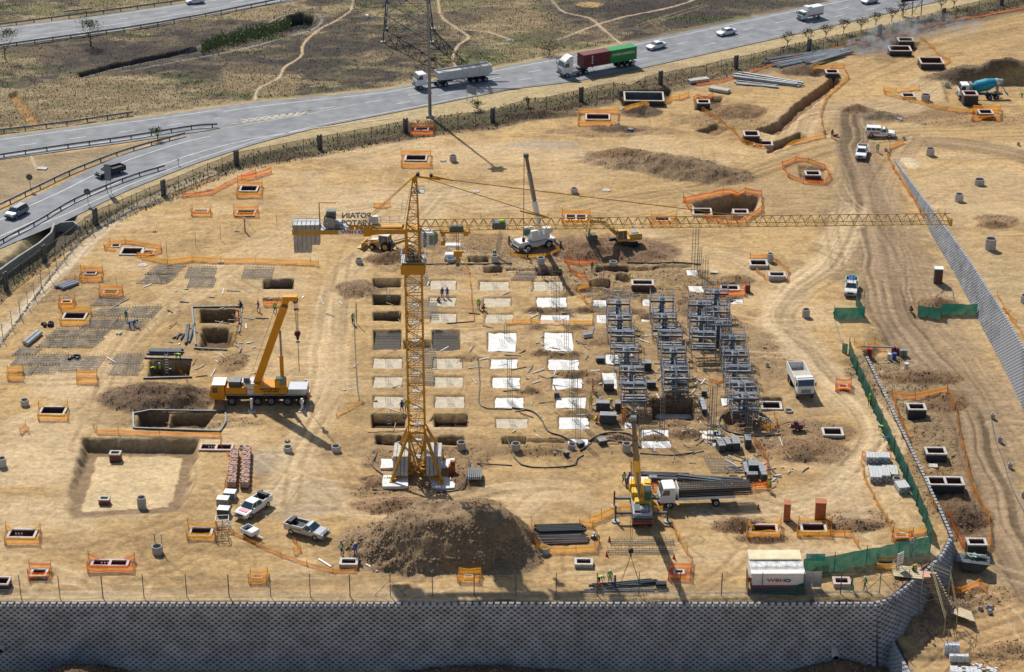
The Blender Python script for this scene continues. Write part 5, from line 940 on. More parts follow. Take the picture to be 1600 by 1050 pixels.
for z in (.7, 1.2): k.bar((x1, -1.2, zj + z), (x1 + 3.2, -1.2, zj + z), .04, galv); k.bar((-6.5, 1.0, zj + z), (-1.2, 1.0, zj + z), .04, galv); k.bar((-6.5, -1.0, zj + z), (-1.2, -1.0, zj + z), .04, galv)
for i in range(5): k.bar((x1 + i * .8, -1.2, zj), (x1 + i * .8, -1.2, zj + 1.2), .04, galv); k.bar((-6 + i * 1.1, 1.0, zj), (-6 + i * 1.1, 1.0, zj + 1.2), .04, galv)
k.box((x1 + 1.6, 0, zj + .32), (3.2, 2.4, .05), steel); k.bar((-cj + 3.2, .4, zj), (-cj + 3.2, .4, zj + 3.2), .12, craney); k.bar((-cj + 3.2, .4, zj + 3.2), (-cj + 5.2, .4, zj + 3.15), .1, craney); jb(k, 'guard_rail')
k = MB(); wx = -cj + 4.4; k.cyl((wx, -.7, zj + 1.0), (wx, .7, zj + 1.0), .62, steeld, n=16); k.cyl((wx, -.78, zj + 1.0), (wx, -.7, zj + 1.0), .75, steel, n=16); k.cyl((wx, .7, zj + 1.0), (wx, .78, zj + 1.0), .75, steel, n=16); k.box((wx + .2, 0, zj + 1.95), (1.1, 1.0, .8), bluep if 0 else steeld); k.box((wx + 1.1, 0, zj + .7), (.9, 1.0, .8), steel); jb(k, 'hoist_winch')
k = MB(); k.box((-4.3 - .3, .6, zj + 1.0), (1.1, .6, .8), offw); jb(k, 'control_box')
sg = Matrix.Rotation(JY, 4, 'Z')
k = MB(); 
for z in (.55, 1.05, 1.9): k.bar((-9.0, -.35, zj + z), (-5.0, -.35, zj + z), .04, galv)
jb(k, 'sign_frame')
p_ = JM @ Vector((-6.6, -.5, zj + .95)); text('POTAIN', .95, galv, TC, p_, (R(90), 0, JY), .03, .04, 1.0)
p_ = JM @ Vector((-6.6, .55, zj + 1.45)); text('POTAIN', .95, galv, TC, p_, (R(90), 0, JY + math.pi), .03, .04, 1.0)
k = MB(); k.box((-7.1, -.86, zj - .05), (3.2, .04, .52), white); jb(k, 'name_board')
p_ = JM @ Vector((-7.45, -.89, zj - .05)); text('WBH', .5, redp, TC, p_, (R(90), 0, JY), .005, .012, 1.5)
k = MB(); n_ = 18
p0 = Vector((-6.05, -.89, zj - .05)); vs = []
for i in range(n_): t = 2 * math.pi * i / n_; vs += [p0 + Vector((math.cos(t) * .33, 0, math.sin(t) * .2)), p0 + Vector((math.cos(t) * .16, 0, math.sin(t) * .1))]
k.add(vs, [(2 * i, 2 * ((i + 1) % n_), 2 * ((i + 1) % n_) + 1, 2 * i + 1) for i in range(n_)], bluep); jb(k, 'lettering')
for sy in (-.35, .35):
    k = MB(); k.cyl((.3, sy * .4, za), (-6.2, sy * 1.6, zj + .4), .05, craney, n=5); jb(k, 'pendant_rod')
x860 = (862 - 654) / 12.95; x116 = (1150 - 654) / 12.95
k = MB(); k.cyl((.8, 0, za + .1), (x860, 0, zjt + .15), .05, craney, n=5); k.bar((x860 - 3.4, 0, zjt + 1.0), (x860, 0, zjt + .1), .2, jiby); jb(k, 'pendant_rod')
k = MB(); q0 = Vector((2.0, 0, zz(274))); k.bar((.8, 0, za), (3.4, 0, za - .35), .22, craney); k.cyl((2.3, -.2, za + .15), (2.3, .2, za + .15), .2, blackp, n=10); k.cyl((3.4, 0, za - .3), (x116, 0, zjt + .25), .055, craney, n=5)
k.bar((2.3, 0, za + .1), (4.8, 0, za - .5), .16, craney)
for x in (12, 20, 27): 
    t = (x - 3.4) / (x116 - 3.4); k.box((x, 0, (za - .3) * (1 - t) + (zjt + .25) * t), (.7, .12, .14), craney)
jb(k, 'pendant_rod')
# white sheeting under the base
for i, (x0, x1, y0, y1, lb) in enumerate([(594, 637, 720, 735, 'back left white pad beneath the tower crane'), (684, 711, 720, 735, 'back right white pad beneath the tower crane'), (598, 638, 748, 765, 'front left white pad beneath the tower crane'), (672, 712, 748, 764, 'front right white pad beneath the tower crane')]):
    a = Vector(ray(x0, y0)); b = Vector(ray(x1, y0)); c = Vector(ray(x1, y1)); d = Vector(ray(x0, y1)); m = MB(); cc = (a + b + c + d) / 4; j = lambda: random.uniform(-.2, .2)
    z0 = max(zg(*cc), zg(*a), zg(*c)) + .06
    top = []; ed = [a, (a + b) / 2, b, (b + c) / 2, c, (c + d) / 2, d, (d + a) / 2]
    top = [(e.x - cc.x + j(), e.y - cc.y + j(), .1) for e in ed]; bot = [(t[0], t[1], -.3) for t in top]; m.add(top + bot, [tuple(range(8))[::-1]] + [(i, (i + 1) % 8, 8 + (i + 1) % 8, 8 + i) for i in range(8)], blind); o = m.build('blinding_slab'); o.location = (cc.x, cc.y, z0); tag(o, lb, 'concrete slab')
m = MB(); a = P(706, 740); m.box((0, 0, .6), (.8, .6, 1.3), rustb); m.box((.1, .2, .9), (.6, .5, 1.6), rustb); o = m.build('formwork_box'); o.location = a; tag(o, 'rusty brown box standing on the white pad beside the tower crane', 'box')
m = MB(); a = P(742, 745)
for i in range(7): m.box((-.75 + i * .25, 0, .35), (.2, 2.6, .12), steel); m.box((-.75 + i * .25, 0, .6), (.18, 2.6, .1), steeld)
o = m.build('grating_stack'); o.location = a; tag(o, 'stack of grey grating panels right of the tower crane base', 'grating')
# ------------------------------------------------------------------ vehicles (front towards +x)
def wheels(root, ax_, w, r=.34, tw=.24, rimm=None, dual=()):
    for i, x in enumerate(ax_):
        for s in (-1, 1):
            t = tw * (1.9 if i in dual else 1); k = MB(); k.cyl((x, s * w, r), (x, s * (w - t), r), r, tyre, n=14); wo = k.build('wheel', root)
            k = MB(); k.cyl((x, s * (w + .012), r), (x, s * (w - .06), r), r * .55, rimm or silver, n=10); k.cyl((x, s * (w + .03), r), (x, s * w, r), r * .18, steeld, n=6); k.build('rim', wo)
def at_px(root, rear, front, lift=0.0):
    a, b = P(*rear), P(*front); c = (a + b) / 2; z = max(0 if c.z > -.3 else -9, (a.z + b.z) / 2); root.location = (c.x, c.y, z + lift + .02); root.rotation_euler = (0, 0, math.atan2(b.y - a.y, b.x - a.x)); return root
def cabin(root, b, xb, zb, xt, zt, wb, wt, m, splits=(.5,), front=True, rear=True):
    """greenhouse from (xb0..xb1) at zb to (xt0..xt1) at zt; returns windows as parts"""
    b.add([(xb[0], -wb, zb), (xb[1], -wb, zb), (xb[1], wb, zb), (xb[0], wb, zb), (xt[0], -wt, zt), (xt[1], -wt, zt), (xt[1], wt, zt), (xt[0], wt, zt)], MB.BOXF, m)
    if front: k = MB(); k.pane([(xb[1], -wb, zb), (xb[1], wb, zb), (xt[1], wt, zt), (xt[1], -wt, zt)], glass, .07); k.build('windscreen', root)
    if rear: k = MB(); k.pane([(xb[0], wb, zb), (xb[0], -wb, zb), (xt[0], -wt, zt), (xt[0], wt, zt)], glass, .08); k.build('rear_window', root)
    cuts = [0] + list(splits) + [1]
    for s in (-1, 1):
        for u0, u1 in zip(cuts[:-1], cuts[1:]):
            q = lambda u, top: (xb[0] + (xb[1] - xb[0]) * u, s * wb, zb) if not top else (xt[0] + (xt[1] - xt[0]) * u, s * wt, zt)
            pp = [q(u0, 0), q(u1, 0), q(u1, 1), q(u0, 1)]
            if s > 0: pp = [pp[1], pp[0], pp[3], pp[2]]
            k = MB(); k.pane(pp, glass, .055); k.build('side_window', root)
def lights(root, xf, xr, w, zf=.7, zr=.8):
    for s in (-1, 1):
        k = MB(); k.box((xf, s * w, zf), (.10, .32, .18), lampw); k.build('headlight', root)
        k = MB(); k.box((xr, s * (w + .02), zr), (.08, .2, .28), lampr); k.build('tail_light', root)
def sedan(label, m=silver, hatch=False, cat='car'):
    r = empty('parked_car' if 0 else 'car', (0, 0, 0)); tag(r, label, cat); b = MB(); w = .88
    pts = [(-2.2, .35), (-2.25, .75), (-2.2, .98), (-1.5, 1.0), (.95, .98), (1.7, .88), (2.15, .72), (2.25, .5), (2.2, .3)] if not hatch else [(-1.95, .35), (-2.0, .75), (-1.95, 1.0), (-1.5, 1.02), (.85, 1.0), (1.5, .9), (1.9, .74), (1.98, .5), (1.95, .3)]
    b.prism(pts, -w, w, m); xb = (-1.55, 1.0) if not hatch else (-1.9, .95); xt = (-.95, .25) if not hatch else (-1.55, .2)
    cabin(r, b, xb, .97, xt, 1.44, .82, .62, m, (.15, .58)); b.build('body', r, bevel=.06)
    lights(r, 2.17 if not hatch else 1.9, -2.22 if not hatch else -1.97, .62); k = MB(); k.box((2.2 if not hatch else 1.93, 0, .42), (.12, 1.1, .16), blackp); k.build('grille', r)
    for s in (-1, 1): k = MB(); k.box((.72, s * .95, 1.02), (.12, .16, .12), m); k.build('mirror', r)
    wheels(r, (1.35, -1.35) if not hatch else (1.2, -1.2), .89, .32); return r
def suv(label, m):
    r = empty('suv', (0, 0, 0)); tag(r, label, 'car'); b = MB(); b.prism([(-2.2, .42), (-2.25, .9), (-2.2, 1.12), (.9, 1.12), (1.9, 1.0), (2.2, .8), (2.25, .5), (2.2, .38)], -.92, .92, m)
    cabin(r, b, (-2.15, 1.15), 1.1, (-1.85, .45), 1.68, .86, .70, m, (.25, .6)); b.build('body', r, bevel=.07); lights(r, 2.2, -2.23, .66, .82, .95); k = MB(); k.box((2.22, 0, .62), (.1, 1.1, .25), blackp); k.build('grille', r)
    for s in (-1, 1): k = MB(); k.box((.8, s * 1.0, 1.15), (.14, .18, .16), m); k.build('mirror', r)
    for s in (-1, 1): k = MB(); k.bar((-1.6, s * .62, 1.74), (.2, s * .62, 1.74), .05, steel); k.build('roof_rail', r)
    wheels(r, (1.35, -1.35), .93, .37, .26); return r
def pickup(label, m, double=True, canopy=False, load=None, stripe=None, decal=None):
    r = empty('pickup_truck', (0, 0, 0)); tag(r, label, 'pickup truck'); b = MB(); w = .92; cb = -.75 if double else .1
    b.prism([(-2.6, .5), (-2.65, 1.0), (cb, 1.02), (cb, 1.08), (1.35, 1.08), (2.3, .98), (2.6, .82), (2.65, .5), (2.5, .42)], -w, w, m)
    cabin(r, b, (cb + .05, 1.45), 1.06, (cb + .3, .75), 1.66, .86, .68, m, (.5,) if double else ()); b.build('body', r, bevel=.06)
    k = MB(); L = cb - .05 + 2.6; xc = (-2.6 + cb - .05) / 2
    for s in (-1, 1): k.box((xc, s * .87, 1.18), (L, .09, .34), m)
    k.box((-2.6, 0, 1.18), (.09, 1.65, .34), m); k.box((cb - .1, 0, 1.18), (.07, 1.65, .34), m); k.box((xc, 0, 1.04), (L - .15, 1.6, .03), blackp); k.build('load_bed', r)
    if canopy:
        k = MB(); cabin(r, k, (-2.6, cb - .02), 1.2, (-2.5, cb - .06), 1.85, .9, .82, m, (.33, .66), front=False); k.build('canopy', r, bevel=.04)
    if load == 'frame':
        k = MB()
        for x in (-2.4, -.4): k.bar((x, -.8, 1.2), (x, -.8, 2.1), .06, greenp); k.bar((x, .8, 1.2), (x, .8, 2.1), .06, greenp); k.bar((x, -.8, 2.1), (x, .8, 2.1), .06, greenp)
        for y in (-.8, 0, .8): k.bar((-2.4, y, 2.1), (.8, y, 2.1), .06, greenp)
        k.box((-1.2, 0, 1.5), (1.6, 1.0, .5), CL['blue']); k.build('load_rack', r)
    if load == 'black': k = MB(); k.box((-1.9, 0, 1.45), (.5, 1.4, .45), blackp); k.build('toolbox', r)
    if stripe:
        for s in (-1, 1): k = MB(); k.box((-1.0, s * .925, .92), (1.7, .012, .22), stripe); k.build('door_stripe', r)
    if decal: k = MB(); k.box((1.8, 0, 1.06), (.7, 1.2, .03), decal); k.build('bonnet_decal', r)
    lights(r, 2.58, -2.64, .7, .85, .95); k = MB(); k.box((2.64, 0, .78), (.08, .9, .24), blackp); k.build('grille', r); k = MB(); k.box((2.68, 0, .5), (.14, 1.8, .18), steel); k.build('bumper', r)
    for s in (-1, 1): k = MB(); k.box((1.1, s * 1.02, 1.15), (.14, .2, .18), m); k.build('mirror', r)
    wheels(r, (1.65, -1.6), .94, .39, .26); return r
at_px(sedan('white saloon car close behind the container lorry', white), (1040, 72), (1010, 80)); at_px(sedan('white saloon car second behind the container lorry', white), (1150, 51), (1119, 58))
at_px(sedan('silver car at the top picture edge on the highway', silver, True), (1372, 2), (1345, 8)); at_px(sedan('white hatchback on the upper highway', white, True), (321, 4), (289, 7))
at_px(pickup('dark pickup truck behind the back of a road sign on the ramp', mat('paint_dark', (.03, .035, .045), .3, .3), False), (192, 268), (154, 279)); at_px(suv('grey estate car lowest on the highway ramp', greyp), (40, 330), (13, 345))
at_px(pickup('white pickup truck facing down the muddy haul road', white, True), (1349, 232), (1343, 256)); at_px(pickup('white canopied off-roader with a dark red stripe at the road junction', white, False, True, None, redp), (1355, 213), (1395, 214))
at_px(pickup('white pickup truck with a pink bonnet panel beside the brick stacks', white, True, False, 'black', None, mat('pink_decal', (.7, .25, .3), .5)), (413, 788), (380, 811)); at_px(pickup('silver pickup truck with open load bed near the great soil heap', silver, False, False, 'black', greyp), (454, 828), (505, 842))
at_px(pickup('pale crew truck with a green roof rack beside the green screen', offw, True, False, 'frame'), (1331, 440), (1328, 470))
def cabtruck(r, x0, L, w, z0, h, m, sleeper=0):
    b = MB(); b.prism([(x0, z0), (x0, z0 + h), (x0 + L * .75, z0 + h), (x0 + L - .05, z0 + h * .52), (x0 + L, z0 + .1), (x0 + L - .05, z0)], -w, w, m); c = b.build('cab', r, bevel=.06)
    k = MB(); k.pane([(x0 + L - .05, -w, z0 + h * .52), (x0 + L - .05, w, z0 + h * .52), (x0 + L * .75, w, z0 + h), (x0 + L * .75, -w, z0 + h)], glass, .12); k.build('windscreen', r)
    for s in (-1, 1):
        pp = [(x0 + L * .35, s * w, z0 + h * .5), (x0 + L * .9, s * w, z0 + h * .52), (x0 + L * .74, s * w, z0 + h * .9), (x0 + L * .35, s * w, z0 + h * .9)]
        if s > 0: pp = [pp[1], pp[0], pp[3], pp[2]]
        k = MB(); k.pane(pp, glass, .05); k.build('side_window', r)
        k = MB(); k.box((x0 + L - .1, s * (w + .15), z0 + h * .7), (.08, .2, .5), blackp); k.build('mirror', r)
        k = MB(); k.box((x0 + L + .01, s * w * .72, z0 + .2), (.08, .35, .2), lampw); k.build('headlight', r)
    k = MB(); k.box((x0 + L + .02, 0, z0 + .45), (.06, w * 1.1, .5), greyp); k.box((x0 + L, 0, z0 - .1), (.25, w * 2, .3), steeld); k.build('grille', r)
def truck(label, cat, name): r = empty(name, (0, 0, 0)); return tag(r, label, cat)
# container lorry
r = truck('white articulated lorry carrying a maroon and a green shipping container', 'lorry', 'container_lorry'); cabtruck(r, 6.6, 2.3, 1.22, .9, 2.3, white)
k = MB(); k.prism([(6.5, 3.2), (8.3, 3.25), (7.2, 4.1), (6.5, 4.15)], -1.1, 1.1, white); k.build('roof_fairing', r, bevel=.05)
k = MB(); k.box((5.5, 0, .95), (5.5, .9, .3), steeld); k.box((-1.5, 0, 1.25), (13, 1.0, .25), steeld); k.box((6.0, 1.05, .9), (1.2, .35, .5), steel); k.box((6.0, -1.05, .9), (1.2, .35, .5), steel); k.box((.8, -1.0, .85), (.1, .2, 1.0), steeld); k.box((-8, 0, .8), (.1, 2.3, .2), steeld); k.build('chassis', r)
def contr(par, x0, x1, z, m, name='container'):
    c = MB(); L = x1 - x0; c.box(((x0 + x1) / 2, 0, z + 1.3), (L, 2.38, 2.55), m)
    for i in range(int(L / .28)):
        x = x0 + .2 + i * .28
        for s in (-1, 1): c.box((x, s * 1.205, z + 1.3), (.13, .05, 2.3), m)
        if i % 2 == 0: c.box((x, 0, z + 2.59), (.12, 2.2, .03), m)
    for x in (x0 + .08, x1 - .08):
        for s in (-1, 1): c.box((x, s * 1.16, z + 1.3), (.17, .15, 2.62), m)
    return c.build(name, par)
ca_ = contr(r, -1.9, 4.2, 1.4, maroon, 'container_maroon_box'); cb_ = contr(r, -8.1, -1.98, 1.4, greenp, 'container_green_box')
text('EVERGREEN', .62, white, r, (-5.0, 1.245, 3.0), (R(90), 0, R(180)), .004, .01, 1.55)
for i in range(3): text('EEE'[i], .55, white, r, (2.2, 1.245, 3.4 - i * .6), (R(90), 0, R(180)), .004, .02, 1.2)
wheels(r, (7.9, 4.9, 3.6, -4.6, -5.9, -7.2), 1.22, .5, .3, None, (1, 2, 3, 4, 5)); at_px(r, (997, 99), (872, 121))
# bulk tipper lorry
r = truck('white articulated lorry with a pale open tipper trailer', 'lorry', 'tipper_lorry'); cabtruck(r, 6.0, 2.1, 1.22, .9, 2.2, white); k = MB(); k.box((3.5, 0, .95), (6.5, .9, .3), steeld); k.box((-2.5, 0, 1.15), (9, 1, .25), steeld); k.box((2.2, 0, .75), (.2, 1.6, .8), steeld); k.build('chassis', r)
k = MB(); body = [(-7.6, 2.0), (-7.4, 3.35), (3.6, 3.0), (3.5, 1.5), (-6.6, 1.35)]
for s in (-1, 1): k.prism(body, s * 1.22, s * 1.14, offw)
k.prism([(-7.6, 2.0), (-7.4, 3.35), (-7.3, 3.35), (-7.5, 1.95)], -1.14, 1.14, offw); k.prism([(3.5, 1.5), (3.6, 3.0), (3.5, 3.0), (3.4, 1.5)], -1.14, 1.14, offw); k.prism([(-6.6, 1.35), (3.4, 1.5), (3.4, 2.7), (-7.3, 3.0)], -1.13, 1.13, mat('grey_load', (.45, .43, .4), .9))
for i in range(12): k.box((-6.6 + i * .85, 1.24, 2.3), (.08, .06, 1.3), offw); k.box((-6.6 + i * .85, -1.24, 2.3), (.08, .06, 1.3), offw)
k.build('tipper_body', r); wheels(r, (7.3, 3.4, 2.1, -3.6, -4.9, -6.2), 1.2, .5, .3, None, (1, 2, 3, 4, 5)); at_px(r, (768, 124), (650, 139))
# small box van on the highway
r = truck('small white box van on the highway with a dark red stripe', 'van', 'box_van'); cabtruck(r, 1.5, 1.5, .95, .5, 1.55, white); k = MB(); k.box((-.7, 0, 1.75), (4.2, 2.0, 1.95), white); k.box((.9, 0, 2.8), (1.2, 1.6, .3), white); k.build('box_body', r, bevel=.06)
for s in (-1, 1): k = MB(); k.box((-.7, s * 1.005, 1.0), (4.0, .015, .28), redp); k.build('side_stripe', r)
wheels(r, (2.2, -1.6), .95, .36, .25); at_px(r, (1284, 26), (1248, 33))
# white tipper on site
r = truck('white tipper lorry with an empty open body on the serpentine track', 'lorry', 'tipper_lorry'); cabtruck(r, 2.3, 2.1, 1.2, .9, 2.1, white); k = MB(); k.box((-.4, 0, .95), (7.5, .9, .3), steeld); k.build('chassis', r)
k = MB()
for s in (-1, 1): k.prism([(-4.4, 1.3), (-4.5, 2.6), (2.0, 2.6), (2.0, 1.3)], s * 1.22, s * 1.14, white)
k.box((2.0, 0, 2.0), (.1, 2.28, 1.5), white); k.prism([(1.95, 2.7), (3.4, 3.05), (3.4, 3.12), (1.95, 2.8)], -1.15, 1.15, white); k.box((-1.2, 0, 1.4), (6.4, 2.26, .1), mat('worn_floor', (.4, .38, .33), .6, .3)); k.box((-4.4, 0, 1.9), (.08, 2.26, 1.1), white); k.build('tipper_body', r)
wheels(r, (3.5, -1.6, -2.9), 1.2, .52, .3, None, (1, 2)); at_px(r, (1241, 590), (1258, 624)); r.scale = (.80, .96, .95)
# rebar lorry
r = truck('white flatbed lorry loaded with rebar cages behind the yellow crane', 'lorry', 'flatbed_lorry'); cabtruck(r, 2.6, 1.9, 1.15, .8, 2.0, white); k = MB(); k.box((-.6, 0, .9), (7.6, .9, .3), steeld); k.box((-1.2, 0, 1.2), (7.0, 2.4, .15), steel)
for s in (-1, 1): k.box((-1.2, s * 1.2, 1.33), (7.0, .06, .36), offw)
k.box((2.25, 0, 2.0), (.1, 2.2, 1.4), offw); k.build('flatbed', r)
k = MB()
for i in range(44):
    x = 2.0 - i * .2
    for y in (-1.0, -.1, .85): k.bar((x, y, 1.35), (x, y, 2.35), .07, rebark)
    k.bar((x, -1.0, 2.35), (x, .9, 2.35), .08, rebark)
for y in (-1.0, -.5, 0, .45, .9):
    for z in (1.4, 1.75, 2.1, 2.38): k.bar((2.1, y, z), (-6.9, y, z), .07, rebark)
k.build('rebar_load', r); k = MB(); k.bar((-1.6, -1.26, 1.3), (-1.6, -1.1, 2.6), .06, galv); k.bar((1.9, -1.26, 1.3), (1.2, -1.2, 2.5), .06, galv); k.build('stanchion', r)
wheels(r, (3.3, -2.4), 1.12, .48, .3, None, (1,)); at_px(r, (1139, 785), (1032, 789)); 
# concrete mixer lorry
r = truck('concrete mixer lorry with a turquoise drum pouring at the far excavation', 'lorry', 'mixer_lorry'); cabtruck(r, 2.3, 1.9, 1.2, .9, 2.1, white); k = MB(); k.box((-.4, 0, .95), (7.8, .9, .3), steeld); k.box((1.9, 0, 2.2), (.5, 1.8, 1.8), steel); k.box((-3.2, 0, 2.0), (.3, 1.6, 1.8), steel); k.build('chassis', r)
k = MB(); k.cyl((1.6, 0, 2.1), (.6, 0, 2.35), .5, tealp, 1.15, 18); k.cyl((.6, 0, 2.35), (-1.2, 0, 2.75), 1.15, tealp, 1.2, 18); k.cyl((-1.2, 0, 2.75), (-3.5, 0, 3.4), 1.2, tealp, .55, 18); k.cyl((-2.9, 0, 3.2), (-3.6, 0, 3.4), .85, offw, .5, 18); k.build('drum', r, smooth=False)
k = MB(); k.box((-3.8, 0, 3.3), (.7, .9, .9), steel); k.bar((-3.9, 0, 2.8), (-5.0, .1, 1.1), .4, steeld, .15); k.bar((-4.9, .1, 1.3), (-5.4, .1, .7), .5, tealp, .3); k.bar((-3.9, .8, .9), (-3.9, .6, 3.3), .06, steel); k.build('chute', r); wheels(r, (3.5, -1.7, -3.0), 1.2, .5, .3, None, (1, 2)); at_px(r, (1560, 155), (1500, 155), .15)
# ------------------------------------------------------------------ site office container
a = P(1174, 927); b_ = P(1254, 927); yw = math.atan2(b_.y - a.y, b_.x - a.x); o_ = empty('site_container', ((a.x + b_.x) / 2, (a.y + b_.y) / 2, min(a.z, 0) - .02), yw); tag(o_, 'white and navy site office container with a corrugated roof by the wall', 'container'); W = (b_ - a).length; HH = 2.6
k = MB(); k.box((0, 1.25, HH * .71), (W, 2.5, HH * .58), white); k.box((0, 1.25, HH * .385), (W + .01, 2.51, HH * .07), redp); k.box((0, 1.25, HH * .175), (W + .004, 2.504, HH * .35), mat('navy_paint', (.03, .05, .09), .6)); 
for i in range(int(W / .25)): x = -W / 2 + .15 + i * .25; k.box((x, -.02, HH * .71), (.11, .05, HH * .56), white); k.box((x, -.02, HH * .175), (.11, .05, HH * .33), MATS['navy_paint'])
k.build('shell', o_)
k = MB(); k.prism([(0, 0), (0, .05), (W + .3, .05), (W + .3, 0)], -.15, 2.7, roofw, Matrix.Translation((-W / 2 - .15, 0, HH + .02)))
for i in range(26): x = -W / 2 - .05 + i * (W + .1) / 25; k.box((x, 1.25, HH + .09), (.09, 2.8, .04), roofw)
k.build('roof', o_)
roofy = mat('roof_sheet_dusty', (.70, .62, .42), .6, var=.15, scale=1); k = MB(); k.box((0, 3.7, HH + .18), (W + .2, 2.1, .06), roofy)
for i in range(26): x = -W / 2 - .05 + i * (W + .1) / 25; k.box((x, 3.7, HH + .24), (.09, 2.1, .05), roofy)
k.box((0, 3.8, 1.3), (W - .1, 2.0, 2.5), offw); k.build('lean_to_roof', o_)
k = MB(); k.box((-W / 2 - .45, .6, 1.2), (.06, 2.2, 2.3), blackp); k.box((-W / 2 - .3, .1, 1.75), (.5, .05, .5), redp); k.build('open_door', o_)
k = MB(); k.quad([(-W * .25, -.3, .12), (W * .55, -.35, .1), (W * .52, -.1, 1.5), (W * .2, -.12, .7)], netG); k.build('net_drape', o_)
text('WBH', .58, redp, o_, (-.2, -.06, 1.72), (R(90), 0, 0), .005, .012, 1.5); vs = []
for i in range(18): t = 2 * math.pi * i / 18; vs += [(1.12 + math.cos(t) * .36, -.065, 1.72 + math.sin(t) * .23), (1.12 + math.cos(t) * .18, -.065, 1.72 + math.sin(t) * .11)]
k = MB(); k.add(vs, [(2 * i, 2 * ((i + 1) % 18), 2 * ((i + 1) % 18) + 1, 2 * i + 1) for i in range(18)], bluep); k.build('lettering', o_)
a = P(1268, 919); k = MB()
for s in (-1, 1): k.box((s * .52, 0, 1.15), (.98, .06, 2.0), greyp if 0 else silver); k.bar((s * 1.05, 0, 0), (s * 1.05, 0, 2.3), .07, steel)
o = k.build('metal_gate'); o.location = a; tag(o, 'grey two-leaf sheet metal gate right of the site office', 'gate')
# ------------------------------------------------------------------ orange mobile crane
r = empty('mobile_crane', (0, 0, 0)); tag(r, 'large orange five-axle mobile crane with its boom raised', 'crane'); g0 = P(330, 634); g1 = P(480, 634); L = (g1 - g0).length; cx = (g0 + g1) / 2; r.location = (cx.x, cx.y + 1.3, 0); H2 = L / 2
k = MB(); k.prism([(-H2, .9), (-H2 - .15, 1.6), (-H2 + .15, 2.9), (-H2 + 1.9, 2.9), (-H2 + 1.9, .9)], -1.35, 1.35, orangec); k.box((-H2 + 1.1, 0, 2.93), (1.9, 2.5, .12), roofw); k.build('cab', r, bevel=.07)
k = MB(); k.pane([(-H2 + .25, -1.352, 1.9), (-H2 + 1.05, -1.352, 1.9), (-H2 + 1.05, -1.352, 2.75), (-H2 + .3, -1.352, 2.75)], glass, .03); k.build('side_window', r); k = MB(); k.pane([(-H2 - .1, 1.3, 1.7), (-H2 - .1, -1.3, 1.7), (-H2 + .12, -1.3, 2.8), (-H2 + .12, 1.3, 2.8)], glass, .05); k.build('windscreen', r)
k = MB(); k.box((1, 0, 1.05), (L - 2.0, 2.0, .55), blackp); k.box((0.6, 0, 1.5), (L - 1.4, 2.5, .12), offw); k.box((-H2 + 3.4, 0, 2.1), (2.9, 2.4, 1.0), orangec); k.box((-H2 + 3.2, 0, 2.9), (1.6, 1.6, .7), steeld); k.box((-H2 + 4.4, .2, 2.8), (.7, 1.4, .5), steel); k.box((-H2 + 5.9, 0, 1.9), (2.1, 2.3, .8), silver); k.box((H2 - 1.4, 0, 1.95), (2.9, 2.4, .8), silver); k.box((H2 - .02, 0, 1.4), (.2, 2.4, .9), redp); k.build('carrier', r, bevel=.04)
for x in (-H2 + 5.6, H2 - .5):
    for s in (-1, 1):
        k = MB(); k.box((x, s * 2.0, 1.1), (.35, 2.0, .3), steel); k.box((x, s * 2.9, .9), (.28, .28, 1.9), offw); k.cyl((x, s * 2.9, .1), (x, s * 2.9, .35), .3, steel, n=10); k.build('outrigger', r); k = MB(); k.box((x, s * 2.9, .05), (1.0, .9, .12), offw); k.build('outrigger_pad', r)
wheels(r, [-H2 + 2.8, -H2 + 5.6, -H2 + 7.3, -H2 + 9.4, H2 - 2.4][:1] + [-H2 + 6.2, -H2 + 8.0, -H2 + 10.2, -H2 + 12.0], 1.33, .62, .4, steel)
k = MB(); bx = (400 - 405) / 11.8; k.prism([(-.6, 1.7), (-.6, 2.9), (0, 3.1), (.6, 2.8), (3.9, 2.5), (3.9, 1.7)], -1.25, 1.25, orangec); k.box((-1.2, 0, 2.5), (1.5, 2.2, 1.2), silver); k.box((-1.6, -.2, 3.4), (.8, .8, .6), steeld); k.build('superstructure', r, bevel=.05)
k = MB(); k.box((3.0, -1.0, 3.3), (1.5, 1.0, 1.3), orangec); k.build('crane_cab', r, bevel=.08); k = MB(); k.box((3.0, -1.0, 3.99), (1.3, .8, .06), glassg); k.box((3.3, -1.51, 3.5), (.8, .02, .8), glassg); k.build('cab_window', r)
for i, tx in enumerate(('MARLBORO', 'CRANE HIRE')): text(tx, .42 - .1 * i, blackp, r, (1.6, -1.27, 2.42 - i * .34), (R(90), 0, 0), .005, .01, 1.2)
yb = r.location.y; tz = hgt(464, yb); tx_ = ray(449, 464, tz)[0] - r.location.x; a = Vector((ray(401, 596, 3.2)[0] - r.location.x, 0, 2.9)); b_ = Vector((tx_, 0, tz)); d = (b_ - a).normalized()
k = MB(); k.bar(a, b_ - d * 1.3, 1.15, orangec, 1.0); k.bar(b_ - d * 1.6, b_, .86, orangec, .8); k.build('boom', r, bevel=.03); s_ = Vector((d.z, 0, -d.x))
k = MB()
for i in range(7): k.bar(b_ - d * (1.0 + i * .24) - s_ * .55 + Vector((0, -.5, 0)), b_ - d * (1.0 + i * .24) + s_ * .55 + Vector((0, -.5, 0)), .08, steeld)
for i in range(4): q = a + (b_ - a) * .52 + d * i * .3; k.bar(q - s_ * .42 + Vector((0, -.512, 0)), q + s_ * .3 + d * .5 + Vector((0, -.512, 0)), .02, blackp, .14)
k.build('boom_marking', r)
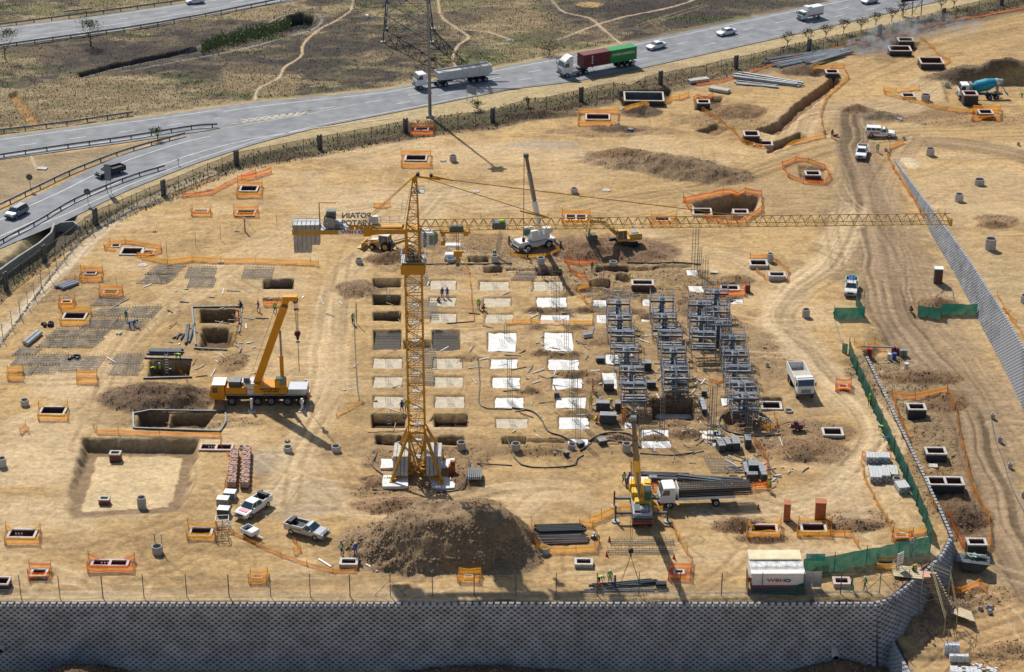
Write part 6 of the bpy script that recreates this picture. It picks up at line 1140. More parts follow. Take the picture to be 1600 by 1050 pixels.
k = MB(); k.box(tuple(b_ + s_ * .35), (1.9, .9, .6), orangec, M=None); k.cyl(b_ + s_ * 1.1 + Vector((0, -.3, -.1)), b_ + s_ * 1.1 + Vector((0, .3, -.1)), .35, steeld, n=12); k.build('boom_head', r)
q = a + (b_ - a) * .62 + s_ * .6; c0 = Vector((3.1, 0, 2.9)); m_ = c0.lerp(q, .52); k = MB(); k.cyl(c0, m_, .27, orangec, n=12); k.cyl(m_, q, .15, steel, n=10); k.build('luffing_cylinder', r)
hx = ray(465, 520, 10)[0] - r.location.x; k = MB()
for dx in (-.25, -.1, .1, .25): k.cyl((hx + dx, 0, tz - .1), (hx + dx * .5, 0, hgt(516, yb)), .025, blackp, n=4)
k.cyl((hx, 0, hgt(530, yb)), (hx, 0, hgt(580, yb)), .04, blackp, n=4); k.bar((a.x - .9, 0, a.z + .6), b_ - d * .2 - s_ * 1.0, .04, blackp); k.build('hoist_rope', r); k = MB(); zh = hgt(521, yb); k.cyl((hx, -.15, zh), (hx, .15, zh), .42, maroon, n=12); k.cyl((hx, 0, zh - .9), (hx, 0, zh), .16, blackp, .3, 8); k.box((hx, 0, zh - 1.2), (.5, .15, .2), steeld); k.build('hook_block', r)
# ------------------------------------------------------------------ yellow mobile crane (stands end-on)
g = P(1001, 805); r = empty('mobile_crane', (g.x, g.y, 0)); tag(r, 'yellow and grey mobile crane seen end-on with four outriggers down', 'crane'); k = MB(); k.box((0, .8, 1.15), (2.3, 8.2, .8), silver); k.box((0, -1.0, 1.75), (2.3, 4.4, .5), silver); k.box((0, -3.2, 1.2), (2.35, .5, .9), steeld); k.box((.2, -2.4, 2.2), (.9, .9, .5), greyp); k.box((0, 3.9, 1.9), (2.3, 1.8, 1.5), offw); k.build('carrier', r, bevel=.05)
k = MB(); k.box((-.6, -2.0, 2.12), (.7, 1.6, .25), steeld); k.box((.7, -1.6, 2.1), (.5, 2.2, .2), greyp); k.box((0, -3.48, 1.0), (2.3, .06, .25), redp); k.box((-.9, -3.0, 1.75), (.4, .5, .3), offw); k.box((.1, -.9, 2.05), (.5, 1.2, .12), blackp); k.box((0, -1.0, 1.46), (2.42, 5.0, .10), blackp); k.build('deck_fittings', r)
for y in (-1.6, 1.9):
    for s in (-1, 1): k = MB(); k.box((s * 2.1, y, 1.25), (2.2, .3, .26), steeld); k.box((s * 3.1, y, 1.1), (.2, .2, 2.3), steeld); k.build('outrigger', r); k = MB(); k.cyl((s * 3.1, y, 0), (s * 3.1, y, .18), .5, steel, n=14); k.build('outrigger_pad', r)
wy = Matrix.Rotation(R(90), 4, 'Z')
for y in (-2.4, -1.0, 3.2):
    for s in (-1, 1): k = MB(); k.cyl((s * 1.15, y, .5), (s * .85, y, .5), .5, tyre, n=14); wo = k.build('wheel', r); k = MB(); k.cyl((s * 1.17, y, .5), (s * 1.1, y, .5), .28, steel, n=10); k.build('rim', wo)
k = MB(); k.box((-.1, 1.6, 2.4), (2.0, 2.6, 1.0), yelc); k.box((-.9, 2.6, 2.6), (.8, 1.4, 1.2), yelc); k.box((.9, 3.0, 2.6), (.8, 1.2, .9), yelc); k.box((.2, -.3, 2.2), (2.0, 1.6, .5), yelc); k.build('superstructure', r, bevel=.06); k = MB(); k.box((.75, .2, 2.9), (1.0, 1.6, 1.5), yelc); k.build('crane_cab', r, bevel=.08); k = MB(); k.box((.75, -.61, 3.0), (.85, .03, 1.1), glassg); k.box((.75, .1, 3.67), (.85, 1.2, .04), glass); k.build('cab_window', r)
ty = P(985, 925).y; tz = hgt(655, ty); tx_ = ray(990, 655, tz)[0]; b_ = Vector((tx_ - g.x, ty - g.y, tz)); a = Vector((-.25, 2.6, 3.0)); m1_ = a.lerp(b_, .42); m2_ = a.lerp(b_, .72)
k = MB(); k.bar(a, m1_, .75, yelc, .85); k.build('boom', r, bevel=.03); k = MB(); k.bar(m1_, m2_, .58, mat('boom_grey', (.17, .15, .13), .5, .2), .65); k.bar(m2_, b_, .46, MATS['boom_grey'], .5); k.build('boom_extension', r); k = MB(); k.box(tuple(b_), (.6, .6, .7), steeld); k.cyl(b_ + Vector((-.3, -.3, .2)), b_ + Vector((.3, -.3, .2)), .25, greyp, n=10); k.build('boom_head', r)
k = MB(); k.cyl((-.25, -.6, 2.6), a.lerp(b_, .25) + Vector((0, 0, -.4)), .16, steel, n=8); k.build('luffing_cylinder', r)
hb = P(984, 925); hz = hgt(858, hb.y); k = MB()
for dx in (-.1, .1): k.cyl((b_.x + dx, b_.y - .3, b_.z - .2), (hb.x - g.x + dx, hb.y - g.y, hz), .022, blackp, n=4)
k.build('hoist_rope', r); k = MB(); q = Vector((hb.x - g.x, hb.y - g.y, hz)); k.cyl(q + Vector((0, -.15, -.2)), q + Vector((0, .15, -.2)), .3, blackp, n=12); k.box(tuple(q + Vector((0, 0, -.7))), (.2, .2, .5), steeld); k.build('hook_block', r)
k = MB(); zl = .95
for sx, sy in ((-1.1, -.3), (-1.1, .3), (1.1, -.3), (1.1, .3)): k.cyl(q + Vector((0, 0, -.9)), (q.x + sx, q.y + sy, zl), .02, blackp, n=4)
k.bar((q.x - 1.2, q.y, zl), (q.x + 1.2, q.y, zl), .1, steeld); k.build('lifting_sling', r)
# ------------------------------------------------------------------ white mobile crane
a0, a1 = P(805, 396), P(866, 382); r = empty('mobile_crane', ((a0.x + a1.x) / 2, (a0.y + a1.y) / 2 + .3, min(0, a0.z)), math.atan2(a0.y - a1.y, a0.x - a1.x)); tag(r, 'small white mobile crane with a dark boom beyond the pit grid', 'crane')
k = MB(); k.box((0, 0, 1.1), (6.6, 2.1, .7), offw); k.box((2.4, 0, 1.6), (1.8, 2.2, .5), white); k.box((3.4, 0, 1.0), (.4, 2.2, .6), steeld); k.build('carrier', r, bevel=.06)
for x in (-3.0, 3.0):
    for s in (-1, 1): k = MB(); k.box((x, s * 1.9, .95), (.28, 2.2, .24), steeld); k.box((x, s * 2.9, .8), (.2, .2, 1.8), steeld); k.build('outrigger', r); k = MB(); k.box((x, s * 2.9, .1), (.8, .8, .12), timber); k.build('outrigger_pad', r)
wheels(r, (1.9, -1.9), 1.2, .7, .5, offw)
k = MB(); k.box((-.6, 0, 2.1), (3.2, 2.0, .9), white); k.box((-2.0, .3, 2.9), (1.4, 1.4, .9), white); k.box((.5, .7, 2.8), (1.2, .7, 1.2), white); k.build('superstructure', r, bevel=.07); k = MB(); k.box((.9, -.65, 2.9), (1.3, .8, 1.3), glassg); k.box((.9, -.65, 3.6), (1.4, .9, .1), white); k.build('crane_cab', r, bevel=.04)
tp = P(818, 402); tz = hgt(243, tp.y); Mi = r.matrix_basis.inverted(); Mi = (Matrix.Translation(r.location) @ Matrix.Rotation(r.rotation_euler.z, 4, 'Z')).inverted(); tX = ray(822, 243, tz)[0]; b_ = Mi @ Vector((tX, tp.y, tz)); a = Vector((-.9, .1, 2.6)); k = MB(); k.bar(a, a.lerp(b_, .42), .62, white, .7); k.build('boom', r); k = MB(); k.bar(a.lerp(b_, .42), a.lerp(b_, .8), .5, greyp, .55); k.bar(a.lerp(b_, .8), b_, .4, MATS['boom_grey'], .45); k.box(tuple(b_), (.6, .6, .6), steeld); k.build('boom_extension', r)
h0 = Mi @ Vector((tX - .25, tp.y, tz)); h1 = Mi @ Vector((tp.x, tp.y, hgt(372, tp.y))); k = MB(); k.cyl(h0, h1, .03, blackp, n=4); k.cyl(h0 + Vector((.15, .1, 0)), h1 + Vector((.12, .1, 0)), .03, blackp, n=4); k.build('hoist_rope', r); k = MB(); k.box(tuple(h1 - Vector((0, 0, .3))), (.35, .35, .7), maroon); k.build('hook_block', r)
# ------------------------------------------------------------------ backhoe loader
r = empty('backhoe_loader', (0, 0, 0)); tag(r, 'dusty yellow backhoe loader behind the tower crane', 'backhoe'); k = MB(); k.prism([(-.6, .7), (-.6, 1.5), (.6, 1.6), (1.9, 1.45), (2.1, 1.0), (2.0, .7)], -.5, .5, catm); k.box((.3, 0, .7), (3.6, .9, .35), steeld); k.prism([(.6, 1.6), (.7, 1.7), (1.9, 1.55), (1.9, 1.45)], -.48, .48, offw); k.build('body', r, bevel=.05)
k = MB(); cabin(r, k, (-1.3, .35), 1.2, (-1.15, .25), 2.55, .75, .68, glassg, (.5,)); k.build('cab', r); k = MB(); k.box((-.45, 0, 2.6), (1.7, 1.6, .12), offw)
for x in (-1.25, .32):
    for s in (-1, 1): k.bar((x, s * .76, 1.1), (x * .93, s * .70, 2.58), .09, catm)
k.build('cab_roof', r)
for x, rr, w in ((1.5, .48, .85), (-.8, .78, .98)):
    for s in (-1, 1): k = MB(); k.cyl((x, s * w, rr), (x, s * (w - .38), rr), rr, tyre, n=16); wo = k.build('wheel', r); k = MB(); k.cyl((x, s * (w + .02), rr), (x, s * w, rr), rr * .55, catm, n=12); k.build('rim', wo)
for s in (-1, 1): k = MB(); k.bar((.4, s * .6, 1.5), (2.6, s * .6, .9), .14, catm, .22); k.bar((2.6, s * .6, .9), (3.2, s * .6, .4), .14, catm, .22); k.build('loader_arm', r)
k = MB(); k.prism([(3.0, .1), (3.0, 1.05), (3.15, 1.05), (3.2, .3), (3.9, .1), (3.9, .04)], -1.15, 1.15, catm); k.build('loader_bucket', r)
k = MB(); k.box((-1.7, 0, .9), (.3, 1.2, .9), steeld); k.bar((-1.8, 0, 1.1), (-4.2, 0, 2.2), .26, catm, .36); k.bar((-4.2, 0, 2.2), (-6.1, 0, 1.6), .22, catm, .3); k.cyl((-2.0, 0, 1.7), (-3.9, 0, 2.45), .09, steel, n=6); k.build('backhoe_arm', r); k = MB(); k.prism([(-6.0, 1.7), (-6.5, 1.3), (-6.4, .6), (-5.9, .5), (-5.8, .7), (-6.2, .8), (-6.2, 1.3)], -.35, .35, steeld); k.build('backhoe_bucket', r)
for s in (-1, 1): k = MB(); k.bar((-1.7, s * .5, .9), (-2.0, s * 1.2, .1), .14, catm); k.box((-2.0, s * 1.2, .06), (.4, .3, .1), steeld); k.build('stabiliser', r)
at_px(r, (612, 392), (584, 388)); r.scale = (1.0, 1.0, 1.0)
# ------------------------------------------------------------------ excavator
a = P(975, 381); r = empty('excavator', (a.x, a.y + .3, a.z * .6 + .15), R(192)); tag(r, 'yellow tracked excavator with its bucket over the soil heap', 'excavator')
for s in (-1, 1):
    k = MB(); k.prism([(-1.9, .1), (-2.15, .45), (-1.9, .8), (1.9, .8), (2.15, .45), (1.9, .1)], s * 1.45, s * .95, blackp)
    for i in range(14): k.box((-1.8 + i * .28, s * 1.2, .83), (.16, .54, .05), steeld)
    k.build('track', r)
U_ = empty('upper', (0, 0, 0)); bpy.data.objects.remove(U_); T = Matrix.Rotation(R(-4), 4, 'Z')
k = MB(); k.box((-.6, 0, 1.25), (3.8, 2.6, .35), catm); k.box((-1.6, 0, 1.75), (1.9, 2.6, .8), catm); k.box((-1.5, .1, 2.2), (1.3, 1.7, .14), steel); k.box((-2.4, 0, 1.6), (.4, 2.5, .9), steeld); k.build('upper_body', r, bevel=.09)
k = MB(); cabin(r, k, (-.2, 1.4), 1.4, (-.1, 1.2), 2.85, .55, .5, catm, (.45,)); k.v = [(v[0], v[1] + .75, v[2]) for v in k.v]; k.build('cab', r, bevel=.05)
for o in KIDS[r.name]:
    if o.name.startswith(('windscreen', 'rear_window', 'side_window')): o.location.y = .75
k = MB(); k.bar((1.0, -.2, 1.7), (3.4, -.2, 4.1), .4, catm, .6); k.bar((3.3, -.2, 4.0), (5.6, -.2, 4.4), .36, catm, .5); k.build('boom', r, bevel=.04); k = MB(); k.bar((5.2, -.2, 4.7), (5.7, -.2, 2.2), .3, catm, .4); k.build('dipper_arm', r, bevel=.04)
k = MB(); k.cyl((1.3, -.5, 1.9), (3.0, -.5, 3.7), .11, steel, n=6); k.cyl((3.3, -.2, 4.6), (5.1, -.2, 4.9), .11, steel, n=6); k.cyl((5.9, -.2, 4.2), (6.0, -.2, 2.6), .09, steel, n=6); k.build('ram', r); k = MB(); k.prism([(5.6, 2.3), (6.0, 2.0), (5.9, 1.2), (5.2, .9), (4.4, 1.3), (4.3, 2.0), (4.9, 1.9)], -.85, .45, steeld); k.prism([(5.5, 1.95), (4.4, 2.0), (4.5, 2.15), (5.3, 2.2)], -.8, .4, dirtm); k.build('bucket', r)
# compressor, trailer, skip
a = P(1245, 672); k = MB(); k.box((0, 0, .7), (1.6, .9, .6), maroon); k.box((1.1, 0, .5), (.8, .1, .1), steel); k.box((-.2, 0, 1.15), (.5, .5, .4), steeld); r = k.build('compressor_body'); rr = empty('compressor', a, R(-10)); setp(r, rr); tag(rr, 'small maroon compressor on wheels by the churned soil', 'compressor'); wheels(rr, (.1,), .55, .28, .15)
r = empty('car_trailer', (0, 0, 0)); tag(r, 'small white box trailer parked below the pink-bonneted pickup', 'trailer'); k = MB(); k.box((-.2, 0, .55), (1.9, 1.3, .12), steeld)
for s in (-1, 1): k.box((-.2, s * .65, .8), (1.9, .06, .5), white)
for x in (-1.15, .75): k.box((x, 0, .8), (.06, 1.24, .5), white)
k.bar((.75, 0, .55), (1.9, 0, .5), .1, white); k.box((.3, .1, 1.0), (.9, 1.2, .1), white); k.build('body', r); wheels(r, (-.3,), .78, .3, .18); at_px(r, (384, 838), (402, 840)); r.rotation_euler.z += R(-25)
a = P(1519, 889); r = empty('waste_skip', a, R(-14)); tag(r, 'grey waste skip heaped with tarpaulin and sacks below the wall corner', 'skip'); k = MB(); w = 1.0
k.prism([(-1.0, .1), (-1.9, 1.3), (1.9, 1.3), (1.0, .1)], -w, w, tarp); k.box((0, 0, 1.33), (3.9, 2.1, .08), steeld); k.build('body', r, bevel=.04); k = MB()
for i in range(9): k.add([(random.uniform(-1.6, 1.2) + dx, random.uniform(-.5, .5) + dy, 1.35 + dz) for dx, dy, dz in ((0, 0, 0), (.9, 0, 0), (.8, .7, 0), (0, .7, 0), (.2, .1, .4), (.7, .2, .35), (.6, .5, .45), (.15, .5, .3))], MB.BOXF, [tarp, greenp, white, steel][i % 4])
k.build('refuse', r)
# ------------------------------------------------------------------ people
def pose_mesh(kind):
    """one skeleton grown into one skin; joints in metres, facing -y"""
    J = dict(pel=(0, 0, .95), belly=(0, 0, 1.12), chest=(0, .0, 1.35), neck=(0, 0, 1.50), head=(0, -.02, 1.62), top=(0, -.02, 1.74), nose=(0, -.12, 1.63),
             ls=(.19, 0, 1.42), le=(.26, .02, 1.14), lw=(.27, -.08, .90), lh=(.27, -.11, .80), rs=(-.19, 0, 1.42), re=(-.26, .02, 1.14), rw=(-.27, -.08, .90), rh=(-.27, -.11, .80),
             lp=(.10, 0, .90), lk=(.12, -.03, .50), la=(.13, .02, .09), lf=(.14, -.15, .04), rp=(-.10, 0, .90), rk=(-.12, -.03, .50), ra=(-.13, .02, .09), rf=(-.14, -.15, .04))
    def mv(names, d):
        for n in names: J[n] = tuple(a + b for a, b in zip(J[n], d))
    if kind == 'walk': J.update(lk=(.11, -.22, .50), la=(.12, -.18, .10), lf=(.12, -.34, .05), rk=(-.11, .05, .49), ra=(-.11, .36, .16), rf=(-.11, .26, .05), lw=(.26, .16, .92), lh=(.26, .2, .83), rw=(-.26, -.28, .98), rh=(-.25, -.36, .95))
    if kind == 'reach': J.update(lw=(.24, -.42, 1.22), le=(.27, -.18, 1.2), lh=(.22, -.52, 1.24), rw=(-.2, -.40, 1.15), re=(-.26, -.15, 1.18), rh=(-.17, -.5, 1.16))
    if kind == 'bend':
        J.update(belly=(0, -.14, 1.02), chest=(0, -.36, 1.08), neck=(0, -.52, 1.10), head=(0, -.64, 1.08), top=(0, -.74, 1.12), nose=(0, -.70, .98), ls=(.18, -.42, 1.08), le=(.22, -.46, .78), lw=(.18, -.55, .55), lh=(.15, -.6, .46), rs=(-.18, -.42, 1.08), re=(-.22, -.46, .78), rw=(-.16, -.58, .52), rh=(-.12, -.63, .43), pel=(0, .06, .92), lp=(.1, .05, .88), rp=(-.1, .05, .88))
    if kind == 'crouch':
        J.update(pel=(0, .1, .38), belly=(0, .0, .52), chest=(0, -.14, .70), neck=(0, -.2, .84), head=(0, -.25, .95), top=(0, -.27, 1.07), nose=(0, -.36, .95), ls=(.18, -.15, .78), le=(.25, -.3, .55), lw=(.16, -.5, .48), lh=(.1, -.57, .45), rs=(-.18, -.15, .78), re=(-.25, -.3, .55), rw=(-.16, -.5, .42), rh=(-.1, -.57, .38),
                 lp=(.12, .08, .36), lk=(.17, -.36, .48), la=(.15, -.10, .08), lf=(.16, -.27, .04), rp=(-.12, .08, .36), rk=(-.17, -.36, .46), ra=(-.15, -.10, .08), rf=(-.16, -.27, .04))
    E = [('pel', 'belly'), ('belly', 'chest'), ('chest', 'neck'), ('neck', 'head'), ('head', 'top'), ('head', 'nose'), ('chest', 'ls'), ('ls', 'le'), ('le', 'lw'), ('lw', 'lh'), ('chest', 'rs'), ('rs', 're'), ('re', 'rw'), ('rw', 'rh'), ('pel', 'lp'), ('lp', 'lk'), ('lk', 'la'), ('la', 'lf'), ('pel', 'rp'), ('rp', 'rk'), ('rk', 'ra'), ('ra', 'rf')]
    RD = dict(pel=.15, belly=.14, chest=.165, neck=.06, head=.095, top=.07, nose=.02, ls=.075, le=.05, lw=.038, lh=.045, rs=.075, re=.05, rw=.038, rh=.045, lp=.105, lk=.07, la=.05, lf=.045, rp=.105, rk=.07, ra=.05, rf=.045)
    ks = list(J); me = bpy.data.meshes.new('b'); me.from_pydata([J[k_] for k_ in ks], [(ks.index(a), ks.index(b)) for a, b in E], []); o = bpy.data.objects.new('b', me); COL.objects.link(o)
    o.modifiers.new('s', 'SKIN'); 
    if not me.skin_vertices: bpy.context.view_layer.objects.active = o
    sv = me.skin_vertices[0].data
    for i, k_ in enumerate(ks): sv[i].radius = (RD[k_], RD[k_] * (.8 if k_ in ('chest', 'belly') else 1)); sv[i].use_root = (k_ == 'pel')
    o.modifiers.new('u', 'SUBSURF').levels = 1
    dg = bpy.context.evaluated_depsgraph_get(); out = bpy.data.meshes.new_from_object(o.evaluated_get(dg)); bpy.data.objects.remove(o)
    out.name = 'person_' + kind; out.materials.clear()
    for _ in range(4): out.materials.append(skin)
    grp = {('pel', 'lp'): 1, ('lp', 'lk'): 1, ('lk', 'la'): 1, ('pel', 'rp'): 1, ('rp', 'rk'): 1, ('rk', 'ra'): 1, ('la', 'lf'): 3, ('ra', 'rf'): 3, ('neck', 'head'): 0, ('head', 'top'): 0, ('head', 'nose'): 0, ('lw', 'lh'): 0, ('rw', 'rh'): 0}
    S = [(Vector(J[a]), Vector(J[b]), grp.get((a, b), 2)) for a, b in E]; tors = []
    for p in out.polygons:
        c = p.center; bd = 9; g_ = 2; ti = 0
        for i, (a, b, gg) in enumerate(S):
            d = b - a; t = max(0, min(1, (c - a).dot(d) / d.length_squared)); ds = (c - a - d * t).length - (.1 if i < 2 else .05)
            if ds < bd: bd = ds; g_ = gg; ti = i
        p.material_index = g_; p.use_smooth = True
        if ti in (0, 1, 2): tors.append(p.index)
    vm = MB(); out.update()
    for pi in tors:
        p = out.polygons[pi]; vm.add([out.vertices[i].co + out.vertices[i].normal * .018 for i in p.vertices], [tuple(range(len(p.vertices)))], CL['lime'])
    h, t_ = Vector(J['head']), Vector(J['top']); u = (t_ - h).normalized(); hm = MB(); f = (Vector(J['nose']) - h).normalized(); sd = u.cross(f).normalized(); f = sd.cross(u); rings = []
    for j in range(5):
        a = j / 4 * math.pi / 2; rr = .128 * math.cos(a) + .002; rings += [h + u * (.045 + .12 * math.sin(a)) + (f * math.cos(q * math.pi / 5) * 1.12 + sd * math.sin(q * math.pi / 5)) * rr for q in range(10)]
    hm.add(rings, [(j * 10 + q, j * 10 + (q + 1) % 10, (j + 1) * 10 + (q + 1) % 10, (j + 1) * 10 + q) for j in range(4) for q in range(10)], white); hm.add([h + u * .045 + (f * math.cos(q) * .19 + sd * math.sin(q) * .14) for q in np.linspace(-1.2, 1.2, 6)] + [h + u * .06 + (f * math.cos(q) * .10 + sd * math.sin(q) * .10) for q in np.linspace(1.2, -1.2, 6)], [tuple(range(12))], white)
    return out, vm, hm
POSE = {k_: pose_mesh(k_) for k_ in ('stand', 'walk', 'reach', 'bend', 'crouch')}
VC = {}
def person(x, y, pose, shirt, trous, vest, hat, face, label, dz=0.0):
    me_, vm, hm = POSE[pose]; key = (pose, vest)
    o = bpy.data.objects.new('person', me_); COL.objects.link(o); g = P(x, y, dz); o.location = g; o.rotation_euler = (0, 0, R(face)); tag(o, label, 'person')
    for i, m in enumerate((skin, CL[trous], CL[shirt], CL['dark'])): o.material_slots[i].link = 'OBJECT'; o.material_slots[i].material = m
    if vest:
        if ('v', pose) not in VC: VC[('v', pose)] = vm.mesh('vest')
        v = bpy.data.objects.new('vest', VC[('v', pose)]); COL.objects.link(v); setp(v, o); v.material_slots[0].link = 'OBJECT'; v.material_slots[0].material = CL[vest]
    if ('h', pose) not in VC: VC[('h', pose)] = hm.mesh('helmet')
    v = bpy.data.objects.new('helmet', VC[('h', pose)]); COL.objects.link(v); setp(v, o); v.material_slots[0].link = 'OBJECT'; v.material_slots[0].material = CL[hat]
    return o
PEO = [(1300, 216, 'stand', 'green', 'dark', 'green', 'green', 20, 'person in dark green standing at the tape end beside a red barrow'), (1371, 238, 'stand', 'navy', 'navy', 'lime', 'white', 0, 'person in a lime vest standing beside the canopied off-roader'),
 (1442, 104, 'crouch', 'orange', 'dark', 'yellow', 'yellow', 40, 'person in yellow crouching at the corner of a black chamber'), (1541, 154, 'stand', 'orange', 'navy', 'orange', 'white', 90, 'person in orange beside the mixer lorry chute'), (1554, 155, 'stand', 'navy', 'navy', 'lime', 'white', 200, 'person in a lime vest under the mixer lorry chute'), (1561, 151, 'bend', 'green', 'green', None, 'blue', -60, 'person in green bending behind the mixer lorry'), (1597, 153, 'bend', 'navy', 'green', 'lime', 'white', -60, 'person in a lime vest bending at the picture edge by the far digging'),
 (203, 513, 'bend', 'blue', 'blue', None, 'blue', 80, 'person in bright blue bending over a rebar mat'), (210, 510, 'bend', 'green', 'navy', 'green', 'green', 60, 'person in a green top bending over a rebar mat'), (198, 502, 'stand', 'green', 'green', None, 'green', 0, 'person in dark green standing on a rebar mat'), (373, 495, 'bend', 'dark', 'navy', 'red', 'dark', -90, 'person in dark clothes and red bending at the edge of the pit'),
 (374, 506, 'bend', 'blue', 'tan', 'orange', 'blue', -80, 'person with an orange vest bending near the pit netting'), (378, 480, 'crouch', 'navy', 'navy', None, 'blue', -90, 'person in navy crouching at the pit corner timber'), (404, 486, 'walk', 'blue', 'navy', None, 'orange', -60, 'person in blue walking left of the striped net'), (430, 489, 'walk', 'green', 'navy', 'lime', 'lime', 30, 'person in a lime vest walking before the orange boom'),
 (551, 506, 'reach', 'navy', 'navy', 'lime', 'lime', 60, 'person in a lime vest holding a tall orange-tipped frame'), (636, 504, 'walk', 'blue', 'navy', 'lime', 'white', 10, 'person in a lime vest left of the tower mast'), (691, 466, 'stand', 'navy', 'navy', None, 'blue', 20, 'left one of two navy-clad persons on a dusty slab'), (699, 466, 'stand', 'blue', 'blue', None, 'blue', -20, 'right one of two navy-clad persons on a dusty slab'), (684, 473, 'crouch', 'dark', 'navy', 'orange', 'orange', 60, 'person crouching on the dusty slab edge beside two standing colleagues'),
 (748, 483, 'stand', 'navy', 'navy', 'lime', 'lime', -20, 'person in a lime vest between the second and third pit columns'), (754, 485, 'crouch', 'dark', 'dark', 'red', 'dark', 80, 'person in dark red crouching beside the third pit column'), (849, 435, 'stand', 'purple', 'navy', 'purple', 'red', 0, 'person in purple standing in front of the white crane'), (877, 429, 'bend', 'blue', 'blue', 'lime', 'green', -90, 'person bending near the purple-clad one with a lime vest'), (925, 425, 'reach', 'green', 'green', None, 'blue', 0, 'person in sea-green overalls below the digger spoil'),
 (926, 611, 'reach', 'orange', 'orange', 'white', 'blue', 60, 'person in orange trousers and a white vest between slabs and formwork'), (923, 637, 'stand', 'orange', 'orange', 'lime', 'green', 0, 'person in orange trousers and lime vest near the column cages'), (955, 634, 'bend', 'orange', 'green', 'lime', 'lime', -40, 'person in a lime vest bending over the dark formwork'), (930, 660, 'crouch', 'orange', 'orange', 'lime', 'orange', 90, 'person in orange crouching left of the dark formwork'), (974, 655, 'stand', 'orange', 'orange', 'yellow', 'orange', 20, 'person in orange standing at the foot of the first scaffold'),
 (975, 634, 'stand', 'orange', 'orange', 'blue', 'blue', 0, 'person with a blue vest over orange standing in the first scaffold line'), (977, 612, 'reach', 'orange', 'orange', 'orange', 'blue', 0, 'person in orange on the scaffold halfway along the first line'), (982, 592, 'stand', 'orange', 'orange', 'lime', 'orange', 0, 'person in orange and lime high in the first scaffold line'), (1007, 641, 'bend', 'orange', 'green', 'green', 'green', 90, 'person in green and orange between the first two scaffold lines'), (1117, 684, 'bend', 'navy', 'navy', 'lime', 'blue', 20, 'person with a blue helmet on the slab before the last scaffold'),
 (975, 757, 'walk', 'navy', 'navy', 'lime', 'dark', 20, 'person in a lime vest left of two blue-clad ones by the yellow crane'), (981, 763, 'stand', 'blue', 'navy', 'blue', 'blue', 0, 'person in navy overalls nearest the yellow crane boom'), (983, 757, 'reach', 'navy', 'navy', None, 'blue', 60, 'person in navy behind another beside the yellow crane boom'), (1015, 768, 'stand', 'blue', 'navy', 'red', 'blue', -20, 'person in blue and red in front of the rebar lorry cab'), (1200, 766, 'stand', 'orange', 'orange', 'lime', 'lime', 10, 'person in orange and lime holding the end of the striped barrier'),
 (628, 644, 'walk', 'navy', 'blue', None, 'navy', 20, 'person in blue left of the pink-helmeted one by the mast'), (635, 643, 'stand', 'navy', 'navy', 'lime', 'pink', 0, 'person in a lime vest with a pink helmet by the mast'), (534, 866, 'walk', 'blue', 'navy', 'lime', 'blue', -40, 'person in a lime vest above the pale chamber left of the great heap'), (556, 868, 'stand', 'blue', 'navy', None, 'white', 20, 'person in blue overalls above the pale chamber left of the great heap'), (936, 912, 'bend', 'navy', 'navy', 'lime', 'white', 60, 'person with a white helmet bending over the bundled pipes'),
 (953, 911, 'stand', 'navy', 'navy', 'lime', 'white', 0, 'person in a lime vest standing behind the bundled pipes'), (961, 920, 'reach', 'blue', 'blue', 'red', 'dark', -90, 'person in blue with a red mark handling the pipes'), (936, 921, 'crouch', 'orange', 'dark', 'orange', 'orange', 0, 'person in bright orange crouching at the pipe ends'), (1330, 924, 'walk', 'green', 'green', None, 'green', 60, 'person in teal overalls walking beside the pale chamber'), (1351, 921, 'walk', 'navy', 'navy', 'lime', 'white', -60, 'person in a lime vest and white helmet walking toward the wall corner'),
 (1427, 893, 'crouch', 'dark', 'dark', 'yellow', 'yellow', 20, 'person with a yellow helmet sitting at the top of the scaffold stair'), (1358, 634, 'stand', 'green', 'dark', 'lime', 'lime', 10, 'person in green standing against the long green fence'), (1379, 676, 'bend', 'green', 'green', 'lime', 'green', -60, 'farther one of two persons bending at the green fence'), (1388, 695, 'bend', 'green', 'green', 'blue', 'green', -90, 'nearer one of two persons bending at the green fence'), (1303, 492, 'crouch', 'navy', 'navy', 'yellow', 'yellow', 60, 'person in yellow sitting at the left end of the green screen'), (1425, 488, 'crouch', 'dark', 'dark', 'red', 'dark', -60, 'person in dark clothes sitting at the screen across the haul road'),
 (237, 584, 'bend', 'navy', 'green', 'lime', 'yellow', 60, 'person at the left end of the ladder pit'), (250, 579, 'stand', 'navy', 'navy', 'lime', 'white', 0, 'person in a lime vest standing in the ladder pit'), (267, 586, 'bend', 'navy', 'navy', 'lime', 'blue', 0, 'person with a blue helmet bending in the ladder pit'), (283, 577, 'bend', 'navy', 'navy', 'lime', 'yellow', -70, 'person at the right end of the ladder pit'), (411, 785, 'stand', 'green', 'navy', 'lime', 'green', -30, 'person in lime behind the pink-bonneted pickup'), (773, 404, 'bend', 'blue', 'navy', 'lime', 'green', 0, 'person leaning inside an upright ring', .4)]
for a in PEO: person(*a)
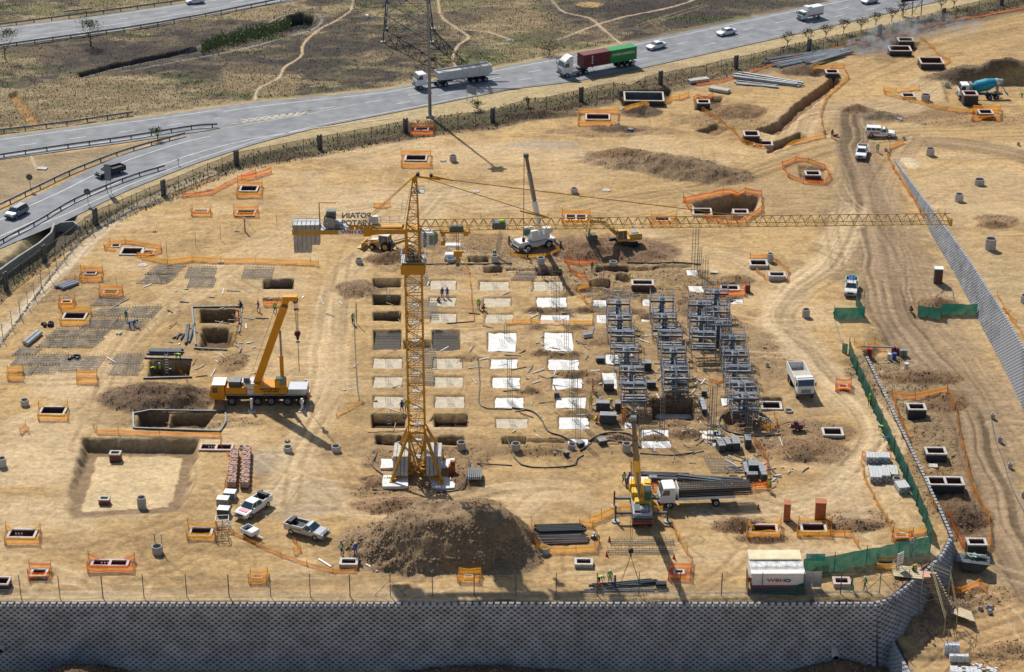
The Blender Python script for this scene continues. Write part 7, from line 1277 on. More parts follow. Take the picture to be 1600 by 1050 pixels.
# ------------------------------------------------------------------ fences and guardrails
def rail(label, pts, n_sub=3):
    q = spline([Vector((*ray(x, y), 0)) for x, y in pts], 5); root = empty('guardrail', q[0]); tag(root, label, 'guardrail', 'steel guardrails along the highway'); O = q[0].copy(); k = MB()
    for a, b in zip(q[:-1], q[1:]):
        k.bar(a - O + Vector((0, 0, .66)), b - O + Vector((0, 0, .66)), .05, steeld, .16); k.bar(a - O + Vector((0, -.04, .80)), b - O + Vector((0, -.04, .80)), .05, steel, .10); k.bar(a - O + Vector((0, 0, .50)), b - O + Vector((0, 0, .50)), .05, steeld, .10)
    k.build('rail', root); cum = 0; nxt = 0; kk = MB(); kk.box((0, 0, .38), (.16, .2, .8), timberd); pm = kk.mesh('post')
    for a, b in zip(q[:-1], q[1:]):
        L = (b - a).length
        while nxt < cum + L: p = a.lerp(b, (nxt - cum) / L); o = bpy.data.objects.new('post', pm); COL.objects.link(o); setp(o, root); o.location = p - O; nxt += 3.8
        cum += L
rail('guardrail on the far side of the upper highway', [(-60, 48), (0, 42), (140, 24), (280, 5), (340, -4)]); rail('guardrail on the near side of the upper highway', [(-60, 84), (0, 75), (200, 47), (300, 30), (400, 10), (480, -6)])
rail('guardrail along the far edge of the through lanes', [(-60, 216), (0, 208), (100, 196), (208, 180)]); rail('guardrail along the near edge of the through lanes', [(-60, 258), (0, 247), (100, 232), (200, 218), (300, 202), (340, 199)]); rail('guardrail between the gore island and the ramp', [(-60, 352), (0, 325), (60, 296), (120, 268), (200, 238), (290, 213)])
rail('guardrail along the near edge of the ramp', [(-60, 420), (0, 382), (60, 350), (120, 315), (200, 282), (258, 264)])
k = MB(); k.box((0, 0, .5), (6, .15, .25), steeld); o = k.build('beam_rail'); o.location = P(122, 19); o.rotation_euler = (0, 0, R(22)); tag(o, 'short lone beam rail beside the upper highway', 'rail')
# security fence: dark mesh, posts, brick piers
PIER = [(-110, 578), (10, 452), (70, 408), (150, 350), (256, 305), (370, 258), (500, 233), (634, 207), (770, 190), (908, 158), (1032, 133), (1150, 107), (1264, 81), (1374, 58), (1474, 32), (1565, 8), (1660, -14)]
fr = empty('security_fence', P(*PIER[0])); tag(fr, 'dark mesh security fence with thick piers between highway and site', 'fence'); O = fr.location.copy(); kk = MB(); kk.box((-.3, 0, 1.3), (.3, .35, 2.9), concd); kk.box((.3, 0, 1.3), (.3, .35, 2.9), concd); kk.box((0, .02, 1.25), (.4, .15, 2.6), steeld); pier = kk.mesh('pier'); kk = MB(); kk.cyl((0, 0, -.2), (0, 0, 2.5), .05, blackp, n=5); fpost = kk.mesh('post')
for i, ((x0, y0), (x1, y1)) in enumerate(zip(PIER[:-1], PIER[1:])):
    a, b = PB(x0, y0), PB(x1, y1); a.z = zg(a.x, a.y); b.z = zg(b.x, b.y); o = bpy.data.objects.new('pier', pier); COL.objects.link(o); setp(o, fr); o.location = a - O; o.rotation_euler = (0, 0, math.atan2(b.y - a.y, b.x - a.x)); pts = [a.lerp(b, t / 5) for t in range(6)]
    for p in pts: p.z = zg(p.x, p.y)
    for p in pts[1:-1]: o = bpy.data.objects.new('post', fpost); COL.objects.link(o); setp(o, fr); o.location = p - O
    k = MB()
    for p, q in zip(pts[:-1], pts[1:]): k.quad([p - O + Vector((0, 0, .05)), q - O + Vector((0, 0, .05)), q - O + Vector((0, 0, 2.3)), p - O + Vector((0, 0, 2.3))], netD); k.bar(p - O + Vector((0, 0, 2.3)), q - O + Vector((0, 0, 2.3)), .05, blackp)
    k.build('mesh_panel', fr)
def pfence(label, bases, h, wires=(.3, 1.1, 1.9, 2.6), m=steeld, braced=(), meshy=True, cat='fence'):
    q = [P(x, y) for x, y in bases]; root = empty('post_fence', q[0]); tag(root, label, cat); O = q[0].copy()
    for i, p in enumerate(q):
        k = MB(); k.cyl(p - O + Vector((0, 0, -.3)), p - O + Vector((0, 0, h + (.1 if i % 3 else 0))), .05 if i % 3 else .065, m, n=6)
        if i in braced: k.cyl(p - O + Vector((0, 0, h * .7)), p - O + Vector((-1.8, 0, 0)), .03, m, n=5); k.cyl(p - O + Vector((0, 0, h * .7)), p - O + Vector((1.8, 0, 0)), .03, m, n=5)
        k.build('post', root)
    k = MB()
    for a, b in zip(q[:-1], q[1:]):
        for z in wires: k.cyl(a - O + Vector((0, 0, z)), b - O + Vector((0, 0, z)), .011, galv, n=3)
    k.build('wire', root)
    if meshy:
        k = MB()
        for a, b in zip(q[:-1], q[1:]): k.quad([a - O, b - O, b - O + Vector((0, 0, 1.1)), a - O + Vector((0, 0, 1.1))], netW)
        k.build('wire_mesh', root)
pfence('thin post and wire fence along the top of the front wall', [(-30, 935), (33, 934), (94, 935), (161, 934), (225, 933), (292, 932), (358, 932), (423, 932), (485, 932), (547, 932), (610, 931), (676, 931), (741, 930), (806, 930), (869, 930), (933, 930), (998, 930), (1062, 930), (1127, 930), (1190, 930), (1255, 930), (1313, 928), (1374, 927)], 2.9, braced=(10, 22))
pfence('galvanised post and wire fence along the curved left perimeter track', [(-14, 560), (5, 532), (19, 512), (32, 496), (44, 480), (54, 466), (65, 450), (78, 436), (89, 422), (101, 408), (113, 394), (125, 378), (144, 364), (163, 350), (184, 338), (207, 328), (228, 318), (262, 310), (300, 296)], 2.6, m=galv, meshy=False)
for i, (x, y, h, lb) in enumerate([(134, 435, 2, 'thin steel peg between two small netted chambers, lower yard'), (306, 385, 2.4, 'thin steel peg in the open sand left of the tower crane'), (345, 374, 2.3, 'thin steel peg nearest the braced fence post'), (261, 400, 2.4, 'thin steel peg right of the three-chamber net'), (433, 358, 2.4, 'thin steel peg alone left of the counterweights'), (182, 446, 1.6, 'thin steel peg beside the second netted chamber'), (660, 430, 2, 'leaning steel peg behind the mast')]):
    k = MB(); k.cyl((0, 0, -.2), (0, 0, h), .035, rebar, n=5); k.cyl((0, 0, h), (.03, 0, h + .05), .06, steel, n=5); o = k.build('steel_peg'); o.location = P(x, y); tag(o, lb, 'peg')
a = P(383, 362); k = MB(); k.cyl((0, 0, -.2), (0, 0, 2.4), .13, galv, n=8); k.cyl((0, 0, 2.0), (-1.6, 0, 0), .025, rebar, n=4); k.cyl((0, 0, 2.0), (1.7, 0, 0), .025, rebar, n=4); k.bar((-1.7, 0, .05), (-.9, 0, .1), .1, steeld); o = k.build('braced_post'); o.location = a; tag(o, 'stout grey braced post standing alone on the sand', 'post')
# lamp mast, pylon, signs
a = P(672, 183); r = empty('lamp_mast', a); tag(r, 'very tall grey lamp mast beside the highway fence', 'lamp mast'); k = MB(); k.cyl((0, 0, 0), (0, 0, 32), .34, greyp, .16, 14); k.build('mast_pole', r); k = MB(); k.box((0, 0, .2), (1.4, 1.2, .5), conc); k.build('footing', r); k = MB(); k.cyl((0, 0, 31.5), (0, 0, 31.8), 1.2, steel, n=12)
for i in range(6): t = i * math.pi / 3; k.box((1.3 * math.cos(t), 1.3 * math.sin(t), 31.5), (.6, .6, .3), steel)
k.build('luminaire_ring', r)
r = empty('power_pylon', (0, 0, 0)); tag(r, 'dark lattice power pylon standing in the burnt veld', 'pylon'); ft = [P(*q) for q in ((595, 45), (612, 60), (630, 78), (687, 72))]
legs_ = [P(588, 46), P(612, 60), P(630, 77), P(688, 71)]; fa, fb, fc, fd = P(594, 44), P(612, 60), P(629, 77), P(687, 71); base = [P(592, 46), P(610, 62), P(687, 70), P(664, 50)]
cxy = sum(base, Vector()) / 4; r.location = cxy; Ht = 42; tp = [Vector((sx * 1.0, sy * 1.0, Ht)) for sx, sy in ((-1, 1), (-1, -1), (1, -1), (1, 1))]; sq = [Vector((-5.0, 4.8, 0)), Vector((-5, -4.8, 0)), Vector((5, -4.8, 0)), Vector((5, 4.8, 0))]
k = MB()
for a, b in zip(sq, tp): k.bar(a, b, .26, steeld)
k.build('leg', r); k = MB(); lv = [0, .14, .27, .39, .5, .6, .7, .8, .9, 1]
for u0, u1 in zip(lv[:-1], lv[1:]):
    for i in range(4):
        j = (i + 1) % 4; A0, A1, B0_, B1 = sq[i].lerp(tp[i], u0), sq[i].lerp(tp[i], u1), sq[j].lerp(tp[j], u0), sq[j].lerp(tp[j], u1); k.bar(A0, B1, .12, steeld); k.bar(B0_, A1, .12, steeld); k.bar(A1, B1, .12, steeld); mA = (A0 + B1) / 2; k.bar((A0 + A1) / 2, (B0_ + A1) / 2, .08, steeld)
k.build('lattice', r); k = MB()
for z in (30, 35, 40): k.bar((-7, 0, z), (7, 0, z), .3, steeld); k.bar((-7, 0, z), (0, 0, z + 2), .15, steeld); k.bar((7, 0, z), (0, 0, z + 2), .15, steeld)
k.build('crossarm', r)
for f in sq: k = MB(); k.box((f.x, f.y, .1), (.9, .9, .6), conc); k.build('footing', r)
r2 = empty('power_pylon', P(570, 20)); 
r2.location = P(586, 38); r2.rotation_euler = (0, 0, R(40)); bpy.data.objects.remove(r2)
def sign(x, y, h, w, sh, rz, lb, m=greyp, n=2, round_=False):
    a = P(x, y); r = empty('road_sign', a, R(rz)); tag(r, lb, 'road sign'); 
    for i in range(n): xx = (i - (n - 1) / 2) * w * .6; k = MB(); k.cyl((xx, 0, -.2), (xx, .06, h + sh * .8), .05, galv, n=6); k.build('post', r)
    k = MB()
    if round_: k.cyl((0, -.05, h + sh / 2), (0, -.09, h + sh / 2), sh / 2, m, n=16)
    else: k.box((0, -.07, h + sh / 2), (w, .05, sh), m)
    k.build('sign_face', r)
sign(738, 163, 2.0, 2.6, 1.5, -48, 'grey back of a wide road sign beside the highway', greyp, 3); sign(171, 302, 2.3, 1.1, 2.9, -10, 'tall grey back of a road sign beside the ramp', greyp, 2); sign(48, 297, 1.8, 1, 1.1, 0, 'round sign back on the gore island', concd, 1, True); sign(138, 320, 1.8, 1, 1.1, 0, 'round sign back on the verge below the ramp', concd, 1, True); sign(279, 259, .9, .2, .5, 0, 'small marker post on the ramp edge', galv, 1)
a = P(1425, 25); r = empty('billboard', a, R(20)); tag(r, 'dark billboard on angled struts at the top picture edge', 'billboard')
for x in (-2.2, 0, 2.2): k = MB(); k.cyl((x, 0, 0), (x, .1, 5), .1, steeld, n=6); k.cyl((x, 0, 3.2), (x - .4, 2.6, 0), .07, steeld, n=5); k.build('strut', r)
k = MB(); k.box((0, -.15, 4.6), (6, .15, 2.4), blackp); k.build('board', r)
# ------------------------------------------------------------------ materials stored on site, small structures
def thing(name, x, y, lb, cat, rz=0, dz=0, grp=None): r = empty(name, P(x, y, dz), R(rz)); return tag(r, lb, cat, grp)
def one(k, name, x, y, lb, cat, rz=0, dz=0, grp=None, bevel=0): o = k.build(name, None, bevel); o.location = P(x, y, dz); o.rotation_euler = (0, 0, R(rz)); return tag(o, lb, cat, grp)
# brick pallets: two rows
brk = mat('pale_brick', (.42, .27, .22), .85, var=.3, scale=5)
for c, (x0, y0, x1, y1, lb) in enumerate([(367, 714, 363, 762, 'left'), (386, 710, 383, 762, 'right')]):
    a, b = P(x0, y0), P(x1, y1); n = 9
    for i in range(n):
        p = a.lerp(b, i / (n - 1)); r = empty('brick_stack', p, R(-5 + random.uniform(-3, 3))); tag(r, f'wrapped stack of pale red bricks, {ORD[i]} from the back in the {lb} row', 'brick stack', 'two rows of brick stacks'); L = (a - b).length / (n - 1) * .92
        for z in range(4):
            for y in range(2): k = MB(); k.box(((random.random() - .5) * .03, (y - .5) * L * .5, .17 + z * .26), (1.0, L * .46, .24), brk if z else brickm); k.build('brick_layer', r)
        for q in range(5): k = MB(); k.box((random.uniform(-.4, .4), random.uniform(-.3, .3) * L, 1.12), (.22, .11, .08), brk, rz=random.random()); k.build('brick', r)
# grey block cubes beside the long fence
gb = mat('grey_block', (.50, .52, .52), .85, var=.15, scale=3); gbd = mat('grey_block_dark', (.22, .23, .24), .85, var=.2, scale=3)
def cube(x, y, w, d, h, lb, rz=0, nx=4, nz=4, m=gb):
    r = thing('block_stack', x, y, lb, 'block stack', rz)
    for z in range(nz):
        for i in range(nx): k = MB(); k.box((-w / 2 + w * (i + .5) / nx, random.uniform(-.02, .02), h * (z + .5) / nz), (w / nx - .03, d, h / nz - .025), m if z == nz - 1 else (gbd if (z + i) % 2 else m)); k.build('block', r)
for a in [(1362, 722, 1.5, 1.5, 1.1, 'grey block stack, back left by the small netted chamber', -5), (1380, 722, 1.5, 1.5, 1.1, 'grey block stack, back right by the small netted chamber', -5), (1370, 733, 2.2, .9, .4, 'flat loose grey kerb pile between the block stacks', -5), (1367, 749, 1.4, 2.3, 1.0, 'grey block stack, front left of the cluster', -4), (1382, 747, 1.2, 2.2, 1.0, 'grey block stack, front right of the cluster', -4), (1394, 739, 1.3, 2.4, .5, 'low grey slab pile against the long green fence', -4), (1409, 767, 1.4, 1.8, 1.0, 'grey block stack set apart near the fence foot', 10)]: cube(*a)
ci = mat('cinder_block', (.62, .63, .64), .85, var=.12, scale=4)
def cinder(x, y, nx, ny, nz, lb, rz, drop=0.0):
    r = thing('cinder_block_pile', x, y, lb, 'block pile', rz)
    for i in range(nx):
        for j in range(ny):
            for z in range(nz):
                if random.random() < drop: continue
                k = MB(); k.box((i * .42 + random.uniform(-.03, .03), j * .24 + random.uniform(-.03, .03), .12 + z * .21), (.39, .2, .19), ci, rz=random.uniform(-.06, .06) + (random.uniform(-.8, .8) if drop > .3 else 0)); k.build('block', r)
cinder(1478, 1022, 4, 3, 6, 'tall back stack of pale cinder blocks at the lower right', -2); cinder(1486, 1034, 5, 2, 4, 'middle stack of pale cinder blocks at the lower right', -2); cinder(1488, 1056, 8, 5, 3, 'broad spilled stack of pale cinder blocks at the bottom edge', -4, .12); cinder(1518, 1046, 7, 5, 1, 'loose scattered cinder blocks right of the stacks', -20, .45)
# crates and cages near pickups
for x, y, z, lb in [(349, 788, 0, 'grey crate in front of the brick stacks'), (350, 804, 0, 'dark grey crate beside the orange tape'), (360, 778, 0, 'pale crate behind the crates at the brick stacks')]:
    k = MB(); k.box((0, 0, .45), (1.4, 1.1, .9), tarp if 'dark' in lb else steel); k.box((0, 0, .93), (1.45, 1.15, .06), steel); one(k, 'crate', x, y, lb, 'crate', -8)
def wcage(x, y, lb, w=1.5, h=1.3, m=galv):
    k = MB()
    for sx in (-1, 0, 1):
        for sy in (-1, 1): k.bar((sx * w / 2, sy * .6, 0), (sx * w / 2, sy * .6, h), .06, m)
    for z in (.1, h / 2, h):
        for sy in (-1, 1): k.bar((-w / 2, sy * .6, z), (w / 2, sy * .6, z), .06, m)
        for sx in (-1, 1): k.bar((sx * w / 2, -.6, z), (sx * w / 2, .6, z), .06, m)
    k.bar((-w / 2, -.6, 0), (w / 2, -.6, h), .05, m); one(k, 'wire_cage', x, y, lb, 'cage', 5)
wcage(348, 824, 'grey metal frame cage beside the wide netted chamber'); wcage(347, 842, 'dusty brown frame cage below the grey one', m=timber)
# toilets
for x, y, lb, m_, s in [(1465, 441, 'grey and brown portable toilet beside the haul road', steeld, 1), (1229, 812, 'left one of two narrow rust-brown cabins', cladb, .62), (1281, 810, 'right one of two rust-brown cabins, the wider', cladb, 1)]:
    r = thing('portable_toilet', x, y, lb, 'toilet cabin', -6); k = MB(); k.box((0, 0, 1.2), (1.25 * s, 1.1, 2.2), m_); k.build('cabin', r, bevel=.03); k = MB(); k.box((0, 0, 2.36), (1.35 * s, 1.2, .12), roofw if m_ is steeld else cladb); k.build('roof', r); k = MB(); k.box((.1 * s, -.57, 1.15), (.9 * s, .03, 1.9), brickm if m_ is steeld else cladb); k.build('door', r); k = MB(); k.box((0, 0, .05), (1.3 * s, 1.2, .12), steeld); k.build('skid', r)
k = MB(); k.box((0, 0, .6), (.7, .7, 1.2), brickm); one(k, 'waste_bin', 1168, 456, 'small brown bin right of the highest scaffolds', 'bin')
# bundles of pipes
def pipes(x0, y0, x1, y1, n, r_, lb, m_, layers=1, fan=0.0, name='pipe_bundle', dz=0.0):
    f_ = PB if name == 'steel_stack' else P; a, b = f_(x0, y0), f_(x1, y1); L = (b - a).length; r = empty(name, (a + b) / 2 + Vector((0, 0, dz)), math.atan2(b.y - a.y, b.x - a.x)); tag(r, lb, 'pipes')
    for l in range(layers):
        for i in range(n - l): y = (i - (n - l - 1) / 2) * r_ * 2.15; k = MB(); dx = random.uniform(-.06, .06) * L; k.cyl((-L / 2 + dx, y * (1 + fan * 2.2) + random.uniform(-1, 1) * fan * 2.0, r_ + l * r_ * 1.8 + .03), (L / 2 + dx, y * (1 - fan * .3) + random.uniform(-1, 1) * fan * .9, r_ + l * r_ * 1.8 + .03), r_, m_, n=8); k.build('pipe', r)
pm1 = mat('pipe_grey', (.36, .38, .39), .55, .2, var=.25, scale=1); pipes(1208, 102, 1322, 80, 12, .16, 'long fan of grey steel pipes beside the security fence', pm1, 2, .35); pipes(1262, 102, 1316, 86, 6, .15, 'shorter grey pipes laid on the fan beside the fence', pm1, 1, .2, dz=.5); pipes(1152, 120, 1250, 134, 8, .16, 'spread bundle of grey pipes below the fence', pm1, 2, .3); pipes(1150, 130, 1215, 137, 4, .15, 'short loose grey pipes at the foot of the spread bundle', pm1, 1, .4)
pipes(92, 452, 118, 444, 3, .3, 'thick pale grey pipes beside the small netted chamber', galv); pipes(40, 540, 62, 522, 2, .3, 'long dark grey pipe beside the rebar mats', pm1); pipes(234, 551, 285, 552, 5, .14, 'blue-grey steel tubes above the ladder pit', steeld, 2); pipes(290, 538, 298, 508, 3, .16, 'grey steel tubes standing off the timber frame corner', steeld, 1, .3); pipes(276, 530, 284, 522, 3, .12, 'short grey offcuts left of the timber pit', steeld, 1, .3)
pipes(838, 831, 912, 829, 6, .16, 'dark steel sheets inside the taped stack, upper layer', plast, 2, 0, 'steel_stack'); pipes(840, 846, 918, 844, 7, .12, 'rusty beams inside the taped stack, lower layer', timberd, 1, .1, 'steel_stack'); pipes(838, 838, 912, 836, 3, .12, 'dark beams in the middle of the taped stack', steeld, 1, .05, 'steel_stack'); k = MB(); 
for i in range(6): k.add([(random.uniform(-.4, .4) + dx, random.uniform(-.4, .4) + dy, dz) for dx, dy, dz in ((0, 0, 0), (.6, 0, 0), (.6, .5, 0), (0, .5, 0), (.1, .1, .5), (.5, .1, .6), (.4, .4, .5), (.1, .4, .4))], MB.BOXF, steel)
one(k, 'scrap_heap', 925, 842, 'grey crumpled scrap at the end of the taped stack', 'scrap')
pipes(925, 919, 1022, 910, 5, .1, 'bundle of long black pipes the workers are slinging', tarp, 2, .2); pipes(910, 923, 1025, 922, 3, .09, 'thin black bars nearest the front wall', rebarg, 1, .2); k = MB(); k.box((0, 0, .35), (1.2, .7, .6), blackp); one(k, 'black_bundle', 1033, 918, 'black square bundle at the end of the slung pipes', 'bundle')
pipes(1003, 745, 1165, 752, 4, .14, 'long dark tubes laid along the back of the rebar lorry', steeld, 1, .1); pipes(1060, 748, 1130, 756, 4, .14, 'shorter dark tubes stacked behind the rebar lorry', steeld, 2, .1); pipes(1000, 741, 1080, 744, 2, .16, 'dark hose-like tubes left of the rebar lorry', plast)
# precast beams
for x, y, rz, w, lb in [(1091, 128, 22, 4.2, 'pale precast beam left of the spread pipes'), (1124, 143, -30, 4.0, 'pale precast beam standing apart above the chamber')]:
    k = MB()
    for i in range(5): k.box((0, -.6 + i * .3, .4), (w, .26, .55), concl)
    one(k, 'precast_beam', x, y, lb, 'beam', rz)
# dark formwork crates, prop bundles between scaffolds
def crate(x, y, w, d, h, lb, rz=0, m_=tarp): 
    r = thing('formwork_crate', x, y, lb, 'crate', rz); k = MB(); k.box((0, 0, h / 2 + .08), (w, d, h), m_); k.build('bin', r, bevel=.03)
    for i in range(4): k = MB(); k.box((0, -d / 2 + (i + .5) * d / 4, h + .16), (w * .98, d / 4 - .06, .12), steel); k.build('panel', r)
for a in [(951, 609, 1.4, 1.2, 1.0, 'dark crate between the white slab and first scaffold', 0), (1017, 605, 1.3, .8, .7, 'small crate between the first two scaffold lines', 0), (942, 640, 1.8, 1.0, 1.0, 'dark formwork crate, farther of two beside orange-clad workers', -4), (950, 660, 2.2, 1.1, 1.1, 'dark formwork crate, nearer of two beside orange-clad workers', -4), (966, 640, .9, .8, .9, 'narrow dark crate beside the bending lime vest', 0), (1010, 578, 1.3, 1.2, 1.1, 'grey crate deep between scaffold lines', 0),
          (1098, 640, .6, 3.4, .7, 'long grey panel stack left of the tall open bars', 3), (1100, 618, .7, .7, .6, 'small dark box with a red top by the long panel stack', 0), (1126, 703, .9, 1.8, .9, 'grey prop bundle, first of four left to right below the last scaffold', 10), (1136, 700, .7, 1.9, .9, 'grey prop bundle, second of four below the last scaffold', 12), (1149, 700, 1.0, 2.0, 1.0, 'grey prop bundle, third of four below the last scaffold', 2), (1168, 697, .8, 1.6, 1.1, 'grey prop bundle, last of four below the last scaffold', 0), (1176, 738, 1.2, 1.5, 1.2, 'grey stacked frames behind the lorry tail, left part', 0), (1190, 745, .7, 3.2, 1.0, 'long grey panel right of the stacked frames', 5), (1175, 750, 1.4, .8, .8, 'grey stacked frames nearest the striped barrier', 0), (1165, 735, .5, 2.6, .3, 'rusty plank beside the stacked frames', 0),
          (870, 620, .7, .5, .5, 'small black box on a white slab edge', 0), (918, 527, 1.4, .8, .4, 'white and black leaning frames beside the largest slabs', 20, offw), (938, 565, 1.2, .8, .5, 'dark tray left of the first scaffold', 0), (907, 697, .9, .7, .4, 'small trestle left of the hose', 30), (941, 694, 1.1, .9, .5, 'grey panel crate behind the ring at the hose', 20), (885, 712, .6, .6, .4, 'tiny frame by the tilting ring', 30), (1010, 758, 1.2, .7, .5, 'grey couplers heaped behind the yellow crane', 0), (1020, 752, 1.0, .7, .5, 'grey couplers right of the other heap', 0)]: crate(*a)
for i, (x0, y0, x1, y1, h, lb) in enumerate([(300, 481, 378, 480, .3, 'timber edge behind the upper dark pit'), (300, 481, 306, 540, .3, 'timber edge left of the two dark pits'), (303, 545, 355, 548, .3, 'timber edge in front of the lower dark pit'), (378, 480, 374, 520, .3, 'timber edge right of the two dark pits'), (226, 560, 300, 562, .3, 'plank edge behind the ladder pit'), (224, 592, 300, 590, .3, 'plank edge in front of the ladder pit'), (208, 645, 209, 670, .3, 'dark edge board left of the double pit'), (210, 647, 235, 642, .3, 'dark edge board at the back left of the double pit'), (235, 642, 352, 644, .3, 'dark edge board behind the double pit'), (210, 670, 344, 675, .3, 'dark edge board in front of the double pit'), (352, 632, 353, 660, .3, 'dark hose edge by the orange crane outrigger'), (353, 660, 344, 675, .3, 'dark hose edge right of the double pit')]):
    a, b = P(x0, y0), P(x1, y1); k = MB(); k.bar((0, 0, .12), b - a + Vector((0, 0, .12)), .22, steeld, .24); o = k.build('edge_board'); o.location = a; tag(o, lb, 'board')
def hose(pts, r_, lb, m_=plast, cat='hose'):
    r_ *= .65; m_ = tarp if m_ is steeld else m_
    q = spline([P(x, y, r_) for x, y in pts], 4); k = MB()
    for a, b in zip(q[:-1], q[1:]): k.cyl(a - q[0], b - q[0], r_, m_, n=6)
    o = k.build('hose'); o.location = q[0]; tag(o, lb, cat)
hose([(553, 490), (555, 540), (558, 600), (562, 626)], .10, 'long black lay-flat pipe left of the first pit column', steeld); hose([(800, 638), (830, 643), (845, 655), (857, 675), (880, 683), (910, 700)], .16, 'thick grey edge pipe winding past the fourth pit column', steeld); hose([(907, 705), (935, 690), (970, 692), (1000, 700)], .2, 'thick black pipe behind the hose ring', steeld); hose([(916, 692), (945, 678), (985, 680), (1000, 700)], .18, 'second black pipe arching over the trench', steeld); hose([(790, 690), (815, 727), (890, 729), (902, 718), (912, 712)], .14, 'long dark kerb pipe below the fourth pit column', steeld); hose([(1000, 709), (1050, 712), (1085, 707)], .12, 'dark pipe lying right of the tall ring', steeld)
hose([(747, 560), (750, 600), (752, 635), (800, 640)], .10, 'grey pipe down between the third and second pit columns', steeld); hose([(1142, 640), (1128, 650), (1124, 662), (1140, 676), (1180, 682), (1220, 680)], .16, 'dark pipe edging the hollow under the last scaffold', steeld); hose([(1178, 640), (1200, 655), (1212, 668)], .14, 'dark pipe running right from the last scaffold', steeld); hose([(600, 695), (588, 712), (582, 728), (598, 742)], .13, 'bent grey edging left of the tower crane base', steeld); hose([(582, 765), (610, 770)], .12, 'short grey edging in front of the left white pad', steeld)
hose([(682, 770), (715, 766), (730, 745), (733, 720), (722, 700)], .13, 'curved grey edging right of the tower crane base', steeld); hose([(745, 725), (800, 728)], .12, 'dark pipe right of the grating stack', steeld); hose([(600, 413), (640, 414), (700, 413), (760, 413), (800, 412)], .14, 'long dark pipe line behind the pit grid', steeld); hose([(980, 411), (1020, 412), (1060, 411), (1095, 414)], .16, 'black pipe below the digger spoil', plast); hose([(698, 506), (740, 503)], .12, 'dark bar at the end of the yellow tape'); hose([(575, 676), (640, 673)], .06, 'thin bar lying before the deep front pits', steeld)
hose([(1302, 490), (1310, 520), (1318, 545)], .1, 'thin pale cables dropping from the green screen to the long fence', galv); hose([(1440, 480), (1470, 458), (1486, 448), (1490, 475)], .07, 'pale rope over the soil heap at the screen', galv); hose([(112, 305), (200, 300)], .02, 'thin wire near the ramp', galv) if 0 else None
hose([(1435, 965), (1448, 985), (1460, 1000)], .07, 'bent dark rod lying below the wall corner', plast); hose([(1548, 650), (1556, 690), (1566, 715), (1580, 760), (1600, 800)], .10, 'dark drain line joining the four small rings', concd); hose([(730, 202), (770, 230)], .01, 'x') if 0 else None
# ladders
def ladder(x, y, y1, lb):
    a = P(x, y); H = hgt(y1, a.y) - a.z; k = MB(); n = int(H / .35)
    for s in (-.25, .25): k.bar((s, 0, 0), (s, .6, H), .06, galv)
    for i in range(1, n): k.bar((-.25, .6 * i / n, H * i / n), (.25, .6 * i / n, H * i / n), .04, galv)
    o = k.build('ladder'); o.location = a; tag(o, lb, 'ladder')
ladder(261, 586, 553, 'aluminium ladder in the pit with four workers'); ladder(607, 475, 450, 'aluminium ladder in the second pit of the first column'); ladder(608, 667, 645, 'pale plank ladder in the deep front pit')
k = MB(); k.bar((0, 0, 0), (.1, 0, 3.2), .09, steeld); k.bar((0, 0, 0), (-.1, .4, 3.2), .05, cladb); k.bar((-.1, .4, 3.2), (0, 0, 3.4), .07, CL['orange']); one(k, 'tall_frame', 557, 506, 'tall leaning frame with an orange tip beside the lime-vested worker', 'frame')
k = MB(); 
for i in range(6): k.bar((-1 + i * .12, 0, 0), (-.2 + i * .1, .1, 4.6 - i * .2), .05, galv)
one(k, 'leaning_bars', 783, 401, 'pale leaning bars behind the worker in the ring', 'bars')
# white sacks and pads behind the mast
for x, y, w, h_, lb in [(655, 405, 2.4, .5, 'white sheeting seen through the tower crane collar'), (706, 404, 2.5, .9, 'white covered heap right of the collar'), (708, 384, 2.6, .3, 'white sheet pad right of the jib trolley'), (640, 382, 1.6, .3, 'white sheet pad left of the crane cab')]:
    k = MB(); k.box((0, 0, h_ / 2), (w, 1.8, h_), blind, top=(.8, .7)); one(k, 'white_sheeting', x, y, lb, 'sheeting', 0, 0, None, .08)
for x, y, w, m_, lb in [(75, 508, 1.5, blackp, 'heap of shiny black bags beside the broad netted chamber'), (241, 363, .5, blackp, 'small black bag alone on the open sand'), (463, 483, .6, bluep, 'tiny blue object right of the orange boom'), (186, 521, .7, offw, 'small pale block below the rebar mats'), (117, 560, 1.2, blackp, 'black clamps lying on the large rebar mat'), (1460, 1008, .5, concd, 'small dark stone below the wall corner'), (733, 211, .8, offw, 'white rag on the sand right of the lamp mast') if 0 else (692, 252, .9, offw, 'white scraps right of the first netted inlet'), (572, 26, 1.6, white, 'white sheet lying on the veld beside the pylon'), (795, 64, 1.0, white, 'white scrap on the veld near the tipper lorry'), (960, 197, 1.6, offw, 'pale flat stone among the spoil below the container lorry'), (985, 203, .9, white, 'white bucket among the spoil'), (1406, 187, 1.0, offw, 'broken pale pipe lying on the rubble heap'), (1538, 953, 1.4, steel, 'grey sheet scrap on the bank right of the cinder blocks'), (1310, 690, .4, offw, 'x')]:
    if lb == 'x': continue
    k = MB()
    for i in range(7 if 'heap' in lb or 'clamps' in lb else 3):
        dx, dy = random.uniform(-.5, .5) * w, random.uniform(-.5, .5) * w; k.box((dx, dy, .14 * w + .05), (w * random.uniform(.3, .6), w * random.uniform(.3, .5), .28 * w), m_, rz=random.uniform(0, 3), top=(.5, .5))
    one(k, 'debris_bag' if 'bag' in lb else 'loose_object', x, y, lb, 'bag' if 'bag' in lb else 'debris')
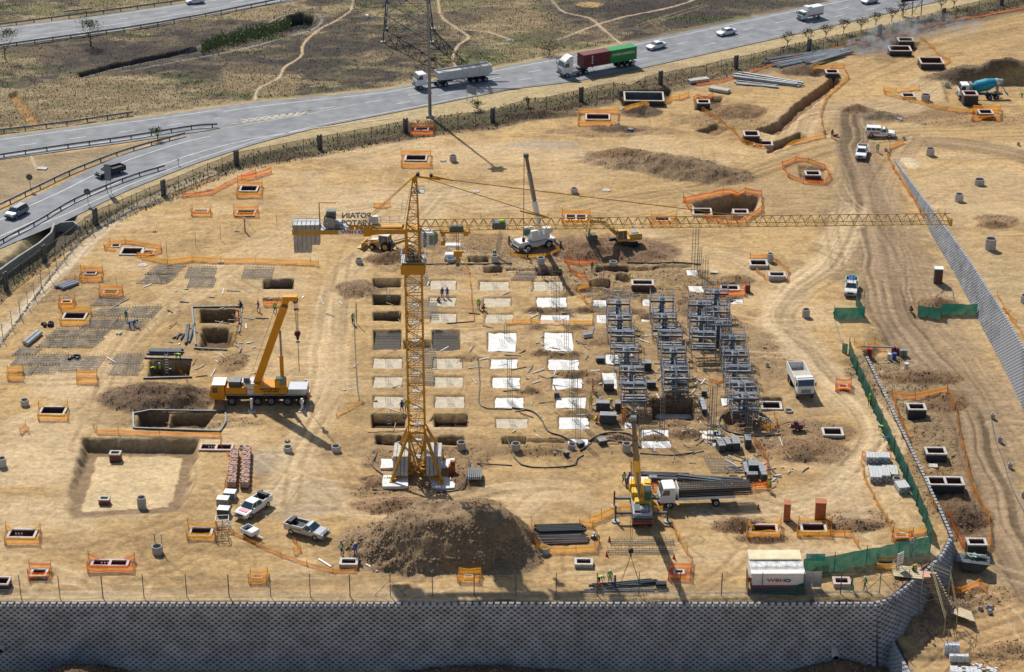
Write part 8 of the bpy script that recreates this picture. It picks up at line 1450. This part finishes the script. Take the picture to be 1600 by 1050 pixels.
# barrels by the long fence head
for i, (x, y, m_, lb) in enumerate([(1389, 562, offw, 'white drum, left one of the pair'), (1397, 561, bluep, 'dark blue drum right of the white one'), (1396, 551, maroon, 'maroon drum at the pole end'), (1403, 553, maroon, 'second maroon drum at the pole end'), (1408, 556, steel, 'steel drum between maroon and grey ones'), (1414, 556, steel, 'grey drum at the right end of the row'), (1359, 554, redp, 'red drum near the fence head'), (1416, 577, offw, 'white drum standing alone below the row')]):
    k = MB(); k.cyl((0, 0, 0), (0, 0, .95), .32, m_, n=12); k.cyl((0, 0, .3), (0, 0, .34), .335, m_, n=12); k.cyl((0, 0, .62), (0, 0, .66), .335, m_, n=12); one(k, 'drum', x, y, lb, 'drum', grp='drums at the head of the long fence')
k = MB(); k.bar((0, 0, 0), (4.6, -.4, 0), .2, steel); one(k, 'steel_pole', 1344, 546, 'long grey pole lying over the drums', 'pole', 0, .5)
for i, (x, y, lb) in enumerate([(952, 846, 'red cone left of the flat cages, farther'), (948, 869, 'red cone left of the flat cages, nearer'), (1053, 873, 'red cone right of the flat cages'), (1185, 796, 'red cone above the taped chambers')]):
    k = MB(); k.cyl((0, 0, .03), (0, 0, .75), .16, redp, .03, 10); k.box((0, 0, .02), (.4, .4, .05), redp); one(k, 'traffic_cone', x, y, lb, 'cone')
k = MB(); k.cyl((0, 0, 0), (0, 0, 2.2), .07, steel, n=6); one(k, 'pole_in_ring', 243, 858, 'steel pole standing in the ring near the orange scrap', 'pole'); k = MB(); k.cyl((0, 0, 0), (0, 0, 2.4), .05, galv, n=6); one(k, 'thin_pole', 254, 862, 'thin pole right of the ring with a pole', 'pole')
k = MB(); k.bar((-.5, 0, .2), (.4, 0, .35), .35, redp); one(k, 'wheelbarrow', 1306, 213, 'red wheelbarrow beside the green-clad worker', 'wheelbarrow')
for x, y, x1, y1, lb in [(498, 874, 517, 886, 'white plank left of the pale chamber'), (572, 882, 590, 893, 'white plank at the foot of the great heap'), (1308, 740, 1322, 741, 'x')]:
    if lb == 'x': continue
    a, b = P(x, y), P(x1, y1); k = MB(); k.bar((0, 0, .08), b - a + Vector((0, 0, .08)), .22, white, .08); o = k.build('plank'); o.location = a; tag(o, lb, 'plank')
for x, y, w, d, lb in [(1458, 729, 1.1, .9, 'pale square lid on the strip beside the haul road'), (1475, 766, 1.3, 1.0, 'pale lid leaning on the double dark chamber'), (1116, 426, 1.2, .8, 'pale timber frame on the soil behind the scaffolds'), (66, 264, 1.7, 1.1, 'grey manhole slab on the gore island')]:
    k = MB(); k.box((0, 0, .12), (w, d, .14), concl); one(k, 'cover_slab', x, y, lb, 'lid', -8)
# notice boards, braced corner post
for x, y, w, h_, z0, rz, lb in [(1273, 888, 2.2, 1.0, 1.0, 0, 'white notice board hung on the green fence by the office'), (1405, 893, 1.0, 1.5, 1.0, 35, 'white notice board with red writing near the scaffold stair'), (1423, 870, .35, .8, 1.8, 0, 'small red and white sign on a post at the stair')]:
    r = thing('notice_board', x, y, lb, 'sign', rz); k = MB(); k.box((0, 0, z0 + h_ / 2), (w, .05, h_), white); k.build('board', r)
    for s in (-1, 1): k = MB(); k.cyl((s * w * .42, .06, 0), (s * w * .42, .06, z0 + h_), .04, galv, n=5); k.build('post', r)
    k = MB()
    for i in range(4):
        if w > .5: k.box((random.uniform(-.1, .1) * w, -.03, z0 + h_ * (.2 + i * .18)), (w * random.uniform(.4, .75), .008, h_ * .06), redp if i == 3 else greyp)
        else: k.box((0, -.03, z0 + h_ * (.25 + i * .17)), (w * .7, .008, h_ * .09), redp)
    k.build('print', r)
a = P(1423, 874); k = MB(); k.cyl((0, 0, 0), (0, 0, 2.9), .05, galv, n=5)
for q in ((1374, 902), (1400, 895), (1438, 880)): b = P(*q); k.cyl((0, 0, 2.6), b - a, .03, galv, n=4)
b = P(1456, 850); k.cyl((0, 0, .8), b - a + Vector((0, 0, 2.4)), .04, galv, n=4); o = k.build('gate_frame'); o.location = a; tag(o, 'thin braced pole frame at the site corner', 'frame')
# ------------------------------------------------------------------ scaffold stair at the wall corner
T0 = Vector((*ray(1424, 897), .15)); T1 = Vector((*ray(1452, 890, .1), .1)); r = empty('scaffold_stair', T0); tag(r, 'timber scaffold stair leading down from the wall corner', 'stair')
tm = mat('scaffold_board', (.50, .42, .28), .8, var=.25, scale=2)
for i in range(6): k = MB(); k.box((-.6 + .1, -1.0 + i * .42, .12), (3.4, .36, .06), tm, rz=R(-12)); k.build('deck_board', r)
k = MB(); k.box((1.5, -.6, .2), (.9, 1.3, .05), mat('faded_pink', (.6, .3, .25), .7)); k.build('step_cover', r)
end = Vector((*ray(1478, 948, -3.6), -3.6)) - T0; st = Vector((2.0, .1, 0))
for i in range(13): p = st.lerp(Vector((end.x, end.y, end.z)), i / 12); k = MB(); k.box(tuple(p), (1.7, .34, .06), tm, rz=R(-12)); k.box(tuple(p + Vector((0, -.1, -.14))), (1.6, .06, .2), timber, rz=R(-12)); k.build('tread', r)
e2 = Vector((*ray(1502, 975, -3.9), -3.9)) - T0; q0 = Vector((end.x + .4, end.y, end.z - .2)); w_ = (Vector((*ray(1520, 965, -3.9), -3.9)) - T0)
for i in range(7): 
    o1 = Vector((0, -.9 + i * .3, 0)); k = MB(); k.bar(q0 + o1, Vector((w_.x, w_.y - 1 + i * .3, w_.z + .2)), .24, tm, .05); k.build('ramp_board', r)
sc_ = mat('scaffold_tube', (.42, .36, .22), .6, .3)
for px_, py_, zt in ((1420, 905, 1.2), (1441, 912, 1.6), (1454, 895, 2.4), (1484, 905, 1.5), (1480, 940, -1.4), (1499, 930, -1.6), (1520, 975, -2.2), (1530, 960, -2.0), (1485, 962, -2)):
    p = Vector((*ray(px_, py_, 0), 0)) - T0; k = MB(); k.cyl((p.x, p.y, -4.5), (p.x, p.y, zt), .05, sc_, n=5); k.build('standard', r)
k = MB()
for z in (.7, 1.2):
    a = Vector((*ray(1454, 895, 0), z)) - T0; b = Vector((*ray(1484, 905, 0), z - .2)) - T0; c = Vector((*ray(1480, 940, 0), z - 3)) - T0; d = Vector((*ray(1499, 930, 0), z - 3)) - T0; k.cyl(a, b, .045, sc_, n=4); k.cyl(b, d, .045, sc_, n=4); k.cyl(a, c, .045, sc_, n=4)
for z in (-.5, -1.4, -2.4): a = Vector((*ray(1441, 912, 0), z)) - T0; b = Vector((*ray(1484, 905, 0), z)) - T0; k.cyl(a, b, .045, sc_, n=4)
k.build('handrail', r)
# ------------------------------------------------------------------ culvert
cw = mat('culvert_concrete', (.33, .33, .31), .85, var=.2, scale=1); r = empty('culvert', P(85, 352)); tag(r, 'concrete culvert with twin dark openings and long wing walls', 'culvert'); O = r.location.copy()
pts = [(-70, 470), (0, 422), (28, 402), (62, 380), (80, 364), (85, 349), (115, 347), (124, 354)]; q = [Vector((*ray(x, y), 0)) for x, y in pts]; k = MB()
for a, b in zip(q[:-1], q[1:]): k.bar(a - O + Vector((0, 0, -1.0)), b - O + Vector((0, 0, -1.0)), .3, cw, 2.3)
k.build('wing_wall', r)
c = P(99, 362); c.z = -1.2
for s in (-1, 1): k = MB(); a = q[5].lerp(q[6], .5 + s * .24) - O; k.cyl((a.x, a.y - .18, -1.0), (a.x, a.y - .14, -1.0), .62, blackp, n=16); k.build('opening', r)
# ------------------------------------------------------------------ vegetation, stones
leafm = mat('leaf_green', (.09, .14, .04), .7, var=.35, scale=3); leafd = mat('leaf_olive', (.11, .11, .05), .8, var=.35, scale=3); reedm = mat('reed_leaf', (.16, .20, .08), .7, var=.4, scale=2); drym = mat('dry_grass_blade', (.30, .22, .12), .9, var=.35, scale=1); darkm = mat('burnt_stubble', (.045, .04, .038), .95, var=.4, scale=1); bark = mat('bark', (.10, .07, .05), .9, var=.3)
def tree(x, y, h, w, n, lb, lm_=leafm, name='small_tree', cat='tree', flat=.45):
    r = empty(name, P(x, y)); tag(r, lb, cat); k = MB(); k.cyl((0, 0, -.2), (.05, 0, h * .5), .09 * h / 4 + .03, bark, .05, 7)
    for i in range(7): t = i * .9; k.cyl((.05, 0, h * (.25 + .03 * i)), (math.cos(t) * w * .4, math.sin(t) * w * .4, h * random.uniform(.6, .95)), .05, bark, .015, 5)
    k.build('trunk', r); k = MB(); cl = [(math.cos(i * 2.4) * w * .36 * random.random(), math.sin(i * 2.4) * w * .36 * random.random(), h * random.uniform(.65, 1)) for i in range(9)]
    for i in range(n):
        c = random.choice(cl); p = Vector((c[0] + random.gauss(0, w * .13), c[1] + random.gauss(0, w * .13), c[2] + random.gauss(0, h * .06))); a = Vector((random.gauss(0, 1), random.gauss(0, 1), random.gauss(0, .6))).normalized() * random.uniform(.08, .2); b = a.cross(Vector((random.gauss(0, 1), random.gauss(0, 1), random.gauss(0, 1)))).normalized() * .09
        k.quad([p - a, p + b, p + a, p - b], lm_ if random.random() < .6 else leafd)
    k.build('crown', r)
tree(142, 72, 5.5, 7, 700, 'thin-leaved thorn tree beside the upper highway guardrail'); tree(8, 92, 6.0, 7, 800, 'green tree at the left picture edge by the upper highway'); tree(246, 219, 2.2, 2.6, 260, 'small bush between the two guardrails at the gore'); tree(858, 86, 2.6, 5.5, 600, 'tangled brown dry bush behind the container lorry', drym, 'dry_bush', 'bush'); tree(745, 172, 1.8, 2.5, 220, 'low green bush at the wide road sign foot'); tree(824, 166, 1.6, 1.6, 160, 'little green bush at the security fence')
for i, (x, y) in enumerate([(1230, 73), (1262, 68), (1290, 60), (1318, 52), (1345, 48), (1368, 40), (1393, 34), (1409, 24), (1470, 16), (1490, 12)]): tree(x, y, 3.0, 3.4, 240, f'bare brown sapling on the verge, {ORD[i]} from the left of the row along the fence', mat('twig', (.12, .085, .055), .9), 'sapling', 'sapling')
def cloud(name, pts, m_, label=None, size=(.15, .5), up=.8, kind='stuff'):
    n = len(pts); a = rng.uniform(0, 2 * np.pi, n); s = rng.uniform(size[0], size[1], n); w = s * .35; ln = rng.normal(0, .35, (n, 2)) * s[:, None]; P0 = np.array(pts)
    v = np.zeros((n, 4, 3)); dx, dy = np.cos(a) * w, np.sin(a) * w; v[:, 0] = P0 - np.stack([dx, dy, 0 * dx], 1); v[:, 1] = P0 + np.stack([dx, dy, 0 * dx], 1); v[:, 2] = P0 + np.stack([dx * .3 + ln[:, 0], dy * .3 + ln[:, 1], s * up], 1); v[:, 3] = P0 - np.stack([dx * .3 - ln[:, 0], dy * .3 - ln[:, 1], -s * up], 1)
    me = bpy.data.meshes.new(name); f = np.arange(n * 4).reshape(n, 4); me.from_pydata(v.reshape(-1, 3).tolist(), [], f.tolist()); me.materials.append(m_); o = bpy.data.objects.new(name, me); COL.objects.link(o); tag(o, label, None, None, kind)
sparse = 0; mv_ = (V < vhu - 5) & (V > -40) & (U > -60) & (U < 1660) & ~((V > vtu - 4) & (V < vtl + 4)); J_, I_ = np.nonzero(mv_); lum = C[J_, I_].mean(1); gr = C[J_, I_, 1] > C[J_, I_, 0] * 1.0
def pick(mask, n):
    q = np.nonzero(mask)[0]; q = rng.choice(q, min(n, len(q)), replace=False); return [(GX[J_[i], I_[i]] + rng.uniform(-.2, .2), GY[J_[i], I_[i]] + rng.uniform(-.2, .2), GZ[J_[i], I_[i]] - .02) for i in q]
cloud('dry_grass', pick((lum > .13) & (lum < .30), 24000), drym, 'dry yellow tufts of grass over the veld', (.10, .32)); cloud('burnt_stubble', pick(lum < .22, 15000), darkm, 'black burnt stubble over the veld', (.08, .30)); cloud('green_grass', pick(gr, 10000), leafm, 'green grass patches in the veld', (.12, .35)); cloud('olive_weeds', pick((lum > .05) & (lum < .3), 5000), leafd, 'olive weeds among the burnt grass', (.12, .4))
rd = [(*ray(375 + t, 60 - t * .26 + random.gauss(0, 4.5)), random.uniform(0, .8)) for t in [random.uniform(-60, 80) for _ in range(2600)]]; cloud('reeds', rd, reedm, 'tall green reeds beside the drain pool', (.25, .6), .9)
vj = (V > (vhl + vfn) / 2) & (V < vfn + 12) & (U > -40) & (U < 1650); J_, I_ = np.nonzero(vj); cloud('verge_weeds', pick(np.ones(len(J_), bool), 3800), leafd, 'dark weeds along the security fence', (.12, .5)); cloud('verge_dry_grass', pick(np.ones(len(J_), bool), 6000), drym, 'dry grass along the security fence', (.1, .3))
def stones(name, pts, size, m_, label):
    n = len(pts); base = np.array([(1, 0, 0), (0, 1, 0), (-1, 0, 0), (0, -1, 0), (0, 0, 1), (0, 0, -1)], float); fc = np.array([(0, 1, 4), (1, 2, 4), (2, 3, 4), (3, 0, 4), (1, 0, 5), (2, 1, 5), (3, 2, 5), (0, 3, 5)])
    s = rng.uniform(size[0], size[1], (n, 1, 1)) ** 1.0 * rng.uniform(.6, 1.3, (n, 6, 1)); a = rng.uniform(0, 6.28, n); c, d = np.cos(a)[:, None], np.sin(a)[:, None]; v = base[None] * s * np.array([1, .8, .6]); x = v[..., 0] * c - v[..., 1] * d; y = v[..., 0] * d + v[..., 1] * c
    v = np.stack([x, y, v[..., 2]], -1) + np.array(pts)[:, None, :]; f = (np.arange(n)[:, None, None] * 6 + fc[None]).reshape(-1, 3); me = bpy.data.meshes.new(name); me.from_pydata(v.reshape(-1, 3).tolist(), [], f.tolist()); me.materials.append(m_); o = bpy.data.objects.new(name, me); COL.objects.link(o); tag(o, label, None, None, 'stuff')
clodm = mat('soil_clod', (.30, .205, .12), .95, var=.35, scale=.6); rockm = mat('grey_stone', (.33, .31, .28), .9, var=.3, scale=.6); clodd = mat('soil_clod_dark', (.13, .09, .055), .95, var=.35, scale=.6)
sm = (V > vfn + 2) & (V < 1045) & (U > -30) & (U < 1630); J_, I_ = np.nonzero(sm); rr_ = ROUGH[J_, I_]
stones('soil_clods', pick(rr_ > .25, 22000), (.04, .20), clodm, 'clods of soil over the dug ground'); stones('dark_soil_clods', pick(rr_ > .3, 13000), (.04, .18), clodd, 'dark damp clods over the dug ground'); stones('stones', pick(rr_ > .0, 9000), (.03, .12), rockm, 'pale stones scattered over the site')
big = []
for i in range(900): t = random.uniform(0, 2 * math.pi); x = 690 + math.cos(t) * random.uniform(.5, 1.08) * 150; y = 856 + math.sin(t) * random.uniform(.3, 1.0) * 42; g = P(x, y); big.append((g.x, g.y, g.z))
stones('heap_rocks', big, (.08, .34), clodm, 'lumps of soil on the great heap')
k = MB()
for i in range(420):
    c = random.choice([(1040, 600, 130, 60), (1040, 600, 130, 60), (1100, 690, 110, 25), (700, 560, 160, 130), (340, 520, 80, 60), (1180, 740, 60, 20), (860, 560, 60, 110)]); p = P(random.gauss(c[0], c[2] * .6), random.gauss(c[1], c[3] * .6), .06); a = random.uniform(0, 3.14); L_ = random.uniform(.4, 2.4)
    k.bar(p, p + Vector((math.cos(a) * L_, math.sin(a) * L_, random.uniform(0, .12))), random.uniform(.06, .2), random.choice([timber, timberd, steeld, steel, rebar, offw, concl]), random.uniform(.04, .12))
tag(k.build('site_debris'), 'scraps of timber, steel and bar strewn between pits and scaffolds', None, None, 'stuff')
# stepped stones edging the left perimeter (gabion-like strip)
eb = []
for (x0, y0), (x1, y1) in zip([(330, 292), (256, 309), (200, 325), (150, 352), (120, 372), (100, 395), (60, 446), (20, 500)], [(256, 309), (200, 325), (150, 352), (120, 372), (100, 395), (60, 446), (20, 500), (-30, 570)]):
    for i in range(70): t = random.random(); g = P(x0 + (x1 - x0) * t + 6, y0 + (y1 - y0) * t + random.uniform(-1.5, 1.5) + 4); eb.append((g.x, g.y, g.z + .05))
stones('edge_stones', eb, (.15, .32), mat('pale_stone', (.4, .39, .36), .9, var=.25), 'pale stones edging the perimeter track')
# ------------------------------------------------------------------ smoke drifting from the smoky chambers
def smoke(px, py, rx, ry, rz_, dens, label):
    a = P(px, py); bm = bmesh.new(); bmesh.ops.create_icosphere(bm, subdivisions=3, radius=1.0)
    for v in bm.verts: v.co = Vector((v.co.x * rx, v.co.y * ry, v.co.z * rz_)) * random.uniform(.93, 1.05)
    me = bpy.data.meshes.new('smoke'); bm.to_mesh(me); bm.free(); o = bpy.data.objects.new('smoke', me); COL.objects.link(o); o.location = a + Vector((0, 0, rz_ * .8)); tag(o, label, None, None, 'stuff')
    m = bpy.data.materials.new('smoke_volume'); m.use_nodes = True; nt = m.node_tree; N = nt.nodes; L = nt.links; N.remove(N['Principled BSDF']); v = N.new('ShaderNodeVolumePrincipled'); v.inputs['Color'].default_value = (.8, .85, .92, 1); tc = N.new('ShaderNodeTexCoord')
    nz = N.new('ShaderNodeTexNoise'); nz.inputs['Scale'].default_value = .45; nz.inputs['Detail'].default_value = 3; L.new(tc.outputs['Object'], nz.inputs['Vector']); mr = N.new('ShaderNodeMapRange'); mr.inputs[1].default_value = .45; mr.inputs[2].default_value = .75; mr.inputs[3].default_value = 0; mr.inputs[4].default_value = dens; L.new(nz.outputs['Fac'], mr.inputs[0]); L.new(mr.outputs[0], v.inputs['Density']); L.new(v.outputs[0], N['Material Output'].inputs['Volume']); me.materials.append(m)
smoke(1358, 86, 5, 4, 2.2, .35, 'thin blue smoke rising beside the smoky chambers'); smoke(1400, 66, 7, 4, 2.5, .22, 'pale smoke drifting over the smoky chambers'); smoke(1470, 56, 10, 6, 2.5, .10, 'faint smoke haze drifting right over the far sand')
